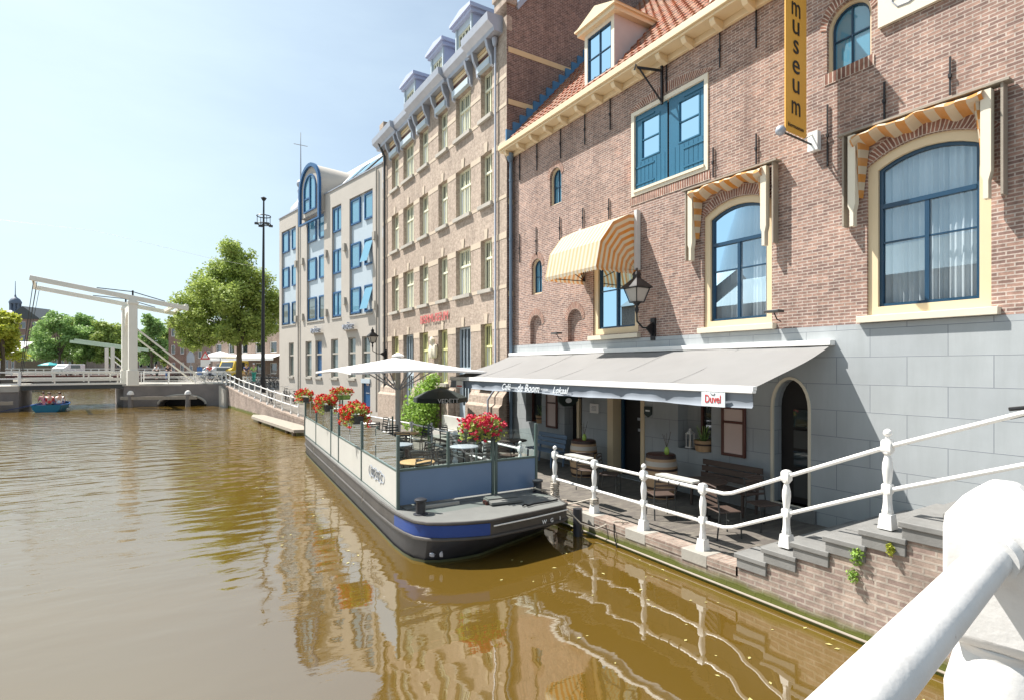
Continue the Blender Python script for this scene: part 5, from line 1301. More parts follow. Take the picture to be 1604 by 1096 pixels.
# starting from the bow: bollards, hatch, low coaming
for i, (x, y) in enumerate(((3.72, 9.02), (6.38, 9.3))):
    mb = MB(); mb.lathe([(0.13, 0), (0.13, 0.02), (0.085, 0.03), (0.085, 0.22), (0.11, 0.24), (0.11, 0.27), (0.08, 0.285)], (x, y, 0.66), 14); mb.build('bollard', M['blackpaint'], barge, W=True)
mb = MB(); Mh = Matrix.Translation((5.35, 8.95, 0.70)) @ Matrix.Rotation(R(-8), 4, 'Z'); mb.box((-0.32, -0.22, 0), (0.32, 0.22, 0.05), Mh); mb.box((-0.30, -0.02, 0.052), (0.3, 0.20, 0.075), Mh); h_ = mb.build('hatch', M['deck'], barge, W=True, bevel=0.006)
mb = MB(); mb.box((-0.38, -0.08, -0.02), (-0.33, 0.08, 0.04), Mh); mb.build('latch', M['brownf'], h_, W=True)
mb = MB(); mb.tube([(5.45, 8.42, 0.715), (5.52, 8.47, 0.72), (5.6, 8.40, 0.715), (5.5, 8.36, 0.72), (5.7, 8.42, 0.72), (6.0, 8.42, 0.72), (6.25, 8.45, 0.72)], 0.018, 5); mb.build('anchor_chain', M['black'], barge, W=True)
mb = MB(); mb.box((3.6, 9.38, 0.615), (6.5, 9.60, 0.69)); mb.build('coaming', M['deck'], barge, W=True)
mb = MB(); mb.bar((3.85, 9.33, 0.70), (4.6, 9.3, 0.70), 0.05); mb.build('step_bar', M['concrete'], barge, W=True)

for y in (11.8, 15.2, 19.0):
    x = 3.42+(y-9.5)*0.0735-0.06; mb = MB(); mb.tube([(x, y+0.02*k, 0.55-0.12*k) for k in range(3)], 0.008, 4); mb.build('fender_rope', M['rope'], barge, W=True)
# glass screen round the terrace
scr = thing('terrace_screen', 'glass wind screen with grey green posts and solid lower panels around the barge terrace', 'screen', (3.5, 9.55, DZ))
ZB, ZM, ZT = 0.66, 1.34, 2.0
def at_port(u):
    x, y = ray(u)      # D*x = 3.50+(D*y-9.5)*0.0735
    D = (3.50-9.5*0.0735)/(x-0.0735*y); return D*y
def ppx(y): return 3.50+(y-9.5)*0.0735
long_ = [9.55, at_port(567+0), at_port(531), at_port(519), at_port(495.5), at_port(478.5)]
short_ = [at_port(588.5), at_port(548), at_port(506), at_port(486)]
def post(x, y, z0, z1, w_=0.055):
    mb = MB(); mb.box((x-w_/2, y-w_/2, z0), (x+w_/2, y+w_/2, z1)); mb.build('post', M['green_post'], scr, W=True, bevel=0.004)
for y in long_: post(ppx(y), y, ZB-0.04, ZT)
for y in short_: post(ppx(y)+0.03, y, ZM-0.05, ZT, 0.045)
yE = long_[-1]
for a, b in zip(long_, long_[1:]):
    mb = MB(); mb.add([(ppx(a)-0.012, a+0.03, ZB), (ppx(b)-0.012, b-0.03, ZB), (ppx(b)-0.012, b-0.03, ZM), (ppx(a)-0.012, a+0.03, ZM), (ppx(a)+0.012, a+0.03, ZB), (ppx(b)+0.012, b-0.03, ZB), (ppx(b)+0.012, b-0.03, ZM), (ppx(a)+0.012, a+0.03, ZM)],
        [(0, 1, 2, 3), (7, 6, 5, 4), (0, 3, 7, 4), (1, 5, 6, 2), (3, 2, 6, 7), (0, 4, 5, 1)]); mb.build('solid_panel', M['whitepanel'], scr, W=True, smooth=False)
al = sorted(long_+short_)
for a, b in zip(al, al[1:]):
    mb = MB(); mb.add([(ppx(a), a+0.035, ZM+0.03), (ppx(b), b-0.035, ZM+0.03), (ppx(b), b-0.035, ZT-0.04), (ppx(a), a+0.035, ZT-0.04)], [(0, 1, 2, 3)]); mb.build('glass', M['glass_sc'], scr, W=True, smooth=False)
for z in (ZB, ZM+0.01):
    mb = MB(); mb.bar((ppx(9.58), 9.58, z), (ppx(yE), yE, z), 0.035); mb.build('rail', M['green_post'], scr, W=True)
# printed ornament of overlapping rings
yr0, yr1 = at_port(603), at_port(581)
for i in range(6):
    y = lerp(yr0, yr1, (i+0.5)/6); w__ = (yr1-yr0)/6*0.62; r_ = 0.085 if i % 2 == 0 else 0.12
    mb = MB(); mb.tube([(ppx(y)-0.02-0.001*i, y+w__*math.cos(k*PI/8), 1.04+r_*math.sin(k*PI/8)) for k in range(16)], 0.009, 4, closed=True); mb.build('ring_emblem', M['letter_g'], scr, W=True)
# front (bow) side
YF = 9.6
fx = [(5.53, True), (6.52, True)]
mb = MB(); post(5.49, YF, ZB-0.04, ZT); post(5.57, YF, ZB-0.04, ZT); post(6.54, YF, ZB-0.04, ZT+0.05); post(4.52, YF, ZM-0.02, ZT, 0.05)
for a, b in ((3.54, 5.46), (5.60, 6.51)):
    mb = MB(); mb.box((a, YF-0.012, ZB+0.06), (b, YF+0.012, ZM)); mb.build('solid_panel', M['bluepanel'], scr, W=True, smooth=False)
    mb = MB(); mb.bar((a, YF, ZM+0.015), (b, YF, ZM+0.015), 0.045); mb.build('rail', M['green_post'], scr, W=True)
for a, b in ((3.54, 4.49), (4.55, 5.46), (5.60, 6.51)):
    mb = MB(); mb.add([(a, YF, ZM+0.04), (b, YF, ZM+0.04), (b, YF, ZT-0.04), (a, YF, ZT-0.04)], [(0, 1, 2, 3)]); mb.build('glass', M['glass_sc'], scr, W=True, smooth=False)
# stern and quay side
YS_ = yE
for x in (4.5, 5.1, 5.75, 5.85, 6.4): post(x, YS_+0.1, DZ, 1.95, 0.05)
mb = MB(); mb.box((4.4, YS_+0.08, DZ+0.05), (6.45, YS_+0.12, DZ+0.7)); mb.build('solid_panel', M['dkgrey'], scr, W=True, smooth=False)
mb = MB(); mb.add([(4.4, YS_+0.1, DZ+0.72), (6.45, YS_+0.1, DZ+0.72), (6.45, YS_+0.1, 1.9), (4.4, YS_+0.1, 1.9)], [(0, 1, 2, 3)]); mb.build('glass', M['glass_sc'], scr, W=True, smooth=False)
for y in (12.2, 15.2, 18.3): post(6.52, y, DZ, 1.55, 0.05)

# ---- big square parasol
par = thing('square_parasol', 'large square off white parasol over the barge terrace', 'parasol', (6.2, 16.9, DZ))
mb = MB(); mb.cyl((0, 0, 0), (0, 0, 2.95), 0.085, n=12); mb.build('mast', M['whitepanel'], par)
mb = MB(); mb.box((-0.35, -0.35, 0), (0.35, 0.35, 0.09)); mb.build('base', M['dkgrey'], par, bevel=0.01)
mb = MB(); n = 12; hs = 2.08; top = 2.93; ed = 2.46; vs = [(0, 0, top)]
ring_ = []
for k in range(4):
    a = [(-1, -1), (1, -1), (1, 1), (-1, 1)][k]; b = [(-1, -1), (1, -1), (1, 1), (-1, 1)][(k+1) % 4]
    for i in range(n): t_ = i/n; ring_.append((lerp(a[0], b[0], t_), lerp(a[1], b[1], t_), t_))
rad = [0.25, 0.5, 0.75, 1.0]
for r_ in rad:
    for (x, y, t_) in ring_:
        ins = 1-0.03*math.sin(t_*PI)*r_; z = lerp(top, ed, r_**0.9)+0.07*math.sin(t_*PI)*r_
        vs.append((x*hs*r_*ins, y*hs*r_*ins, z))
N = len(ring_); fs = [(0, 1+i, 1+(i+1) % N) for i in range(N)]
for k in range(3): fs += [(1+k*N+i, 1+(k+1)*N+i, 1+(k+1)*N+(i+1) % N, 1+k*N+(i+1) % N) for i in range(N)]
mb.add(vs, fs); mb.build('canopy', M['canvas_w'], par, ang=60)
mb = MB(); vs = []
for (x, y, t_) in ring_: vs += [(x*hs*(1-0.03*math.sin(t_*PI)), y*hs*(1-0.03*math.sin(t_*PI)), ed+0.07*math.sin(t_*PI)), (x*hs*(1-0.03*math.sin(t_*PI)), y*hs*(1-0.03*math.sin(t_*PI)), ed+0.07*math.sin(t_*PI)-0.06)]
mb.add(vs, [(2*i, 2*((i+1) % N), 2*((i+1) % N)+1, 2*i+1) for i in range(N)]); mb.build('hem', M['canvas_w'], par, ang=60)
for k in range(8):
    a = k*PI/4+PI/4; m_ = (hs*1.38 if k % 2 == 0 else hs*0.96)
    e = (m_*math.cos(a), m_*math.sin(a), ed+0.0); q = 0.52
    mb = MB(); mb.bar((0.05*math.cos(a), 0.05*math.sin(a), top-0.06), (e[0]*0.98, e[1]*0.98, ed-0.01), 0.03); r__ = mb.build('rib', M['lead'], par)
    mb = MB(); mb.bar((0.08*math.cos(a), 0.08*math.sin(a), 1.9), (e[0]*q, e[1]*q, lerp(top, ed, q)-0.05), 0.03); mb.build('strut', M['lead'], r__)
mb = MB(); mb.lathe([(0.2, 0), (0.2, 0.05), (0.05, 0.12)], (0, 0, top), 10); mb.build('cap', M['canvas_w'], par)

# ---- dark beer parasol on the quay
dk = thing('round_parasol', 'small black and green parasol with white lettering beside the shrub', 'parasol', (8.35, 18.4, 0.38))
mb = MB(); n = 8; rr = 0.98
vs = [(0, 0, 2.12)]+[(0.5*rr*math.cos(k*PI/4), 0.5*rr*math.sin(k*PI/4), 1.99) for k in range(8)]+[(rr*math.cos(k*PI/4), rr*math.sin(k*PI/4), 1.76) for k in range(8)]+[(rr*math.cos(k*PI/4), rr*math.sin(k*PI/4), 1.60) for k in range(8)]
fs = [(0, 1+k, 1+(k+1) % 8) for k in range(8)]+[(1+k, 9+k, 9+(k+1) % 8, 1+(k+1) % 8) for k in range(8)]+[(9+k, 17+k, 17+(k+1) % 8, 9+(k+1) % 8) for k in range(8)]
mb.add(vs, fs); mb.v = [tuple(Matrix.Rotation(R(12), 3, 'Z') @ Vector(p)) for p in mb.v]; mb.build('canopy', M['umb_dark'], dk, smooth=False)
mb = MB(); mb.cyl((0, 0, 0), (0, 0, 2.15), 0.022, n=8); mb.build('mast', M['brownf'], dk)
text_obj('VEDETT', 0.21, M['letter_w'], dk, 'lettering', (-0.12, -0.935, 1.675), Matrix.Rotation(R(-10.5), 4, 'Z') @ ROT_FRONT, 0.004)
mb = MB(); mb.cyl((0, 0, 0), (0, 0, 0.08), 0.28, n=12); mb.build('base', M['dkgrey'], dk)

# ============================================================ FURNITURE
def make_chair(name, mat, seatmat, arms=False):
    t = thing(name, 'chair', 'chair')
    mb = MB(); mb.box((-0.21, -0.20, 0.43), (0.21, 0.20, 0.455)); mb.build('seat', seatmat, t, bevel=0.01)
    for sx in (-1, 1):
        mb = MB(); mb.tube([(sx*0.21, -0.20, 0.0), (sx*0.20, -0.19, 0.43)], 0.013, 6); mb.build('leg', mat, t)
        mb = MB(); mb.tube([(sx*0.21, 0.24, 0.0), (sx*0.20, 0.19, 0.44), (sx*0.20, 0.25, 0.86)], 0.013, 6); mb.build('leg', mat, t)
        if arms: mb = MB(); mb.tube([(sx*0.20, 0.22, 0.66), (sx*0.24, 0.0, 0.66), (sx*0.24, -0.16, 0.64), (sx*0.21, -0.19, 0.44)], 0.012, 6); mb.build('armrest', mat, t)
    mb = MB()
    for z in (0.56, 0.64, 0.72, 0.80): y = 0.20+(z-0.44)*0.13; mb.box((-0.20, y-0.008, z-0.02), (0.20, y+0.008, z+0.02))
    mb.tube([(-0.20, 0.25, 0.86), (0, 0.262, 0.875), (0.20, 0.25, 0.86)], 0.013, 6)
    mb.build('backrest', seatmat, t)
    mb = MB(); mb.tube([(-0.2, -0.19, 0.2), (0.2, -0.19, 0.2)], 0.009, 5); mb.build('stretcher', mat, t)
    return t
bch = Placer(make_chair('terrace_chair', M['chair'], M['chair'], True))
wch = Placer(make_chair('bistro_chair', M['chair'], M['chairwood']))
def make_table(name, top, r_=0.35, h_=0.74):
    t = thing(name, 'table', 'table')
    mb = MB(); mb.lathe([(r_-0.01, h_-0.03), (r_, h_-0.02), (r_, h_-0.005), (r_-0.01, h_)], n=28); mb.build('tabletop', top, t)
    mb = MB(); mb.cyl((0, 0, 0.03), (0, 0, h_-0.03), 0.028, n=8); mb.build('column', M['black'], t)
    mb = MB()
    for k in range(4): a = k*PI/2+0.4; mb.bar((0, 0, 0.05), (0.26*math.cos(a), 0.26*math.sin(a), 0.015), 0.035, 0.03)
    mb.build('foot', M['black'], t); return t
tabw = Placer(make_table('round_table', M['wood']))
tabs = Placer(make_table('steel_table', M['lead'], 0.34))
tabt = Placer(make_table('white_table', M['white'], 0.32))
TB = [(4.18, 10.32, tabw, 'round wooden table in the port bow corner of the barge terrace, nearest the camera'),
      (5.95, 11.75, tabs, 'round grey metal table behind the front flower box'),
      (5.75, 15.0, tabw, 'round wooden table in the middle of the barge by the parasol mast'),
      (5.6, 18.3, tabt, 'small white table on the barge beyond the parasol mast'),
      (4.75, 12.9, tabs, 'grey metal table near the port screen midway along the barge')]
for x, y, pl_, lab in TB: pl_.put((x, y, DZ), 0.3*x, lab, 'tables on the barge terrace')
CH = [(4.55, 10.95, 2.6, 'terrace chair just behind the wooden table in the bow corner'), (3.98, 9.93, 3.5, 'terrace chair tucked between bow corner table and blue screen panel'),
      (5.15, 10.75, 0.4, 'terrace chair facing away, in the middle behind the blue screen'), (5.35, 11.9, 1.5, 'terrace chair left of the grey table behind the flower box'),
      (6.15, 11.15, 3.3, 'terrace chair between grey table and right blue screen panel'), (6.2, 12.4, 0.1, 'terrace chair on the far side of the grey table by the railing'),
      (4.15, 13.15, 1.4, 'terrace chair by the port glass at the middle table'), (4.85, 13.6, 0.1, 'terrace chair behind the middle grey table'), (5.1, 12.3, -2.6, 'terrace chair in front of the middle grey table'),
      (5.15, 15.1, 1.3, 'terrace chair left of the wooden table by the parasol'), (6.3, 15.25, -1.3, 'terrace chair right of the wooden table by the parasol'), (5.7, 15.75, 0.1, 'terrace chair behind the wooden table by the parasol'),
      (4.95, 18.4, 1.5, 'terrace chair left of the small white table'), (6.15, 18.6, -1.5, 'terrace chair right of the small white table'), (5.55, 17.5, 3.0, 'terrace chair in front of the small white table'), (5.3, 14.2, 2.9, 'terrace chair in front of the wooden table by the parasol')]
for x, y, r_, lab in CH: bch.put((x, y, DZ), r_, 'anthracite slatted '+lab, 'chairs on the barge terrace')
mb = MB(); at_ = thing('ashtray', 'small black ashtray on the wooden table in the bow corner', 'ashtray', (4.22, 10.35, DZ+0.742)); mb.lathe([(0.05, 0), (0.06, 0.03), (0.045, 0.032), (0.03, 0.015)], n=12); mb.build('bowl', M['black'], at_)

# quay furniture
def barrel(loc, label):
    t = thing('barrel_table', label, 'barrel', loc)
    prof = [(0.31, 0), (0.345, 0.2), (0.365, 0.45), (0.345, 0.72), (0.31, 0.93)]
    t_ = MB(); t_.lathe(prof, n=28); t_.build('staves', M['barrel'], t, ang=60)
    for z, hh, m_ in ((0.03, 0.06, 'hoop'), (0.2, 0.05, 'hoop'), (0.70, 0.10, 'hoopw'), (0.60, 0.05, 'hoop'), (0.86, 0.07, 'hoop')):
        r_ = lambda z_: pw([(0, 0.31), (0.2, 0.345), (0.45, 0.365), (0.72, 0.345), (0.93, 0.31)], z_)+0.006
        mb = MB(); mb.lathe([(r_(z)-0.02, z), (r_(z), z), (r_(z+hh), z+hh), (r_(z+hh)-0.02, z+hh)], n=28); mb.build('hoop', M[m_], t, ang=40)
    mb = MB(); mb.lathe([(0.29, 0.90), (0.29, 0.945), (0.27, 0.95)], n=28); mb.build('lid', M['brownf'], t)
barrel((9.25, 11.35, 0.385), 'wine barrel table between side entrance and cafe door')
barrel((9.2, 8.62, 0.385), 'wine barrel table nearest the camera, right of the cafe door')
def vase(loc, label):
    t = thing('flower_vase', label, 'vase', loc)
    mb = MB(); mb.lathe([(0.035, 0), (0.055, 0.03), (0.055, 0.10), (0.035, 0.14), (0.04, 0.16)], n=12); mb.build('vase', M['lime'], t)
    mb = MB()
    for k in range(5): a = k*1.3; mb.tube([(0, 0, 0.14), (0.04*math.cos(a), 0.04*math.sin(a), 0.28), (0.09*math.cos(a), 0.09*math.sin(a), 0.38+0.03*k)], 0.004, 4)
    mb.build('twigs', M['bark'], t)
vase((9.15, 11.2, 1.335), 'lime green vase with twigs on the farther barrel'); vase((9.2, 8.45, 1.335), 'lime green vase with twigs on the nearer barrel')
def pot(loc, label, half=True):
    t = thing('wooden_planter', label, 'planter', loc)
    mb = MB(); mb.lathe([(0.17, 0), (0.21, 0.24), (0.19, 0.24), (0.18, 0.2)], n=16); mb.build('tub', M['barrel'], t)
    mb = MB(); mb.lathe([(0.196, 0.13), (0.203, 0.17)], n=16); mb.build('hoop', M['hoop'], t)
    mb = MB(); random.seed(3)
    for k in range(40): a = random.uniform(0, 6.3); l = random.uniform(0.1, 0.45); mb.bar((0, 0, 0.15), (0.16*math.cos(a), 0.16*math.sin(a), 0.15+l), 0.012, 0.003)
    mb.build('stems', M['leaf_d'], t)
pot((10.0, 8.12, 1.385), 'wooden tub planter on the sill of the nearer cafe window'); pot((10.12, 14.5, 1.455), 'wooden tub planter on the sill of the farther cafe window')
def candle(loc, label):
    t = thing('candle_lantern', label, 'lantern', loc)
    mb = MB()
    for sx in (-1, 1):
        for sy in (-1, 1): mb.box((sx*0.06-0.008, sy*0.06-0.008, 0.02), (sx*0.06+0.008, sy*0.06+0.008, 0.32))
    mb.box((-0.08, -0.08, 0), (0.08, 0.08, 0.025)); mb.box((-0.075, -0.075, 0.31), (0.075, 0.075, 0.33)); mb.lathe([(0.09, 0.33), (0.03, 0.39), (0.03, 0.43), (0.0, 0.44)], n=4, rot=PI/4); mb.build('frame', M['white'], t)
    mb = MB(); mb.cyl((0, 0, 0.02), (0, 0, 0.16), 0.03, n=10); mb.build('candle', M['cream_l'], t)
candle((10.08, 8.56, 1.40), 'white candle lantern left of the planter in the nearer cafe window')
def bench(loc, rz, mat, label, L=1.4):
    t = thing('bench', label, 'bench', loc, rz)
    mb = MB()
    for k in range(3): mb.box((-L/2, -0.2+k*0.14, 0.42), (L/2, -0.08+k*0.14, 0.45))
    mb.build('seat', mat, t)
    mb = MB()
    for k in range(3): mb.box((-L/2, 0.24+k*0.03, 0.52+k*0.13), (L/2, 0.265+k*0.03, 0.63+k*0.13))
    mb.build('backrest', mat, t)
    for sx in (-1, 1):
        mb = MB(); x = sx*(L/2-0.1); mb.bar((x, -0.18, 0), (x, -0.16, 0.42), 0.04); mb.bar((x, 0.24, 0), (x, 0.33, 0.88), 0.04); mb.bar((x, -0.18, 0.40), (x, 0.26, 0.40), 0.04); mb.build('leg', mat, t)
bench((9.35, 13.3, 0.385), -PI/2, M['benchblue'], 'blue grey wooden bench beside the side entrance in the shade')
bench((9.4, 7.2, 0.385), -PI/2, M['chairwood'], 'dark brown bench below the nearer pale board')
tabq = Placer(make_table('cafe_table', M['chairwood'], 0.38))
tabq.put((8.5, 6.85, 0.385), 0, 'round dark brown table by the railing in front of the arched door', 'tables on the quay')
tabq.put((8.5, 13.6, 0.385), 0.5, 'round brown table in front of the blue grey bench', 'tables on the quay')
for x, y, r_, lab in ((7.95, 7.45, 2.7, 'left of the brown table in front of the nearer barrel'), (7.95, 6.05, 1.2, 'right of the brown table below the kink in the railing'), (8.9, 5.95, -0.3, 'behind the brown table near the arched door'),
                      (8.35, 10.1, 2.2, 'between the farther barrel and the railing'), (8.45, 9.45, 0.6, 'before the cafe door'), (7.9, 12.9, 2.0, 'at the table by the blue grey bench'), (8.0, 14.4, 0.8, 'on the quay beyond the barge gangway gap')):
    wch.put((x, y, 0.385), r_, 'dark bistro chair '+lab, 'chairs on the quay')
# boards clipped on the railing
def railshelf(y, label, L=0.75):
    t = thing('rail_shelf', label, 'shelf', (7.17, y, 1.36))
    mb = MB(); mb.prism([(-0.05, -L/2), (0.12, -L/2), (0.17, -L/2+0.06), (0.17, L/2-0.06), (0.12, L/2), (-0.05, L/2)], lambda a, b, dd: (a, b, dd), 0.03); mb.build('board', M['whitepanel'], t)
    for k in (-0.22, 0, 0.22): mb = MB(); mb.tube([(-0.1, k, 0.0), (-0.16, k, -0.02), (-0.16, k, -0.07), (-0.1, k, -0.08)], 0.008, 5); mb.build('hook', M['black'], t)
railshelf(9.0, 'pale shelf board clipped on the railing near the barge'); railshelf(6.4, 'pale shelf board clipped on the railing near the brown table', 0.8)
# white lounge benches and planters by the tall brick building
def lounge(loc, rz, label, L=1.6):
    t = thing('lounge_bench', label, 'bench', loc, rz)
    mb = MB(); mb.box((-L/2, -0.3, 0.1), (L/2, 0.3, 0.42)); mb.build('seat', M['whitepanel'], t, bevel=0.03)
    mb = MB(); mb.box((-L/2, 0.22, 0.42), (L/2, 0.34, 0.95)); mb.build('backrest', M['whitepanel'], t, bevel=0.03)
lounge((9.1, 19.3, 0.385), -PI/2, 'pale grey lounge bench against the brick plinth left of the black parasol', 2.2); lounge((9.1, 16.7, 0.385), -PI/2, 'pale lounge bench by the downpipe right of the black parasol', 1.0)
bch.put((8.3, 16.3, 0.385), 1.2, 'anthracite slatted chair standing on the quay beside the pale lounge bench', 'chairs on the quay by the tall building')
bch.put((8.2, 17.4, 0.385), 1.9, 'anthracite slatted chair standing on the quay below the black parasol', 'chairs on the quay by the tall building')
tabw.put((8.55, 15.6, 0.385), 0, 'wooden table on the quay before the painted wall corner', 'tables on the quay')

# ---- geranium baskets
def basket(loc, rz, label, L=0.5, n=95, hang=0.25, pinkish=False, green=False):
    t = thing('geranium_basket', label, 'flower basket', loc, rz, 'geranium baskets on the barge screen')
    mb = MB(); mb.prism([(-L/2, 0.12), (L/2, 0.12), (L/2-0.05, -0.06), (-L/2+0.05, -0.06)], lambda a, b, dd: (a, -0.1+dd, b), 0.2); mb.build('planter', M['leaf_d'] if green else M['dkgrey'], t, smooth=False)
    rng = random.Random(hash(label) % 1000)
    def rp():
        a = rng.uniform(0, 2*PI); r_ = rng.random()**0.5; z = rng.uniform(-0.5, 1)
        x = r_*math.cos(a)*(L/2+0.10); y = r_*math.sin(a)*0.30
        zz = 0.16+0.26*math.sqrt(max(0, 1-r_*r_*0.8))*rng.uniform(0.3, 1.1)
        if rng.random() < 0.35: zz -= rng.uniform(0, hang+0.1); y = math.copysign(0.16+0.1*rng.random(), y)
        return Vector((x, y, zz))
    mb = MB()
    for k in range(n*7):
        c_ = rp()*0.96; s_ = rng.uniform(0.025, 0.045)
        u_ = Vector((rng.uniform(-1, 1), rng.uniform(-1, 1), rng.uniform(-0.6, 0.6))).normalized(); v_ = u_.cross(Vector((rng.uniform(-1, 1), rng.uniform(-1, 1), rng.uniform(-1, 1)))).normalized()
        mb.add([c_-u_*s_, c_-v_*s_*0.8, c_+u_*s_, c_+v_*s_*0.8], [(0, 1, 2, 3)])
    mb.build('foliage', M['fleaf'], t, smooth=False)
    mb = MB()
    for k in range(n):
        c_ = rp()*1.06
        for j in range(7):
            q_ = c_+Vector((rng.gauss(0, 0.024), rng.gauss(0, 0.024), rng.gauss(0, 0.018))); s_ = rng.uniform(0.018, 0.03)
            u_ = Vector((rng.uniform(-1, 1), rng.uniform(-1, 1), rng.uniform(-1, 1))).normalized(); v_ = u_.orthogonal().normalized()
            mb.add([q_-u_*s_, q_-v_*s_, q_+u_*s_, q_+v_*s_], [(0, 1, 2, 3)]); w_ = u_.cross(v_); mb.add([q_-u_*s_, q_-w_*s_, q_+u_*s_, q_+w_*s_], [(0, 1, 2, 3)])
    mb.build('blossoms', M['petal_p'] if pinkish else M['petal'], t, smooth=False)
for u, lab, L, n_ in ((558, 'fullest red geranium basket on the port screen, third from the bow end', 0.62, 120), (512, 'red geranium basket on the port screen between two others', 0.62, 105), (478, 'red geranium basket at the stern end of the port screen', 0.6, 90)):
    y = at_port(u); basket((ppx(y)-0.03, y, ZT-0.04), PI/2+0.07, lab, L, n_)
basket((5.25, YF-0.02, ZT-0.16), 0, 'red geranium basket on the front screen facing the bow, trailing over the glass', 0.72, 120, 0.2, True)
basket((5.8, YS_+0.1, 2.0), 0.2, 'red geranium box with green trough at the stern of the barge', 0.75, 70, 0.05, False, True)

# ropes
rp_ = thing('mooring_rope', 'thick tangled mooring rope around the end railing post and the barge bollard', 'rope', (6.9, 9.4, 0.5))
random.seed(5)
mb = MB(); pts = []
for i in range(60):
    a = i*0.9; pts.append((7.05+0.085*math.cos(a)+random.gauss(0, 0.01), 9.62+0.085*math.sin(a), 0.42+0.006*i))
mb.tube(pts, 0.017, 6); mb.build('coil', M['rope'], rp_, W=True)
mb = MB(); mb.tube([(7.0, 9.6, 0.55), (6.85, 9.5, 0.5), (6.7, 9.45, 0.6), (6.5, 9.38, 0.74), (6.38, 9.3, 0.82), (6.28, 9.26, 0.78), (6.38, 9.2, 0.75), (6.5, 9.3, 0.72), (6.8, 9.3, 0.5), (6.95, 9.45, 0.44), (6.9, 9.6, 0.43), (7.0, 9.35, 0.43), (7.12, 9.3, 0.43)], 0.02, 6); mb.build('line', M['rope'], rp_, W=True)
rp2 = thing('mooring_rope', 'grey rope wrapped low around the second railing post and hanging to the bow', 'rope', (7.0, 8.4, 0.5))
mb = MB(); pts = []
for i in range(36): a = i*0.9; pts.append((7.05+0.075*math.cos(a), 8.32+0.08*math.sin(a), 0.56+0.003*i+random.gauss(0, 0.01)))
pts += [(6.98, 8.5, 0.6), (6.9, 8.7, 0.52), (6.85, 8.9, 0.46)]
mb.tube(pts, 0.016, 6); mb.build('coil', M['rope'], rp2, W=True)
rp3 = thing('chain', 'sagging chain from the bow of the barge to the stone coping', 'chain', (6.7, 7.8, 0.4))
mb = MB(); mb.tube([(6.25, 8.15, 0.6), (6.45, 8.0, 0.35), (6.7, 7.85, 0.25), (6.84, 7.75, 0.33), (6.95, 7.6, 0.41), (7.02, 7.5, 0.42), (6.93, 7.45, 0.43), (7.08, 7.42, 0.42)], 0.014, 5); mb.build('links', M['rope'], rp3, W=True)
for y in (8.45, 7.5):
    t = thing('wall_chain', 'thin dark chain hanging down the quay wall '+('close to the barge bow' if y > 8 else 'farther from the barge'), 'chain', (6.83, y, 0.2))
    mb = MB(); mb.tube([(0, 0.02, 0.2), (-0.01, 0.0, 0.0), (-0.03, -0.1, -0.22)], 0.011, 5); mb.build('links', M['black'], t)
pile = thing('mooring_pile', 'dark wooden mooring pile between the barge bow and the quay', 'pile', (6.66, 8.35, 0))
mb = MB(); mb.cyl((0, 0, -0.5), (0, 0, 0.52), 0.09, n=10); mb.build('trunk', M['blackpaint'], pile)

# shrub on the tall building
def foliage(mb, blobs, n, s0, s1, rng, thin=1.0):
    tot = sum(b[3]*b[4]*b[5] for b in blobs)
    for (cx, cy, cz, rx, ry_, rz__) in blobs:
        k_ = int(n*(rx*ry_*rz__)/tot) if len(blobs) < 3 else int(n*((rx*ry_*rz__)**0.75)/sum((b[3]*b[4]*b[5])**0.75 for b in blobs))
        for _ in range(k_):
            d_ = Vector((rng.gauss(0, 1), rng.gauss(0, 1), rng.gauss(0, 1))).normalized(); r_ = rng.random()**0.42*(1+0.12*rng.gauss(0, 1))
            c_ = Vector((cx+d_.x*rx*r_, cy+d_.y*ry_*r_, cz+d_.z*rz__*r_)); s_ = rng.uniform(s0, s1)
            u_ = Vector((rng.gauss(0, 1), rng.gauss(0, 1), rng.gauss(0, 0.6))).normalized(); nn_ = (d_*0.6+Vector((rng.gauss(0, .6), rng.gauss(0, .6), rng.gauss(0.4, .6)))).normalized(); v_ = nn_.cross(u_).normalized()
            mb.add([c_-u_*s_, c_-v_*s_*0.6, c_+u_*s_, c_+v_*s_*0.6], [(0, 1, 2, 3)])
sh = thing('shrub', 'bright green leafy shrub climbing the brick wall left of the black parasol', 'shrub', (9.1, 21.4, 0.385)); rng = random.Random(11)
mb = MB(); foliage(mb, [(-0.1, 0.5, 0.8, 0.7, 1.4, 0.85), (0.0, 0.2, 1.5, 0.55, 1.2, 0.7), (0.1, -0.1, 2.0, 0.35, 0.7, 0.45), (0.15, -0.4, 2.35, 0.25, 0.4, 0.3)], 5200, 0.035, 0.085, rng); mb.build('foliage', M['leaf_b'], sh, smooth=False)
mb = MB(); [mb.tube([(0.05*k, 0.05*k, 0), (0.1, -0.1+0.2*k, 1.0), (0.15, -0.2+0.1*k, 2.2)], 0.02, 5) for k in range(3)]; mb.build('stem', M['bark'], sh)

# jetty
jt = thing('jetty', 'low wooden landing stage along the quay behind the barge stern', 'jetty', (5, 32, 0))
jp = [(4.45, 37.8), (5.0, 37.0), (5.75, 29.5), (5.6, 27.2), (4.95, 27.4), (4.2, 36.5)]
mb = MB(); mb.prism(jp, lambda a, b, dd: (a, b, 0.16+dd), 0.14); mb.build('planks', M['woodg'], jt, W=True, smooth=False)
for x, y in ((4.45, 35), (4.7, 32), (4.95, 29), (5.0, 27.6)):
    mb = MB(); mb.cyl((x, y, -0.5), (x, y, 0.2), 0.1, n=8); mb.build('pile', M['bark'], jt, W=True)
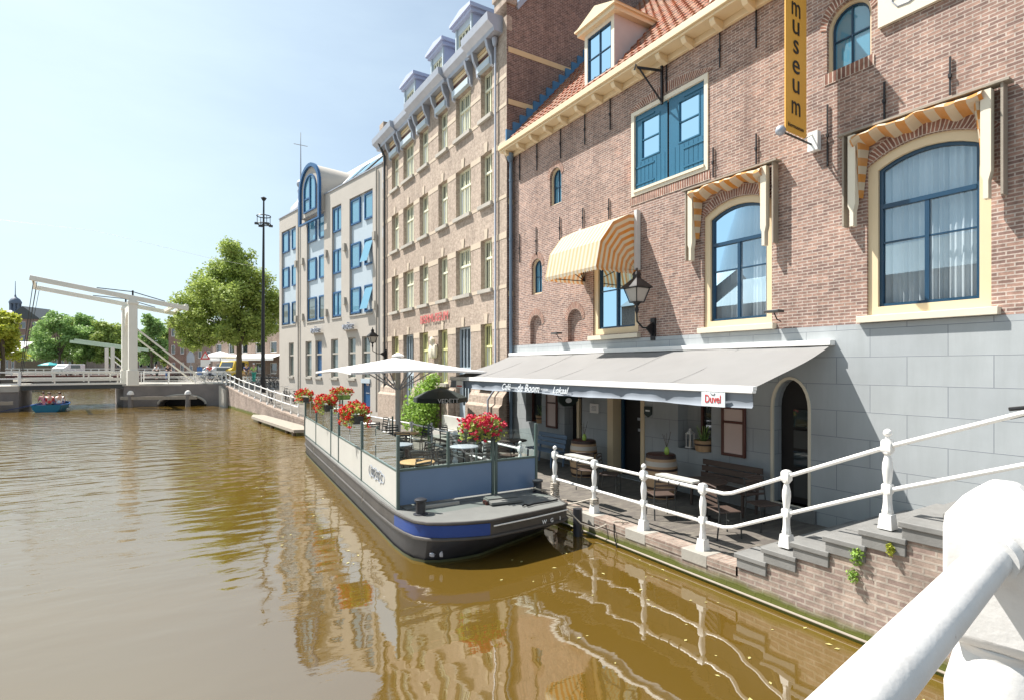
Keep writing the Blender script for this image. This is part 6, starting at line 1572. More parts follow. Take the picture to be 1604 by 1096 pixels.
# weeds in the stair wall
for (y, z, lab, s_) in ((3.35, 1.02, 'green weed growing from the stair wall under a slab', 0.12), (3.0, 1.2, 'small yellow green weed near the fourth slab of the stair wall', 0.07), (3.4, 0.78, 'dry reddish weed low on the stair wall', 0.09)):
    t = thing('wall_weed', lab, 'weed', (6.83, y, z)); mb = MB(); foliage(mb, [(-0.03, 0, 0, 0.05, s_*0.7, s_)], 110, 0.012, 0.026, rng); mb.build('leaves', M['leaf_b'] if s_ > 0.08 else M['leaf_y'], t, smooth=False)
# floating leaves
lf = MB(); lf.add([(-0.03, 0, 0), (0, -0.018, 0.003), (0.035, 0, 0), (0, 0.018, 0.002)], [(0, 1, 2, 3)])
lo = lf.build('floating_leaf', P('yellow_leaf', (0.40, 0.35, 0.14), 0.6), smooth=False); tag(lo, 'small yellowish leaf floating on the brown canal water', 'leaf', 'leaves floating on the canal')
rng = random.Random(21); first = True
for k in range(84):
    if k < 56: y = rng.uniform(2.2, 9.5); x = 6.7-rng.random()**1.5*2.6
    else: y = rng.uniform(9, 18); x = 3.25-rng.random()**1.4*1.6
    if 7.9 < y and x > 3.3: continue
    if first: o = lo; first = False
    else: o = lo.copy(); sc.collection.objects.link(o)
    o.location = (x, y, 0.006); o.rotation_euler = (0, 0, rng.uniform(0, 6.3)); o.scale = (rng.uniform(0.5, 1.3),)*3
# ============================================================ LIFTING BRIDGE
AB = R(9); e1 = Vector((math.cos(AB), math.sin(AB), 0)); e2 = Vector((-math.sin(AB), math.cos(AB), 0))
Bc = Vector((-3.2, 55.8, 0)); Ac = Bc-e1*6.5; Cc = Vector((3.85, 53.0, 0))
lb = thing('lifting_bridge', 'ivory wooden lifting bridge with raised balance beams spanning the canal', 'bridge', (-6, 56, 1.8))
def local_box(mb, o, a, b, A=None):           # box in the bridge frame, o origin
    M_ = Matrix((( e1.x, e2.x, 0, o.x), (e1.y, e2.y, 0, o.y), (0, 0, 1, 0), (0, 0, 0, 1))); mb.box(a, b, M_)
mb = MB(); local_box(mb, Ac, (-0.4, 0.05, 1.5), (6.7, 6.0, 1.86)); mb.build('deck', M['dkgrey'], lb, W=True, smooth=False)
mb = MB(); local_box(mb, Ac, (-0.4, -0.05, 1.84), (6.7, 0.12, 1.98)); mb.build('deck_edge', M['bridge_w'], lb, W=True, smooth=False)
for yy_ in (-0.02, 5.9):
    for z0, z1 in ((2.16, 2.38), (2.72, 2.86)):
        mb = MB(); local_box(mb, Ac, (-0.3, yy_, z0), (6.3, yy_+0.14, z1)); mb.build('rail_beam', M['bridge_w'], lb, W=True, smooth=False)
    for x in (0.0, 2.1, 4.2, 6.1):
        mb = MB(); local_box(mb, Ac, (x-0.05, yy_+0.02, 1.98), (x+0.05, yy_+0.12, 2.73)); mb.build('rail_post', M['bridge_w'], lb, W=True, smooth=False)
Tn = Vector((-2.46, 53.5, 0)); Tn = Bc+e1*0.75+e2*(-0.1)
TP = [PD(208, 44.0), PD(197, 48.6)]
for p in TP:
    mb = MB(); Mx = Matrix.Translation((p.x, p.y, 0)) @ Matrix.Rotation(AB, 4, 'Z')
    mb.box((-0.29, -0.29, 1.8), (0.29, 0.29, 8.55), Mx); mb.box((-0.38, -0.38, 1.8), (0.38, 0.38, 3.0), Mx); mb.box((-0.36, -0.36, 8.2), (0.36, 0.36, 8.4), Mx)
    mb.build('portal_post', M['bridge_w'], lb, W=True, bevel=0.02)
# cross head with arched braces between the posts
p, q = TP; dq = (q-p).normalized(); Lq = (q-p).length
fa = lambda a, b, dd: (p.x+dq.x*a+e1.x*(dd-0.12), p.y+dq.y*a+e1.y*(dd-0.12), b)
n = 12
arc = [(0.3+(Lq-0.6)*(0.5-0.5*math.cos(PI*i/n)), 5.9+1.9*math.sin(PI*i/n)) for i in range(n+1)]
mb = MB(); mb.prism([(0.3, 8.3)]+arc+[(Lq-0.3, 8.3)], fa, 0.24); mb.build('arched_crosshead', M['bridge_w'], lb, W=True, smooth=False)
sl_ = math.tan(R(9.0))
for k, pp in enumerate(TP):
    tip = pp-e1*6.2+Vector((0, 0, 8.72+6.2*0.155)); tail = pp+e1*3.9+Vector((0, 0, 8.72-3.9*0.155))
    mb = MB(); mb.bar(tip, tail, 0.24, 0.36); mb.build('balance_beam', M['bridge_w'], lb, W=True, bevel=0.03)
    mb = MB(); a_ = pp+Vector((0, 0, 9.2)); mb.bar(a_-Vector((0, 0, 0.6)), a_+Vector((0, 0, 0.1)), 0.12); mb.bar(a_, pp-e1*2.3+Vector((0, 0, 8.95+2.3*0.155)), 0.06); mb.bar(a_, pp+e1*2.2+Vector((0, 0, 8.95-2.2*0.155)), 0.06); mb.build('tie_rod', M['black'], lb, W=True)
    mb = MB(); bt = Ac+e2*(0.0+5.6*k)+Vector((0, 0, 1.9)); mb.cyl(tip+e1*0.25, bt, 0.025, n=6); mb.cyl(tip+e1*0.45, bt+e1*0.06, 0.02, n=6); mb.build('lifting_chain', M['dkgrey'], lb, W=True)
    mb = MB(); mb.bar(pp+Vector((0, 0, 6.5)), pp+e1*5.3+Vector((0, 0, 1.85)), 0.13); mb.build('brace', M['bridge_w'], lb, W=True)
for xo in (3.0, 3.75):
    mb = MB(); mb.bar(TP[0]+e1*xo+Vector((0, 0, 8.35)), TP[1]+e1*xo+Vector((0, 0, 8.35)), 0.25); mb.build('counterweight_beam', M['bridge_w'], lb, W=True)
mb = MB(); mb.bar(TP[0]-e1*6.0+Vector((0, 0, 9.6)), TP[1]-e1*6.0+Vector((0, 0, 9.6)), 0.18); mb.build('tip_crossbeam', M['bridge_w'], lb, W=True)
# right abutment with blind arch
ab = thing('bridge_abutment', 'dark stone bridge abutment with a dark arch and timber fender', 'abutment', (0, 54.5, 0))
dBC = (Cc-Bc).normalized(); nBC = Vector((-dBC.y, dBC.x, 0)); LBC = (Cc-Bc).length
fb = lambda a, b, dd: (Bc.x+dBC.x*a+nBC.x*dd, Bc.y+dBC.y*a+nBC.y*dd, b)
wall_mesh(rect(0, -0.6, LBC, 1.83), [arch(2.6, -0.5, 6.3, 0.15, 0.78, 12)], fb, 1.2).build('front_wall', M['dkstone'], ab, W=True, smooth=False)
mb = MB(); mb.add([fb(2.4, -0.6, 1.2), fb(6.6, -0.6, 1.2), fb(6.6, 1.4, 1.2), fb(2.4, 1.4, 1.2)], [(0, 1, 2, 3)]); mb.build('arch_back', M['dark'], ab, W=True, smooth=False)  # near-black sheet painted as the shaded depth of the arch
mb = MB(); mb.add([(Bc.x, Bc.y, -0.6), (Bc.x, Bc.y, 1.83), (Bc.x-1.0, Bc.y+6.2, 1.83), (Bc.x-1.0, Bc.y+6.2, -0.6)], [(0, 1, 2, 3)]); mb.add([(Bc.x-1.0, Bc.y+6.2, -0.6), (Bc.x-1.0, Bc.y+6.2, 1.83), (2, 62, 1.83), (2, 62, -0.6)], [(0, 1, 2, 3)]); mb.build('side_wall', M['dkstone'], ab, W=True, smooth=False)
mb = MB(); V = [Bc+Vector((-0.1, -0.05, 0)), Cc+Vector((0.3, -0.05, 0)), Vector((8, 53.2, 0)), Vector((8, 63, 0)), Vector((-4.2, 62.2, 0))]
mb.add([(v.x, v.y, 1.845) for v in V]+[(v.x, v.y, 1.68) for v in V], [(0, 1, 2, 3, 4), (0, 5, 6, 1), (0, 4, 9, 5)]); mb.build('coping', M['concrete'], ab, W=True, smooth=False)
mb = MB(); st_ = [fb(2.6+1.85-1.85*math.cos(PI*i/14), 0.15+0.78*math.sin(PI*i/14), -0.03) for i in range(15)]; mb.tube(st_, 0.10, 6); mb.build('arch_stones', M['concrete'], ab, W=True)
mb = MB(); mb.bar(fb(0.2, 0.72, -0.9), fb(5.9, 0.72, -0.9), 0.18, 0.25); mb.bar(fb(0.2, 0.72, -0.9), fb(0.1, 0.72, -0.1), 0.16); mb.build('fender_beam', M['woodg'], ab, W=True)
for a in (0.9, 5.2):
    mb = MB(); c_ = Vector(fb(a, 0, -0.85)); mb.cyl((c_.x, c_.y, -0.5), (c_.x, c_.y, 1.0), 0.19, n=10); fpo = mb.build('fender_pile', M['dkstone'], ab, W=True)
    mb = MB(); mb.lathe([(0.24, 1.0), (0.24, 1.12), (0.15, 1.28), (0.03, 1.33)], (c_.x, c_.y, 0), 12); mb.build('cap', M['fender_w'], fpo, W=True)
# sheet piles at the corner to the quay
for k in range(6):
    c_ = Cc+Vector((-0.1+0.03*k, -0.35-0.45*k, 0)); mb = MB(); mb.cyl((c_.x, c_.y, -0.5), (c_.x, c_.y, 1.70-0.06*k), 0.2, n=8); mb.build('pile', M['concrete'], ab, W=True)
# left abutment
la = thing('bridge_abutment', 'pale grey stone bridge abutment with white bollard at the left edge', 'abutment', (-12, 55, 0))
La0 = Vector((-9.45, 53.9, 0)); dL = Vector((-1, -0.12, 0)).normalized()
mb = MB(); V = [La0, La0+dL*14, La0+dL*14+Vector((0, 8, 0)), La0+Vector((-0.6, 8.4, 0))]
mb.add([(v.x, v.y, -0.6) for v in V]+[(v.x, v.y, 1.5) for v in V], [(0, 1, 5, 4), (3, 0, 4, 7)]); mb.build('wall', M['dkstone'], la, W=True, smooth=False)
mb = MB(); V = [v+Vector((0, -0.08, 0)) for v in V[:2]]+V[2:]; mb.add([(v.x, v.y, 1.42) for v in V]+[(v.x, v.y, 1.86) for v in V], [(0, 1, 5, 4), (3, 0, 4, 7), (4, 5, 6, 7)]); mb.build('coping', M['concrete'], la, W=True, smooth=False)
mb = MB(); mb.bar((-9.6, 53.0, 0.65), (-16, 52.2, 0.65), 0.2, 0.25); mb.build('fender_beam', M['woodg'], la, W=True)
mb = MB(); mb.cyl((-10.75, 52.9, -0.4), (-10.75, 52.9, 0.95), 0.2, n=10); fpo = mb.build('fender_pile', M['dkstone'], la, W=True)
mb = MB(); mb.lathe([(0.28, 0.95), (0.28, 1.1), (0.16, 1.25), (0.03, 1.3)], (-10.75, 52.9, 0), 12); mb.build('cap', M['fender_w'], fpo, W=True)
def panel_rail(name, label, p, q, step, zb=1.86, hh=1.0, mat='white', r_=0.045, base=True):
    t = thing(name, label, 'railing', (p+q)/2+Vector((0, 0, zb))); L = (q-p).length; n_ = max(1, round(L/step))
    for i in range(n_+1):
        c_ = p.lerp(q, i/n_); mb = MB(); mb.bar((c_.x, c_.y, zb), (c_.x, c_.y, zb+hh), r_*2.4); mb.build('post', M[mat], t, W=True, smooth=False)
    for h_ in (hh-0.06, hh*0.5, hh*0.12):
        mb = MB(); mb.bar((p.x, p.y, zb+h_), (q.x, q.y, zb+h_), r_*1.7); mb.build('rail', M[mat], t, W=True, smooth=False)
    return t
panel_rail('bridge_railing', 'white railing on the abutment right of the lifting bridge portal', Bc+e1*1.2+Vector((0, 0.3, 0)), Cc+Vector((0, 0.4, 0)), 2.1, hh=0.98, r_=0.03)
panel_rail('bridge_railing', 'white railing on the left abutment at the picture edge', La0+Vector((0, 0.3, 0)), La0+dL*9+Vector((0, 0.3, 0)), 1.3, r_=0.06, hh=1.05)
panel_rail('bridge_railing', 'white railing along the far side of the right abutment', Vector((-2.0, 61.6, 0)), Vector((6, 61.0, 0)), 2.0, r_=0.03)

# ---- second bridge beyond
fbz = thing('far_bridge', 'distant low bridge with pale green balance beams and white railing', 'bridge', PD(110, 85))
pL, pR = PD(5, 84), PD(262, 88); dd_ = (pR-pL).normalized(); nn_ = Vector((-dd_.y, dd_.x, 0))
mb = MB(); V = [pL, pR, pR+nn_*7, pL+nn_*7]; mb.add([(v.x, v.y, 1.45) for v in V]+[(v.x, v.y, 2.0) for v in V], [(0, 1, 2, 3), (4, 5, 6, 7), (0, 1, 5, 4), (2, 3, 7, 6)]); mb.build('deck', M['brownf'], fbz, W=True, smooth=False)
for u in (22, 200):
    c_ = PD(u, 84.5); mb = MB(); mb.box((c_.x-1.5, c_.y, -0.5), (c_.x+1.5, c_.y+6, 1.5)); mb.build('pier', M['dkstone'], fbz, W=True, smooth=False)
L = (pR-pL).length
for i in range(22):
    c_ = pL.lerp(pR, i/21); mb = MB(); mb.bar((c_.x, c_.y, 2.0), (c_.x, c_.y, 3.05), 0.12); mb.build('rail_post', M['white'], fbz, W=True, smooth=False)
for h_ in (3.0, 2.65, 2.3): mb = MB(); mb.bar((pL.x, pL.y, h_), (pR.x, pR.y, h_), 0.1); mb.build('rail', M['white'], fbz, W=True, smooth=False)
tp = [PD(176.5, 85, 0), PD(167, 89, 0)]
for p in tp:
    mb = MB(); mb.bar((p.x, p.y, 2.0), (p.x, p.y, 6.3), 0.48); mb.build('portal_post', M['bridge_w'], fbz, W=True, smooth=False)
    lt = p-dd_*5.2+Vector((0, 0, 7.3)); rt = p+dd_*5.0+Vector((0, 0, 5.9)); mb = MB(); mb.bar(lt, rt, 0.3, 0.4); mb.build('balance_beam', M['bridge_g'], fbz, W=True, smooth=False)
    mb = MB(); mb.bar(p+Vector((0, 0, 5.2)), p+dd_*3.4+Vector((0, 0, 2.1)), 0.14); mb.build('brace', M['bridge_w'], fbz, W=True, smooth=False)

# ============================================================ TREES
def tree(name, label, loc, blobs, n, s0, s1, mat, trunk_r, trunk_h, seed, group=None, cat='tree'):
    rng = random.Random(seed); t = thing(name, label, cat, loc, 0, group)
    mb = MB(); mb.tube([(0, 0, -0.1), (0.02, 0, trunk_h*0.3), (0.05, 0.03, trunk_h), (0.1, 0, trunk_h*1.8)], [trunk_r*1.25, trunk_r, trunk_r*0.8, trunk_r*0.35], 10)
    for k, b in enumerate(blobs[:9]):
        mid = Vector((b[0]*0.4, b[1]*0.4, lerp(trunk_h, b[2], 0.45))); mb.tube([(0.04, 0.02, trunk_h*0.9), mid, (b[0]*0.85, b[1]*0.85, b[2])], [trunk_r*0.5, trunk_r*0.3, trunk_r*0.1], 6)
    mb.build('trunk', M['bark'], t, ang=60)
    # every lobe carries smaller leaf clumps, so the outline stays ragged
    sub = []
    for b in blobs:
        for k in range(13):
            d_ = Vector((rng.gauss(0, 1), rng.gauss(0, 1), rng.gauss(0, 1.0))).normalized(); f_ = rng.uniform(0.35, 1.0); r_ = rng.uniform(0.32, 0.58)
            sub.append((b[0]+d_.x*b[3]*f_, b[1]+d_.y*b[4]*f_, b[2]+d_.z*b[5]*f_, b[3]*r_, b[4]*r_, b[5]*r_*1.0))
    mb = MB(); foliage(mb, sub, n, s0, s1, rng); mb.build('crown', mat, t, smooth=False); return t
TL = PD(374, 50, 1.85)
R_ = Vector((CA, -SA, 0))                       # picture-right on the ground
def tb(r, dep, z, rr, rz__): rz__ *= 1.2; rr *= 1.08; v = R_*r; return (v.x+dep*SA, v.y+dep*CA, z, rr, rr, rz__)
blobs = [tb(-0.3, 0, 10.9, 1.7, 1.5), tb(-1.8, 0.5, 9.2, 1.9, 1.6), tb(0.9, -0.5, 9.3, 1.9, 1.7), tb(-3.4, 0, 6.9, 1.9, 1.5), tb(-0.9, -1.6, 7.3, 2.2, 1.6), tb(1.9, 0.2, 7.2, 1.8, 1.6), tb(-4.6, 0.6, 5.0, 1.5, 1.1),
         tb(-2.6, -1.3, 5.0, 1.7, 1.2), tb(0.0, 1.4, 5.2, 2.0, 1.3), tb(2.0, -0.8, 5.2, 1.5, 1.2), tb(-0.6, -2.0, 4.5, 1.5, 0.9), tb(-3.9, -0.8, 3.6, 0.9, 0.6), tb(2.9, 0.5, 6.2, 0.9, 0.9), tb(-0.5, 0.4, 12.0, 0.9, 0.8)]
tree('linden_tree', 'large leafy linden tree at the corner beside the lifting bridge', TL, blobs, 60000, 0.06, 0.17, M['leaf'], 0.26, 3.6, 3)
def far_tree(u, D, vt, wpx, label, seed, mat='leaf_d', gz=1.8, n=9000, base=None):
    loc = PD(u, D, gz); H = zD(vt, D)-gz; W_ = wpx*D/866/2*1.22; rng = random.Random(seed)
    bl = []
    for k in range(9):
        t_ = k/8; z = lerp(H*0.34, H*0.88, t_); wv = W_*(0.75-0.45*abs(t_-0.3)-0.25*t_); s_ = rng.uniform(-1, 1)
        bl.append(tb(s_*wv*0.9, rng.uniform(-1, 1)*wv*0.6, z, W_*0.42*(1-0.3*t_), H*0.13))
    bl.append(tb(0, 0, H*0.9, W_*0.3, H*0.1))
    tree('shade_tree', label, loc, bl, n, 0.16, 0.36, M[mat], 0.25, H*0.33, seed, 'trees around the far canal')
far_tree(4, 76, 487, 92, 'bright yellow green tree at the left picture edge', 31, 'leaf_y', 1.8, 11000)
far_tree(93, 118, 489, 84, 'broad dark green tree left of the distant bridge beams', 32)
far_tree(133, 124, 496, 56, 'narrow tree right of the broad dark one', 33)
far_tree(168, 122, 505, 60, 'lighter green tree behind the distant green beams', 34, 'leaf')
far_tree(192, 128, 508, 46, 'tree hidden behind the lifting bridge portal', 35, 'leaf')
far_tree(237, 112, 497, 62, 'dark tree just right of the lifting bridge portal', 36)
far_tree(262, 130, 512, 50, 'tree behind the diagonal bridge braces', 37, 'leaf')
far_tree(60, 140, 512, 40, 'small tree in front of the brown gable', 38)
far_tree(113, 132, 503, 50, 'tree filling the gap beside the broad dark tree', 40, 'leaf')
far_tree(207, 135, 512, 50, 'tree right behind the two portal posts', 41, 'leaf_d')
far_tree(150, 145, 510, 60, 'tree deep behind between two nearer crowns', 39)

# ============================================================ FAR BUILDINGS
def fbld(name, label, u0, u1, D, vtop, mat, wins=(3, 3), gable=0, roofmat='dkgrey', gz=1.75, depth=9, D1=None, cat='building'):
    a = PD(u0, D); b = PD(u1, D1 or D); L_ = (b-a).length; dx_ = (b-a).normalized(); nn = Vector((-dx_.y, dx_.x, 0))
    t = thing(name, label, cat, (a.x, a.y, gz), math.atan2(dx_.y, dx_.x)); H_ = zD(vtop, (D+(D1 or D))/2)-gz
    f = lambda p, q, dd: (p, dd, q); hs_ = []
    nx, nz_ = wins
    for i in range(nx):
        for j in range(nz_):
            w_ = L_/nx; hh = H_/nz_; hs_.append(rect(w_*(i+0.27), hh*(j+0.28), w_*(i+0.73), hh*(j+0.80)))
    wall_mesh(rect(0, 0, L_, H_), hs_, f, 0.2).build('front_wall', mat, t, smooth=False)
    mb = MB(); mb.add([(0, 0, 0), (0, depth, 0), (0, depth, H_), (0, 0, H_)], [(0, 1, 2, 3)]); mb.build('side_wall', mat, t, smooth=False); mb = MB(); mb.add([(L_, 0, 0), (L_, depth, 0), (L_, depth, H_), (L_, 0, H_)], [(0, 1, 2, 3)]); mb.build('side_wall', mat, t, smooth=False)
    for hl in hs_:
        mb = MB(); mb.ring(hl, inset(hl, 0.1), f, 0.08, 0.16); w__ = mb.build('window', M['white'], t, smooth=False)
        mb = MB(); mb.add([(p, 0.17, q) for p, q in hl], [(0, 1, 2, 3)]); mb.build('pane', M['dglass'], w__, smooth=False)
    mb = MB()
    if gable: mb.prism([(-0.3, H_), (L_+0.3, H_), (L_/2, H_+gable)], lambda p, q, dd: (p, dd-0.2, q), depth)
    else: mb.add([(-0.2, -0.2, H_), (L_+0.2, -0.2, H_), (L_+0.2, depth*0.5, H_+2.5), (-0.2, depth*0.5, H_+2.5)], [(0, 1, 2, 3)]); mb.box((-0.2, -0.3, H_-0.25), (L_+0.2, -0.001, H_))
    mb.build('roof', M[roofmat], t, smooth=False)
    return t
fbld('brick_house', 'large brown house with sloping roof behind the yellow green tree', 10, 62, 150, 500, M['brick_far'], (3, 4), 3.5)
fbld('brick_house', 'brown brick house left of the broad dark tree', 62, 100, 145, 508, M['brick_far'], (3, 4), 2.5)
fbld('shop_building', 'low pale shop building behind the trees on the far shore', 60, 125, 138, 555, M['brick_far2'], (6, 1), 0)
fbld('brick_house', 'row of pale fronts behind the distant railing at the left edge', -30, 24, 118, 552, M['brick_far2'], (6, 1), 0)
fbld('brick_house', 'long dim house row seen between the trunks beyond the far bridge', 120, 262, 160, 556, M['brick_far2'], (12, 1), 0)
fbld('brick_house', 'narrow brown brick house right of the portal and its braces', 264, 292, 92, 508, M['brick_far'], (2, 3), 2.0)
fbld('brick_house', 'brown shop house with white framed windows behind the warning sign', 292, 333, 84, 522, M['brick_far2'], (3, 3), 0)
cafe = fbld('corner_cafe', 'wide corner cafe behind linden tree with pale awning strip', 333, 440, 76, 500, M['brick_far2'], (5, 3), 0, D1=66)
aw2 = thing('cafe_awning', 'long pale awning over the corner cafe behind the lamp mast', 'awning', PD(330, 74, 4.6))
a = PD(328, 73); b = PD(428, 64.5); dx_ = (b-a).normalized(); nn_ = Vector((dx_.y, -dx_.x, 0))
if nn_.dot(a) > 0: nn_ = -nn_
mb = MB(); V = [a, b, b-nn_*2.2, a-nn_*2.2]
mb.add([(a.x, a.y, 4.35), (b.x, b.y, 4.35), (V[2].x, V[2].y, 5.1), (V[3].x, V[3].y, 5.1), (a.x, a.y, 4.05), (b.x, b.y, 4.05)], [(0, 1, 2, 3), (0, 4, 5, 1)]); mb.build('cloth', M['canvas_w'], aw2, W=True, smooth=False)
mb = MB(); V = [a+Vector((0, 0, 0)), b]; mb.add([(V[0].x-nn_.x*2.3, V[0].y-nn_.y*2.3, 5.15), (b.x-nn_.x*2.3, b.y-nn_.y*2.3, 5.15), (b.x-nn_.x*2.3, b.y-nn_.y*2.3, 5.9), (a.x-nn_.x*2.3, a.y-nn_.y*2.3, 5.9)], [(0, 1, 2, 3)]); mb.build('fascia', M['bluec'], aw2, W=True, smooth=False)
def simple_parasol(loc, w_, z0, z1, mat, label):
    t = thing('parasol', label, 'parasol', loc); mb = MB(); mb.lathe([(w_, z0-0.15), (w_, z0), (w_*0.5, lerp(z0, z1, 0.6)), (0.03, z1)], n=8); mb.build('canopy', mat, t, smooth=False)
    mb = MB(); mb.cyl((0, 0, 0), (0, 0, z0), 0.04, n=6); mb.build('pole', M['dkgrey'], t)
simple_parasol(PD(345, 66, 1.85), 1.9, 2.6, 3.3, M['canvas_w'], 'white parasol in front of the corner cafe')
simple_parasol(PD(78, 112, 1.8), 1.9, 1.9, 2.5, M['tealcloth'], 'teal parasol under the broad dark tree on the far shore')
# houses across the water, out of the frame but mirrored in the museum panes
for i, (y0, y1, hh, m_, lab) in enumerate(((-14, -5, 7, 'brick_far', 'brown brick canal house across the water, mirrored in the largest window'), (-5, 3, 8, 'brick_far2', 'pale brick canal house across the water, mirrored in the panes'),
        (3, 11, 6.5, 'brick_far', 'low brown canal house across the water, mirrored in the middle window'), (11, 20, 7.8, 'brick_far2', 'tall pale canal house across the water behind the open canal'), (20, 30, 7, 'brick_far', 'wide brown canal house across the water'), (30, 40, 8, 'brick_far2', 'end house of the row across the water'))):
    t = thing('canal_house', lab, 'building', (-17.0, (y0+y1)/2, 1.0), 0, 'canal houses across the water'); L_ = (y1-y0)/2
    f = lambda a, b, dd: (-dd, a, b); hs_ = [rect(-L_+L_*2/3*(k+0.3), r_*3.2+1.0, -L_+L_*2/3*(k+0.7), r_*3.2+2.8) for k in range(3) for r_ in range(2)]
    wall_mesh(rect(-L_, -1.5, L_, hh), hs_, f, 0.2).build('front_wall', M[m_], t, smooth=False)
    mb = MB(); mb.add([(-0.2, -L_, -1.5), (-0.2, L_, -1.5), (-0.2, L_, hh), (-0.2, -L_, hh)], [(0, 1, 2, 3)]); mb.build('pane', M['dglass'], t, smooth=False)
    mb = MB(); mb.box((-8, -L_, -1.5), (-0.25, L_, hh)); mb.build('body', M[m_], t, smooth=False)
    mb = MB(); mb.prism([(0.3, hh), (-8.2, hh), (-4, hh+2.6)], lambda a, b, dd: (a, -L_+dd, b), 2*L_); mb.build('roof', M['dkgrey'], t, smooth=False)
mb = MB(); mb.box((-26, -14, -0.6), (-12.5, 42, 0.95)); struct('opposite_quay', mb, M['pave'], smooth=False)
wr = thing('overhead_wire', 'thin overhead wire crossing the sky at the far left', 'wire', PD(150, 44, 13)); mb = MB()
mb.tube([(PD(-60, 40)+Vector((0, 0, zD(338, 40)))), PD(150, 42)+Vector((0, 0, zD(362, 42))), PD(330, 43)+Vector((0, 0, zD(405, 43))), PD(411, 42.4)+Vector((0, 0, zD(420, 42.4)))], 0.007, 4); mb.build('cable', M['dkgrey'], wr, W=True)
# church cupola
M['slate'] = P('blue_grey_slate', (0.12, 0.15, 0.2), 0.6)
ch = thing('church_cupola', 'grey church cupola with open lantern above the roofs at the far left', 'tower', PD(24, 210, 1.8))
mb = MB(); mb.box((-3.5, -3.5, 0), (3.5, 3.5, 17)); mb.build('tower', M['brick_far'], ch, smooth=False)
mb = MB(); mb.lathe([(4.9, 17), (5.2, 18), (4.6, 20.3), (3.0, 22.2), (1.9, 22.8)], n=12); mb.build('dome', M['slate'], ch)
for k in range(8): a = k*PI/4; mb = MB(); mb.cyl((1.5*math.cos(a), 1.5*math.sin(a), 22.5), (1.5*math.cos(a), 1.5*math.sin(a), 25.5), 0.3, n=6); mb.build('column', M['slate'], ch)
mb = MB(); mb.lathe([(1.9, 25.4), (2.0, 26), (1.4, 27.2), (0.4, 28), (0.15, 29), (0.08, 34)], n=12); mb.build('cap', M['slate'], ch)
ch2 = thing('roof_turret', 'small dark turret on the brown roof behind the trees', 'turret', PD(71, 150, 13.5)); mb = MB(); mb.lathe([(1.4, 0), (1.4, 1.2), (1.0, 2.0), (0.3, 2.6), (0.1, 4)], n=8); mb.build('turret', M['dkgrey'], ch2)

# ============================================================ STREET FURNITURE AND TRAFFIC
lm = thing('lamp_mast', 'tall dark street lamp mast with a ring of floodlights near its top', 'lamp mast', PD(412, 42.5, 1.3))
mb = MB(); mb.tube([(0, 0, 0), (0, 0, 5), (0.05, 0.0, 14.7)], [0.16, 0.13, 0.06], 10); mb.build('mast', M['black'], lm)
mb = MB(); mb.cyl((0, 0, 0), (0, 0, 1.2), 0.2, n=10); mb.build('base', M['black'], lm)
mb = MB()
for z in (12.9, 13.5): mb.tube([(0.05+0.5*math.cos(k*PI/6), 0.5*math.sin(k*PI/6), z) for k in range(12)], 0.04, 5, closed=True)
for k in range(4): a = k*PI/2+0.3; mb.bar((0.05, 0, 12.9), (0.05+0.5*math.cos(a), 0.5*math.sin(a), 12.9), 0.04); mb.bar((0.05+0.5*math.cos(a), 0.5*math.sin(a), 12.9), (0.05+0.5*math.cos(a), 0.5*math.sin(a), 13.5), 0.04)
mb.build('lamp_ring', M['black'], lm)
for k in range(4): a = k*PI/2+0.3; mb = MB(); c_ = Vector((0.05+0.55*math.cos(a), 0.55*math.sin(a), 12.85)); mb.cbox(c_, (0.28, 0.22, 0.14)); mb.build('lamp', M['dkgrey'], lm)
mb = MB(); mb.lathe([(0.1, 14.7), (0.22, 14.9), (0.05, 15.0)], (0.05, 0, 0), n=8); mb.build('top_cap', M['black'], lm)

def sign_pole(u, D, gz, label, kind):
    t = thing('road_sign', label, 'road sign', PD(u, D, gz), -YAW)
    mb = MB(); mb.cyl((0, 0, 0), (0, 0, 3.1), 0.035, n=6); mb.build('pole', M['lead'], t)
    if kind == 'warn':
        mb = MB(); mb.prism([(-0.55, 2.25), (0.55, 2.25), (0, 3.15)], lambda a, b, dd: (a, -0.08+dd, b), 0.03); s_ = mb.build('triangle', M['red'], t, smooth=False)
        mb = MB(); mb.prism([(-0.32, 2.37), (0.32, 2.37), (0, 2.92)], lambda a, b, dd: (a, -0.09+dd, b), 0.02); mb.build('face', M['white'], s_, smooth=False)
        mb = MB(); mb.box((-0.03, -0.10, 2.5), (0.03, -0.091, 2.75)); mb.build('mark', M['letter_k'], s_, smooth=False)
        mb = MB(); mb.box((-0.5, -0.07, 1.45), (0.55, -0.04, 2.2)); mb.build('panel', M['white'], t, smooth=False)
        mb = MB(); mb.box((-0.9, -0.05, 0.6), (-0.35, -0.02, 1.4)); mb.build('blue_panel', M['bluec'], t, smooth=False)
    else:
        mb = MB(); mb.prism([(-0.42, 1.9), (0.42, 1.9), (0.42, 2.6), (0.2, 3.0), (-0.2, 3.0), (-0.42, 2.6)], lambda a, b, dd: (a, -0.06+dd, b), 0.03); mb.build('panel', M['lead'], t, smooth=False)
sign_pole(322, 60, 1.85, 'red bordered triangular warning sign over a white panel', 'warn')
sign_pole(299, 60, 1.85, 'plain grey sign back left of the warning sign', 'plain')

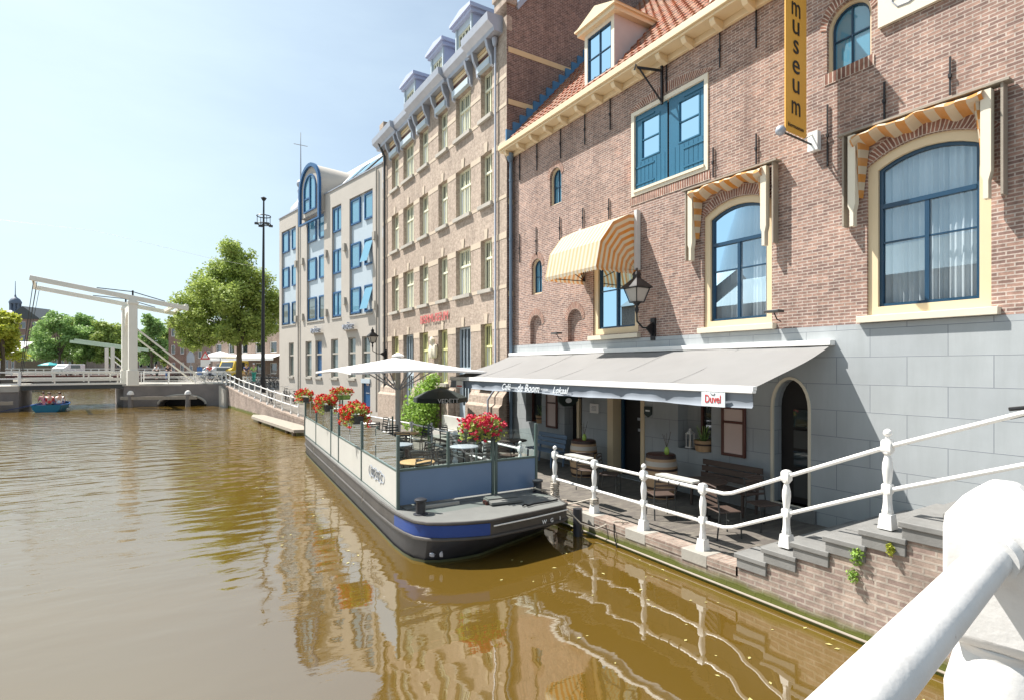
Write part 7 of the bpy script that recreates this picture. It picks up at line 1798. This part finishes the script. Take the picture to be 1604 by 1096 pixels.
def car(name, label, cat, loc, rz, col, L=4.2, W_=1.75, H_=1.45, van=False):
    t = thing(name, label, cat, loc, rz); h = W_/2
    prof = [(-L/2, 0.35), (-L/2, 0.85), (-L*0.36, 0.95), (-L*0.2, H_), (L*0.28, H_), (L*0.45, 0.98), (L/2, 0.9), (L/2, 0.35)] if not van else [(-L/2, 0.4), (-L/2, 1.1), (-L*0.38, 1.3), (-L*0.26, H_), (L/2, H_), (L/2, 0.4)]
    mb = MB(); mb.prism(prof, lambda a, b, dd: (a, -h+dd, b), W_); mb.build('body', col, t, bevel=0.06)
    ws = [(-L*0.35, 1.0), (-L*0.2, H_-0.08), (-L*0.2-0.02, H_-0.08), (-L*0.36, 1.0)] if not van else None
    x0, z0, x1, z1 = (-L*0.355, 0.99, -L*0.21, H_-0.06) if not van else (-L*0.385, 1.32, -L*0.275, H_-0.12)
    nrm_ = Vector((-(z1-z0), 0, (x1-x0))).normalized()*0.02
    mb = MB(); mb.add([(x0+nrm_.x, -h*0.85, z0+nrm_.z), (x0+nrm_.x, h*0.85, z0+nrm_.z), (x1+nrm_.x, h*0.78, z1+nrm_.z), (x1+nrm_.x, -h*0.78, z1+nrm_.z)], [(0, 1, 2, 3)]); mb.build('windscreen', M['dglass'], t, smooth=False)
    for s_ in (-1, 1):
        mb = MB(); xa, xb = (-L*0.17, L*0.26); mb.box((xa, s_*(h+0.004)-0.003, 1.0), (xb, s_*(h+0.004)+0.003, H_-0.12)); mb.build('side_window', M['dglass'], t, smooth=False)
        mb = MB(); mb.box((-L/2-0.01, s_*h*0.72-0.16, 0.62), (-L/2+0.02, s_*h*0.72+0.16, 0.78)); mb.build('headlight', M['lampglass'], t, smooth=False)
        for x in (-L*0.31, L*0.31):
            mb = MB(); mb.cyl((x, s_*(h-0.18), 0.32), (x, s_*(h+0.01), 0.32), 0.32, n=16); w__ = mb.build('wheel', M['tyre'], t); mb = MB(); mb.cyl((x, s_*(h+0.005), 0.32), (x, s_*(h+0.02), 0.32), 0.18, n=12); mb.build('rim', M['chrome'], w__)
    return t
faceme = -YAW+PI/2                               # front (-x) towards the camera
car('delivery_van', 'yellow delivery van facing the canal behind the linden trunk', 'van', PD(365, 64, 1.85), faceme, M['yellow'], 4.2, 1.65, 2.1, True)
car('parked_car', 'white car parked in front of the corner cafe parasol', 'car', PD(341, 62, 1.85), faceme-0.5, M['carwhite'])
car('parked_car', 'white van driving over the distant bridge', 'van', PD(108, 87.5, 2.02), faceme, M['carwhite'], 4.4, 1.8, 1.7, True)

# bicycles
def bike_proto():
    t = thing('bicycle', 'bicycle', 'bicycle'); Rr = 0.34
    for x, nm in ((-0.53, 'wheel'), (0.53, 'wheel')):
        mb = MB(); mb.tube([(x+Rr*math.cos(k*PI/12), 0, Rr+Rr*math.sin(k*PI/12)) for k in range(24)], 0.02, 6, closed=True); w__ = mb.build(nm, M['tyre'], t)
        mb = MB()
        for k in range(8): a = k*PI/8; mb.bar((x-Rr*math.cos(a), 0, Rr-Rr*math.sin(a)), (x+Rr*math.cos(a), 0, Rr+Rr*math.sin(a)), 0.004)
        mb.build('spokes', M['chrome'], w__, smooth=False)
    bb_ = (-0.08, 0, 0.29); st_ = (-0.22, 0, 0.80); hd = (0.36, 0, 0.80); hd2 = (0.33, 0, 0.90)
    mb = MB()
    for a, b in ((bb_, st_), (bb_, hd), ((-0.17, 0, 0.62), hd), (bb_, (-0.53, 0, 0.34)), (st_, (-0.53, 0, 0.34)), (hd2, (0.42, 0, 0.6)), ((0.42, 0, 0.6), (0.53, 0, 0.34))): mb.cyl(a, b, 0.018, n=6)
    mb.cyl(hd, hd2, 0.02, n=6); mb.build('frame', M['blackc'], t)
    mb = MB(); mb.tube([(0.15, -0.29, 0.98), (0.28, -0.25, 1.02), (0.33, -0.1, 1.0), (0.33, 0, 0.98), (0.33, 0.1, 1.0), (0.28, 0.25, 1.02), (0.15, 0.29, 0.98)], 0.013, 6); mb.cyl((0.33, 0, 0.88), (0.33, 0, 1.0), 0.013, n=6); mb.build('handlebar', M['chrome'], t)
    mb = MB(); mb.prism([(-0.38, -0.09), (-0.36, 0.09), (-0.12, 0.03), (-0.12, -0.03)], lambda a, b, dd: (a, b, 0.86+dd), 0.05); mb.cyl((-0.22, 0, 0.78), (-0.24, 0, 0.87), 0.015, n=6); mb.build('saddle', M['blackc'], t)
    mb = MB(); mb.cyl((-0.08, -0.05, 0.29), (-0.08, 0.05, 0.29), 0.09, n=12); mb.bar((-0.08, -0.06, 0.29), (0.02, -0.06, 0.16), 0.02); mb.bar((-0.08, 0.06, 0.29), (-0.18, 0.06, 0.42), 0.02); mb.build('crank', M['chrome'], t)
    mb = MB(); mb.box((-0.75, -0.06, 0.72), (-0.33, 0.06, 0.735)); mb.bar((-0.7, 0.06, 0.72), (-0.53, 0.06, 0.36), 0.01); mb.bar((-0.7, -0.06, 0.72), (-0.53, -0.06, 0.36), 0.01); mb.build('carrier', M['blackc'], t)
    return t
bk_ = Placer(bike_proto())
along = math.atan2(dBC.y, dBC.x)
BK = [(321, 51.0, 1.84, along, 'black bicycle against the bridge railing, front wheel left'), (336, 50.2, 1.84, along+PI, 'black bicycle against the bridge railing nearest the corner'),
      (352, 49.5, 1.80, -0.9, 'bicycle at the bend of the ramp railing'), (358, 48.6, 1.75, -1.1, 'bicycle leaning on the ramp railing under the linden tree'),
      (420, 47, 1.40, 0.2, 'bicycle just right of the lamp mast base'), (426, 46.4, 1.38, 0.5, 'bicycle in the rack by the beige wall, second from the mast'), (432, 46, 1.36, 0.9, 'dark blue bicycle in the rack closest to the beige building'),
      (418, 50, 1.6, 0.1, 'bicycle in the back row right of the mast'), (425, 50.5, 1.62, 0.3, 'bicycle in the back row near the beige wall'), (390, 53, 1.8, 0.3, 'bicycle behind the white fence left of the cyclist'), (408, 54, 1.83, 0.4, 'bicycle behind the white fence right of the cyclist'),
      (380, 55, 1.84, 0.1, 'bicycle beside the linden trunk'), (424, 35.8, 0.83, 1.75, 'bicycle leaning at the lower end of the ramp railing'), (447, 38, 0.9, 1.6, 'bicycle against the beige wall under its first window'), (458, 36, 0.8, 1.9, 'bicycle against the beige wall near the railing gap'),
      (226, 63, 1.84, 0.2, 'bicycle on the bridge between portal and first railing post'), (290, 60, 1.84, 0.1, 'bicycle behind the railing left of the sign poles'), (279, 61, 1.84, 0.4, 'bicycle near the foot of the bridge braces')]
for u, D, z, r_, lab in BK: bk_.put(PD(u, D, z), r_, lab, 'bicycles parked around the bridge')
# bicycle at the top of the stairs, mostly out of frame
o = bk_.put((7.66, 1.18, 1.9), PI/2, 'bicycle parked at the top of the stairs at the right picture edge', 'bicycles parked around the bridge')
hbk = [c for c in kids(o) if c.name.startswith('handlebar')][0]
mb = MB(); mb.tube([(0.33, 0, 0.88), (0.36, 0, 0.93), (0.62, 0.12, 0.94), (0.92, 0.36, 0.90)], 0.014, 8); nb2 = mb.build('handlebar', M['chrome'], o)
mb = MB(); mb.tube([(0.80, 0.26, 0.92), (0.94, 0.375, 0.895)], 0.021, 8); mb.build('grip', M['blackc'], nb2)
mb = MB(); mb.tube([(0.72, 0.22, 0.90), (0.84, 0.34, 0.83), (0.92, 0.42, 0.80)], 0.007, 6); mb.build('brake_lever', M['black'], nb2)
bpy.data.objects.remove(hbk)

# white fence with slots, crates
fn = panel_rail('white_fence', 'white fence panels with dark slots behind the ramp railing', PD(376, 51.5), PD(410, 50), 0.55, zb=1.65, hh=0.75, r_=0.05)
fn['category'] = 'fence'
mb = MB(); a = PD(376, 51.6); b = PD(410, 50.1); mb.bar((a.x, a.y, 1.9), (b.x, b.y, 1.9), 0.03, 0.4); mb.build('board', M['white'], fn, W=True, smooth=False)
cp = None
for i, (u, D, z) in enumerate(((381, 57, 1.85), (387, 57, 1.85), (393, 57, 1.85), (384, 57, 2.3))):
    t = thing('wooden_crate', ['wooden crate directly right of the linden trunk', 'middle wooden crate of the row by the linden trunk', 'wooden crate nearest the cyclist in green', 'wooden crate stacked on top of the row'][i], 'crate', PD(u, D, z), -YAW, 'crates beside the linden tree')
    mb = MB()
    for k in range(3): mb.box((-0.3, -0.2, 0.02+k*0.14), (0.3, 0.2, 0.13+k*0.14))
    mb.build('slats', M['wood'], t, smooth=False)
    mb = MB(); [mb.box((sx*0.3-0.03, sy*0.2-0.03, 0), (sx*0.3+0.03, sy*0.2+0.03, 0.44)) for sx in (-1, 1) for sy in (-1, 1)]; mb.build('corner_posts', M['woodg'], t, smooth=False)

# ============================================================ PEOPLE
def skin(edges, joints, radii, name, mat, parent, root='pelvis', sub=1):
    names = list(joints); me = bpy.data.meshes.new(name)
    me.from_pydata([Vector(joints[k]) for k in names], [(names.index(a), names.index(b)) for a, b in edges], []); me.update()
    tmp = bpy.data.objects.new('tmp', me); sc.collection.objects.link(tmp)
    md = tmp.modifiers.new('s', 'SKIN'); 
    for i, k in enumerate(names):
        sv = me.skin_vertices[0].data[i] if me.skin_vertices else None
        if sv is not None: r_ = radii[k]; sv.radius = r_ if isinstance(r_, tuple) else (r_, r_); sv.use_root = (k == root)
    s2 = tmp.modifiers.new('u', 'SUBSURF'); s2.levels = sub; s2.render_levels = sub
    dg = bpy.context.evaluated_depsgraph_get(); m2 = bpy.data.meshes.new_from_object(tmp.evaluated_get(dg)); bpy.data.objects.remove(tmp)
    m2.name = name; m2.materials.clear(); m2.materials.append(mat); m2.polygons.foreach_set('use_smooth', [True]*len(m2.polygons))
    o = bpy.data.objects.new(name, m2); sc.collection.objects.link(o); o.parent = parent; return o
def person(label, loc, rz, top, bottom, hair=None, sit=False, arm=0.3, lean=0.05, group=None, s=1.0):
    t = thing('person', label, 'person', loc, rz, group); t.scale = (s, s, s)
    hp = 0.45 if sit else 0.92; tr = 0.52
    J = dict(pelvis=(0, 0, hp), belly=(-lean*0.4, 0, hp+0.2), chest=(-lean, 0, hp+0.42), neck=(-lean*1.3, 0, hp+0.58), head=(-lean*1.6, 0, hp+0.68), crown=(-lean*1.6, 0, hp+0.80))
    Rd = dict(pelvis=(0.15, 0.11), belly=(0.13, 0.10), chest=(0.155, 0.11), neck=0.05, head=0.085, crown=0.07)
    E = [('pelvis', 'belly'), ('belly', 'chest'), ('chest', 'neck'), ('neck', 'head'), ('head', 'crown')]
    for sd, n_ in ((-1, 'r'), (1, 'l')):
        J['sh'+n_] = (-lean, sd*0.19, hp+0.47); J['el'+n_] = (-lean-0.05-arm*0.3, sd*0.25, hp+0.22); J['wr'+n_] = (-lean-0.08-arm*0.9, sd*0.22, hp+0.06+arm*0.25); J['ha'+n_] = (-lean-0.10-arm*1.05, sd*0.21, hp-0.0+arm*0.28)
        Rd.update({'sh'+n_: 0.06, 'el'+n_: 0.045, 'wr'+n_: 0.03, 'ha'+n_: 0.038}); E += [('chest', 'sh'+n_), ('sh'+n_, 'el'+n_), ('el'+n_, 'wr'+n_), ('wr'+n_, 'ha'+n_)]
        if sit: J['kn'+n_] = (-0.42, sd*0.12, hp+0.02); J['an'+n_] = (-0.42, sd*0.12, 0.08); J['to'+n_] = (-0.58, sd*0.12, 0.03)
        else: J['kn'+n_] = (-0.04+0.06*sd, sd*0.10, 0.48); J['an'+n_] = (0.04*sd, sd*0.10, 0.08); J['to'+n_] = (-0.16+0.04*sd, sd*0.11, 0.03)
        J['hi'+n_] = (0, sd*0.09, hp-0.04); Rd.update({'hi'+n_: 0.09, 'kn'+n_: 0.06, 'an'+n_: 0.042, 'to'+n_: 0.035}); E += [('pelvis', 'hi'+n_), ('hi'+n_, 'kn'+n_), ('kn'+n_, 'an'+n_), ('an'+n_, 'to'+n_)]
    skin(E, J, Rd, 'body', M['skin'], t)
    K = ['pelvis', 'belly', 'chest', 'shr', 'shl', 'elr', 'ell']; g_ = lambda r_: tuple(x+0.018 for x in r_) if isinstance(r_, tuple) else r_+0.018
    skin([e for e in E if e[0] in K and e[1] in K], {k: J[k] for k in K}, {k: g_(Rd[k]) for k in K}, 'shirt', top, t)
    K = ['pelvis', 'hir', 'hil', 'knr', 'knl', 'anr', 'anl']
    skin([e for e in E if e[0] in K and e[1] in K], {k: J[k] for k in K}, {k: g_(Rd[k]) for k in K}, 'trousers', bottom, t)
    hx, hy, hz = J['head']; mb = MB(); mb.blob((hx+0.02, 0, hz+0.10), (0.105, 0.095, 0.085), 10); mb.build('hair', hair or M['hair'], t)
    return t
person('cyclist in green and teal jersey walking behind the white fence', PD(398, 49.6, 1.84), -YAW+PI/2, M['limec'], M['greenc'], M['whitec'], arm=0.35)
person('person in a red top standing beside the white parked car', PD(329, 59.5, 1.85), faceme, M['red'], M['navyc'])
person('person in dark clothes on the bridge near the diagonal braces', PD(262, 60.0, 1.84), faceme+1, M['blackc'], M['bluec'])
person('person in pale clothes strolling right of the portal on the far street', PD(246, 66, 1.84), faceme, M['whitec'], M['blackc'])
person('person in dark clothes under the corner cafe awning', PD(386, 60, 1.85), faceme+0.5, M['navyc'], M['blackc'])

# blue boat coming through the bridge
bt = thing('rowing_boat', 'dark blue open boat with passengers passing under the lifting bridge', 'boat', PD(83, 41.5, 0), -YAW+R(-62))
# boat's bow along local -x
st_ = [(-2.0, 0.05, 0.62, 0.30), (-1.75, 0.42, 0.58, 0.1), (-1.2, 0.78, 0.54, 0.0), (0.0, 0.98, 0.50, -0.05), (1.2, 0.95, 0.50, -0.05), (1.9, 0.85, 0.52, 0.0)]
mb = MB(); vs = []
for x, w_, zt_, zb_ in st_: vs += [(x, -w_, zt_), (x, -w_*0.9, 0.2), (x, -w_*0.55, zb_-0.15), (x, w_*0.55, zb_-0.15), (x, w_*0.9, 0.2), (x, w_, zt_)]
n = 6; fs = [(i*n+k, i*n+k+1, (i+1)*n+k+1, (i+1)*n+k) for i in range(5) for k in range(5)]+[(0, 1, 2, 3, 4, 5), (30, 31, 32, 33, 34, 35)]
mb.add(vs, fs); mb.build('hull', M['teal'], bt)
mb = MB(); mb.tube([(x, w_, zt_) for x, w_, zt_, _ in st_][::-1]+[(x, -w_, zt_) for x, w_, zt_, _ in st_], 0.05, 6); mb.build('gunwale', M['bluec'], bt)
mb = MB(); mb.box((-1.2, -0.75, 0.15), (1.8, 0.8, 0.2)); mb.build('floor', M['navyc'], bt)
for x in (-0.6, 0.5, 1.4): mb = MB(); mb.box((x-0.15, -0.85, 0.42), (x+0.15, 0.85, 0.47)); mb.build('thwart', M['navyc'], bt)
Mb = Matrix.Translation(bt.location) @ Matrix.Rotation(bt.rotation_euler.z, 4, 'Z')
def inboat(x, y, z): return Mb @ Vector((x, y, z))
brz = bt.rotation_euler.z
person('boat passenger in orange top at the left of the group', inboat(0.5, 0.5, 0.1), brz, M['orange'], M['navyc'], sit=True, group='people in the blue boat')
person('boat passenger in navy top in the middle of the group', inboat(0.5, -0.15, 0.1), brz, M['navyc'], M['navyc'], sit=True, group='people in the blue boat')
person('boat passenger in red at the back of the boat', inboat(1.4, 0.1, 0.1), brz, M['red'], M['blackc'], sit=True, group='people in the blue boat')
person('boat passenger in pink leaning over the right side', inboat(-0.4, -0.6, 0.1), brz+0.5, M['pinkc'], M['pinkc'], sit=True, lean=0.15, group='people in the blue boat')
person('boat passenger in pale top behind the orange one', inboat(1.4, 0.65, 0.1), brz, M['whitec'], M['navyc'], sit=True, group='people in the blue boat')
cloth = thing('boat_tarpaulin', 'dark blue tarpaulin bundle in the bow of the boat', 'tarpaulin', inboat(-1.1, 0.1, 0.3), brz); mb = MB(); mb.blob((0, 0, 0.15), (0.5, 0.5, 0.25), 12, 0.12); mb.build('cloth', M['navyc'], cloth)
oar = thing('oar', 'dark oar reaching out over the water right of the boat', 'oar', inboat(0.1, -0.9, 0.4)); mb = MB(); a = inboat(-0.1, -0.7, 0.55); b = inboat(0.3, -2.6, 0.12)
mb.cyl(a, b, 0.03, n=6); mb.bar(b, b+(b-a).normalized()*0.6, 0.16, 0.03); mb.build('shaft', M['navyc'], oar, W=True)
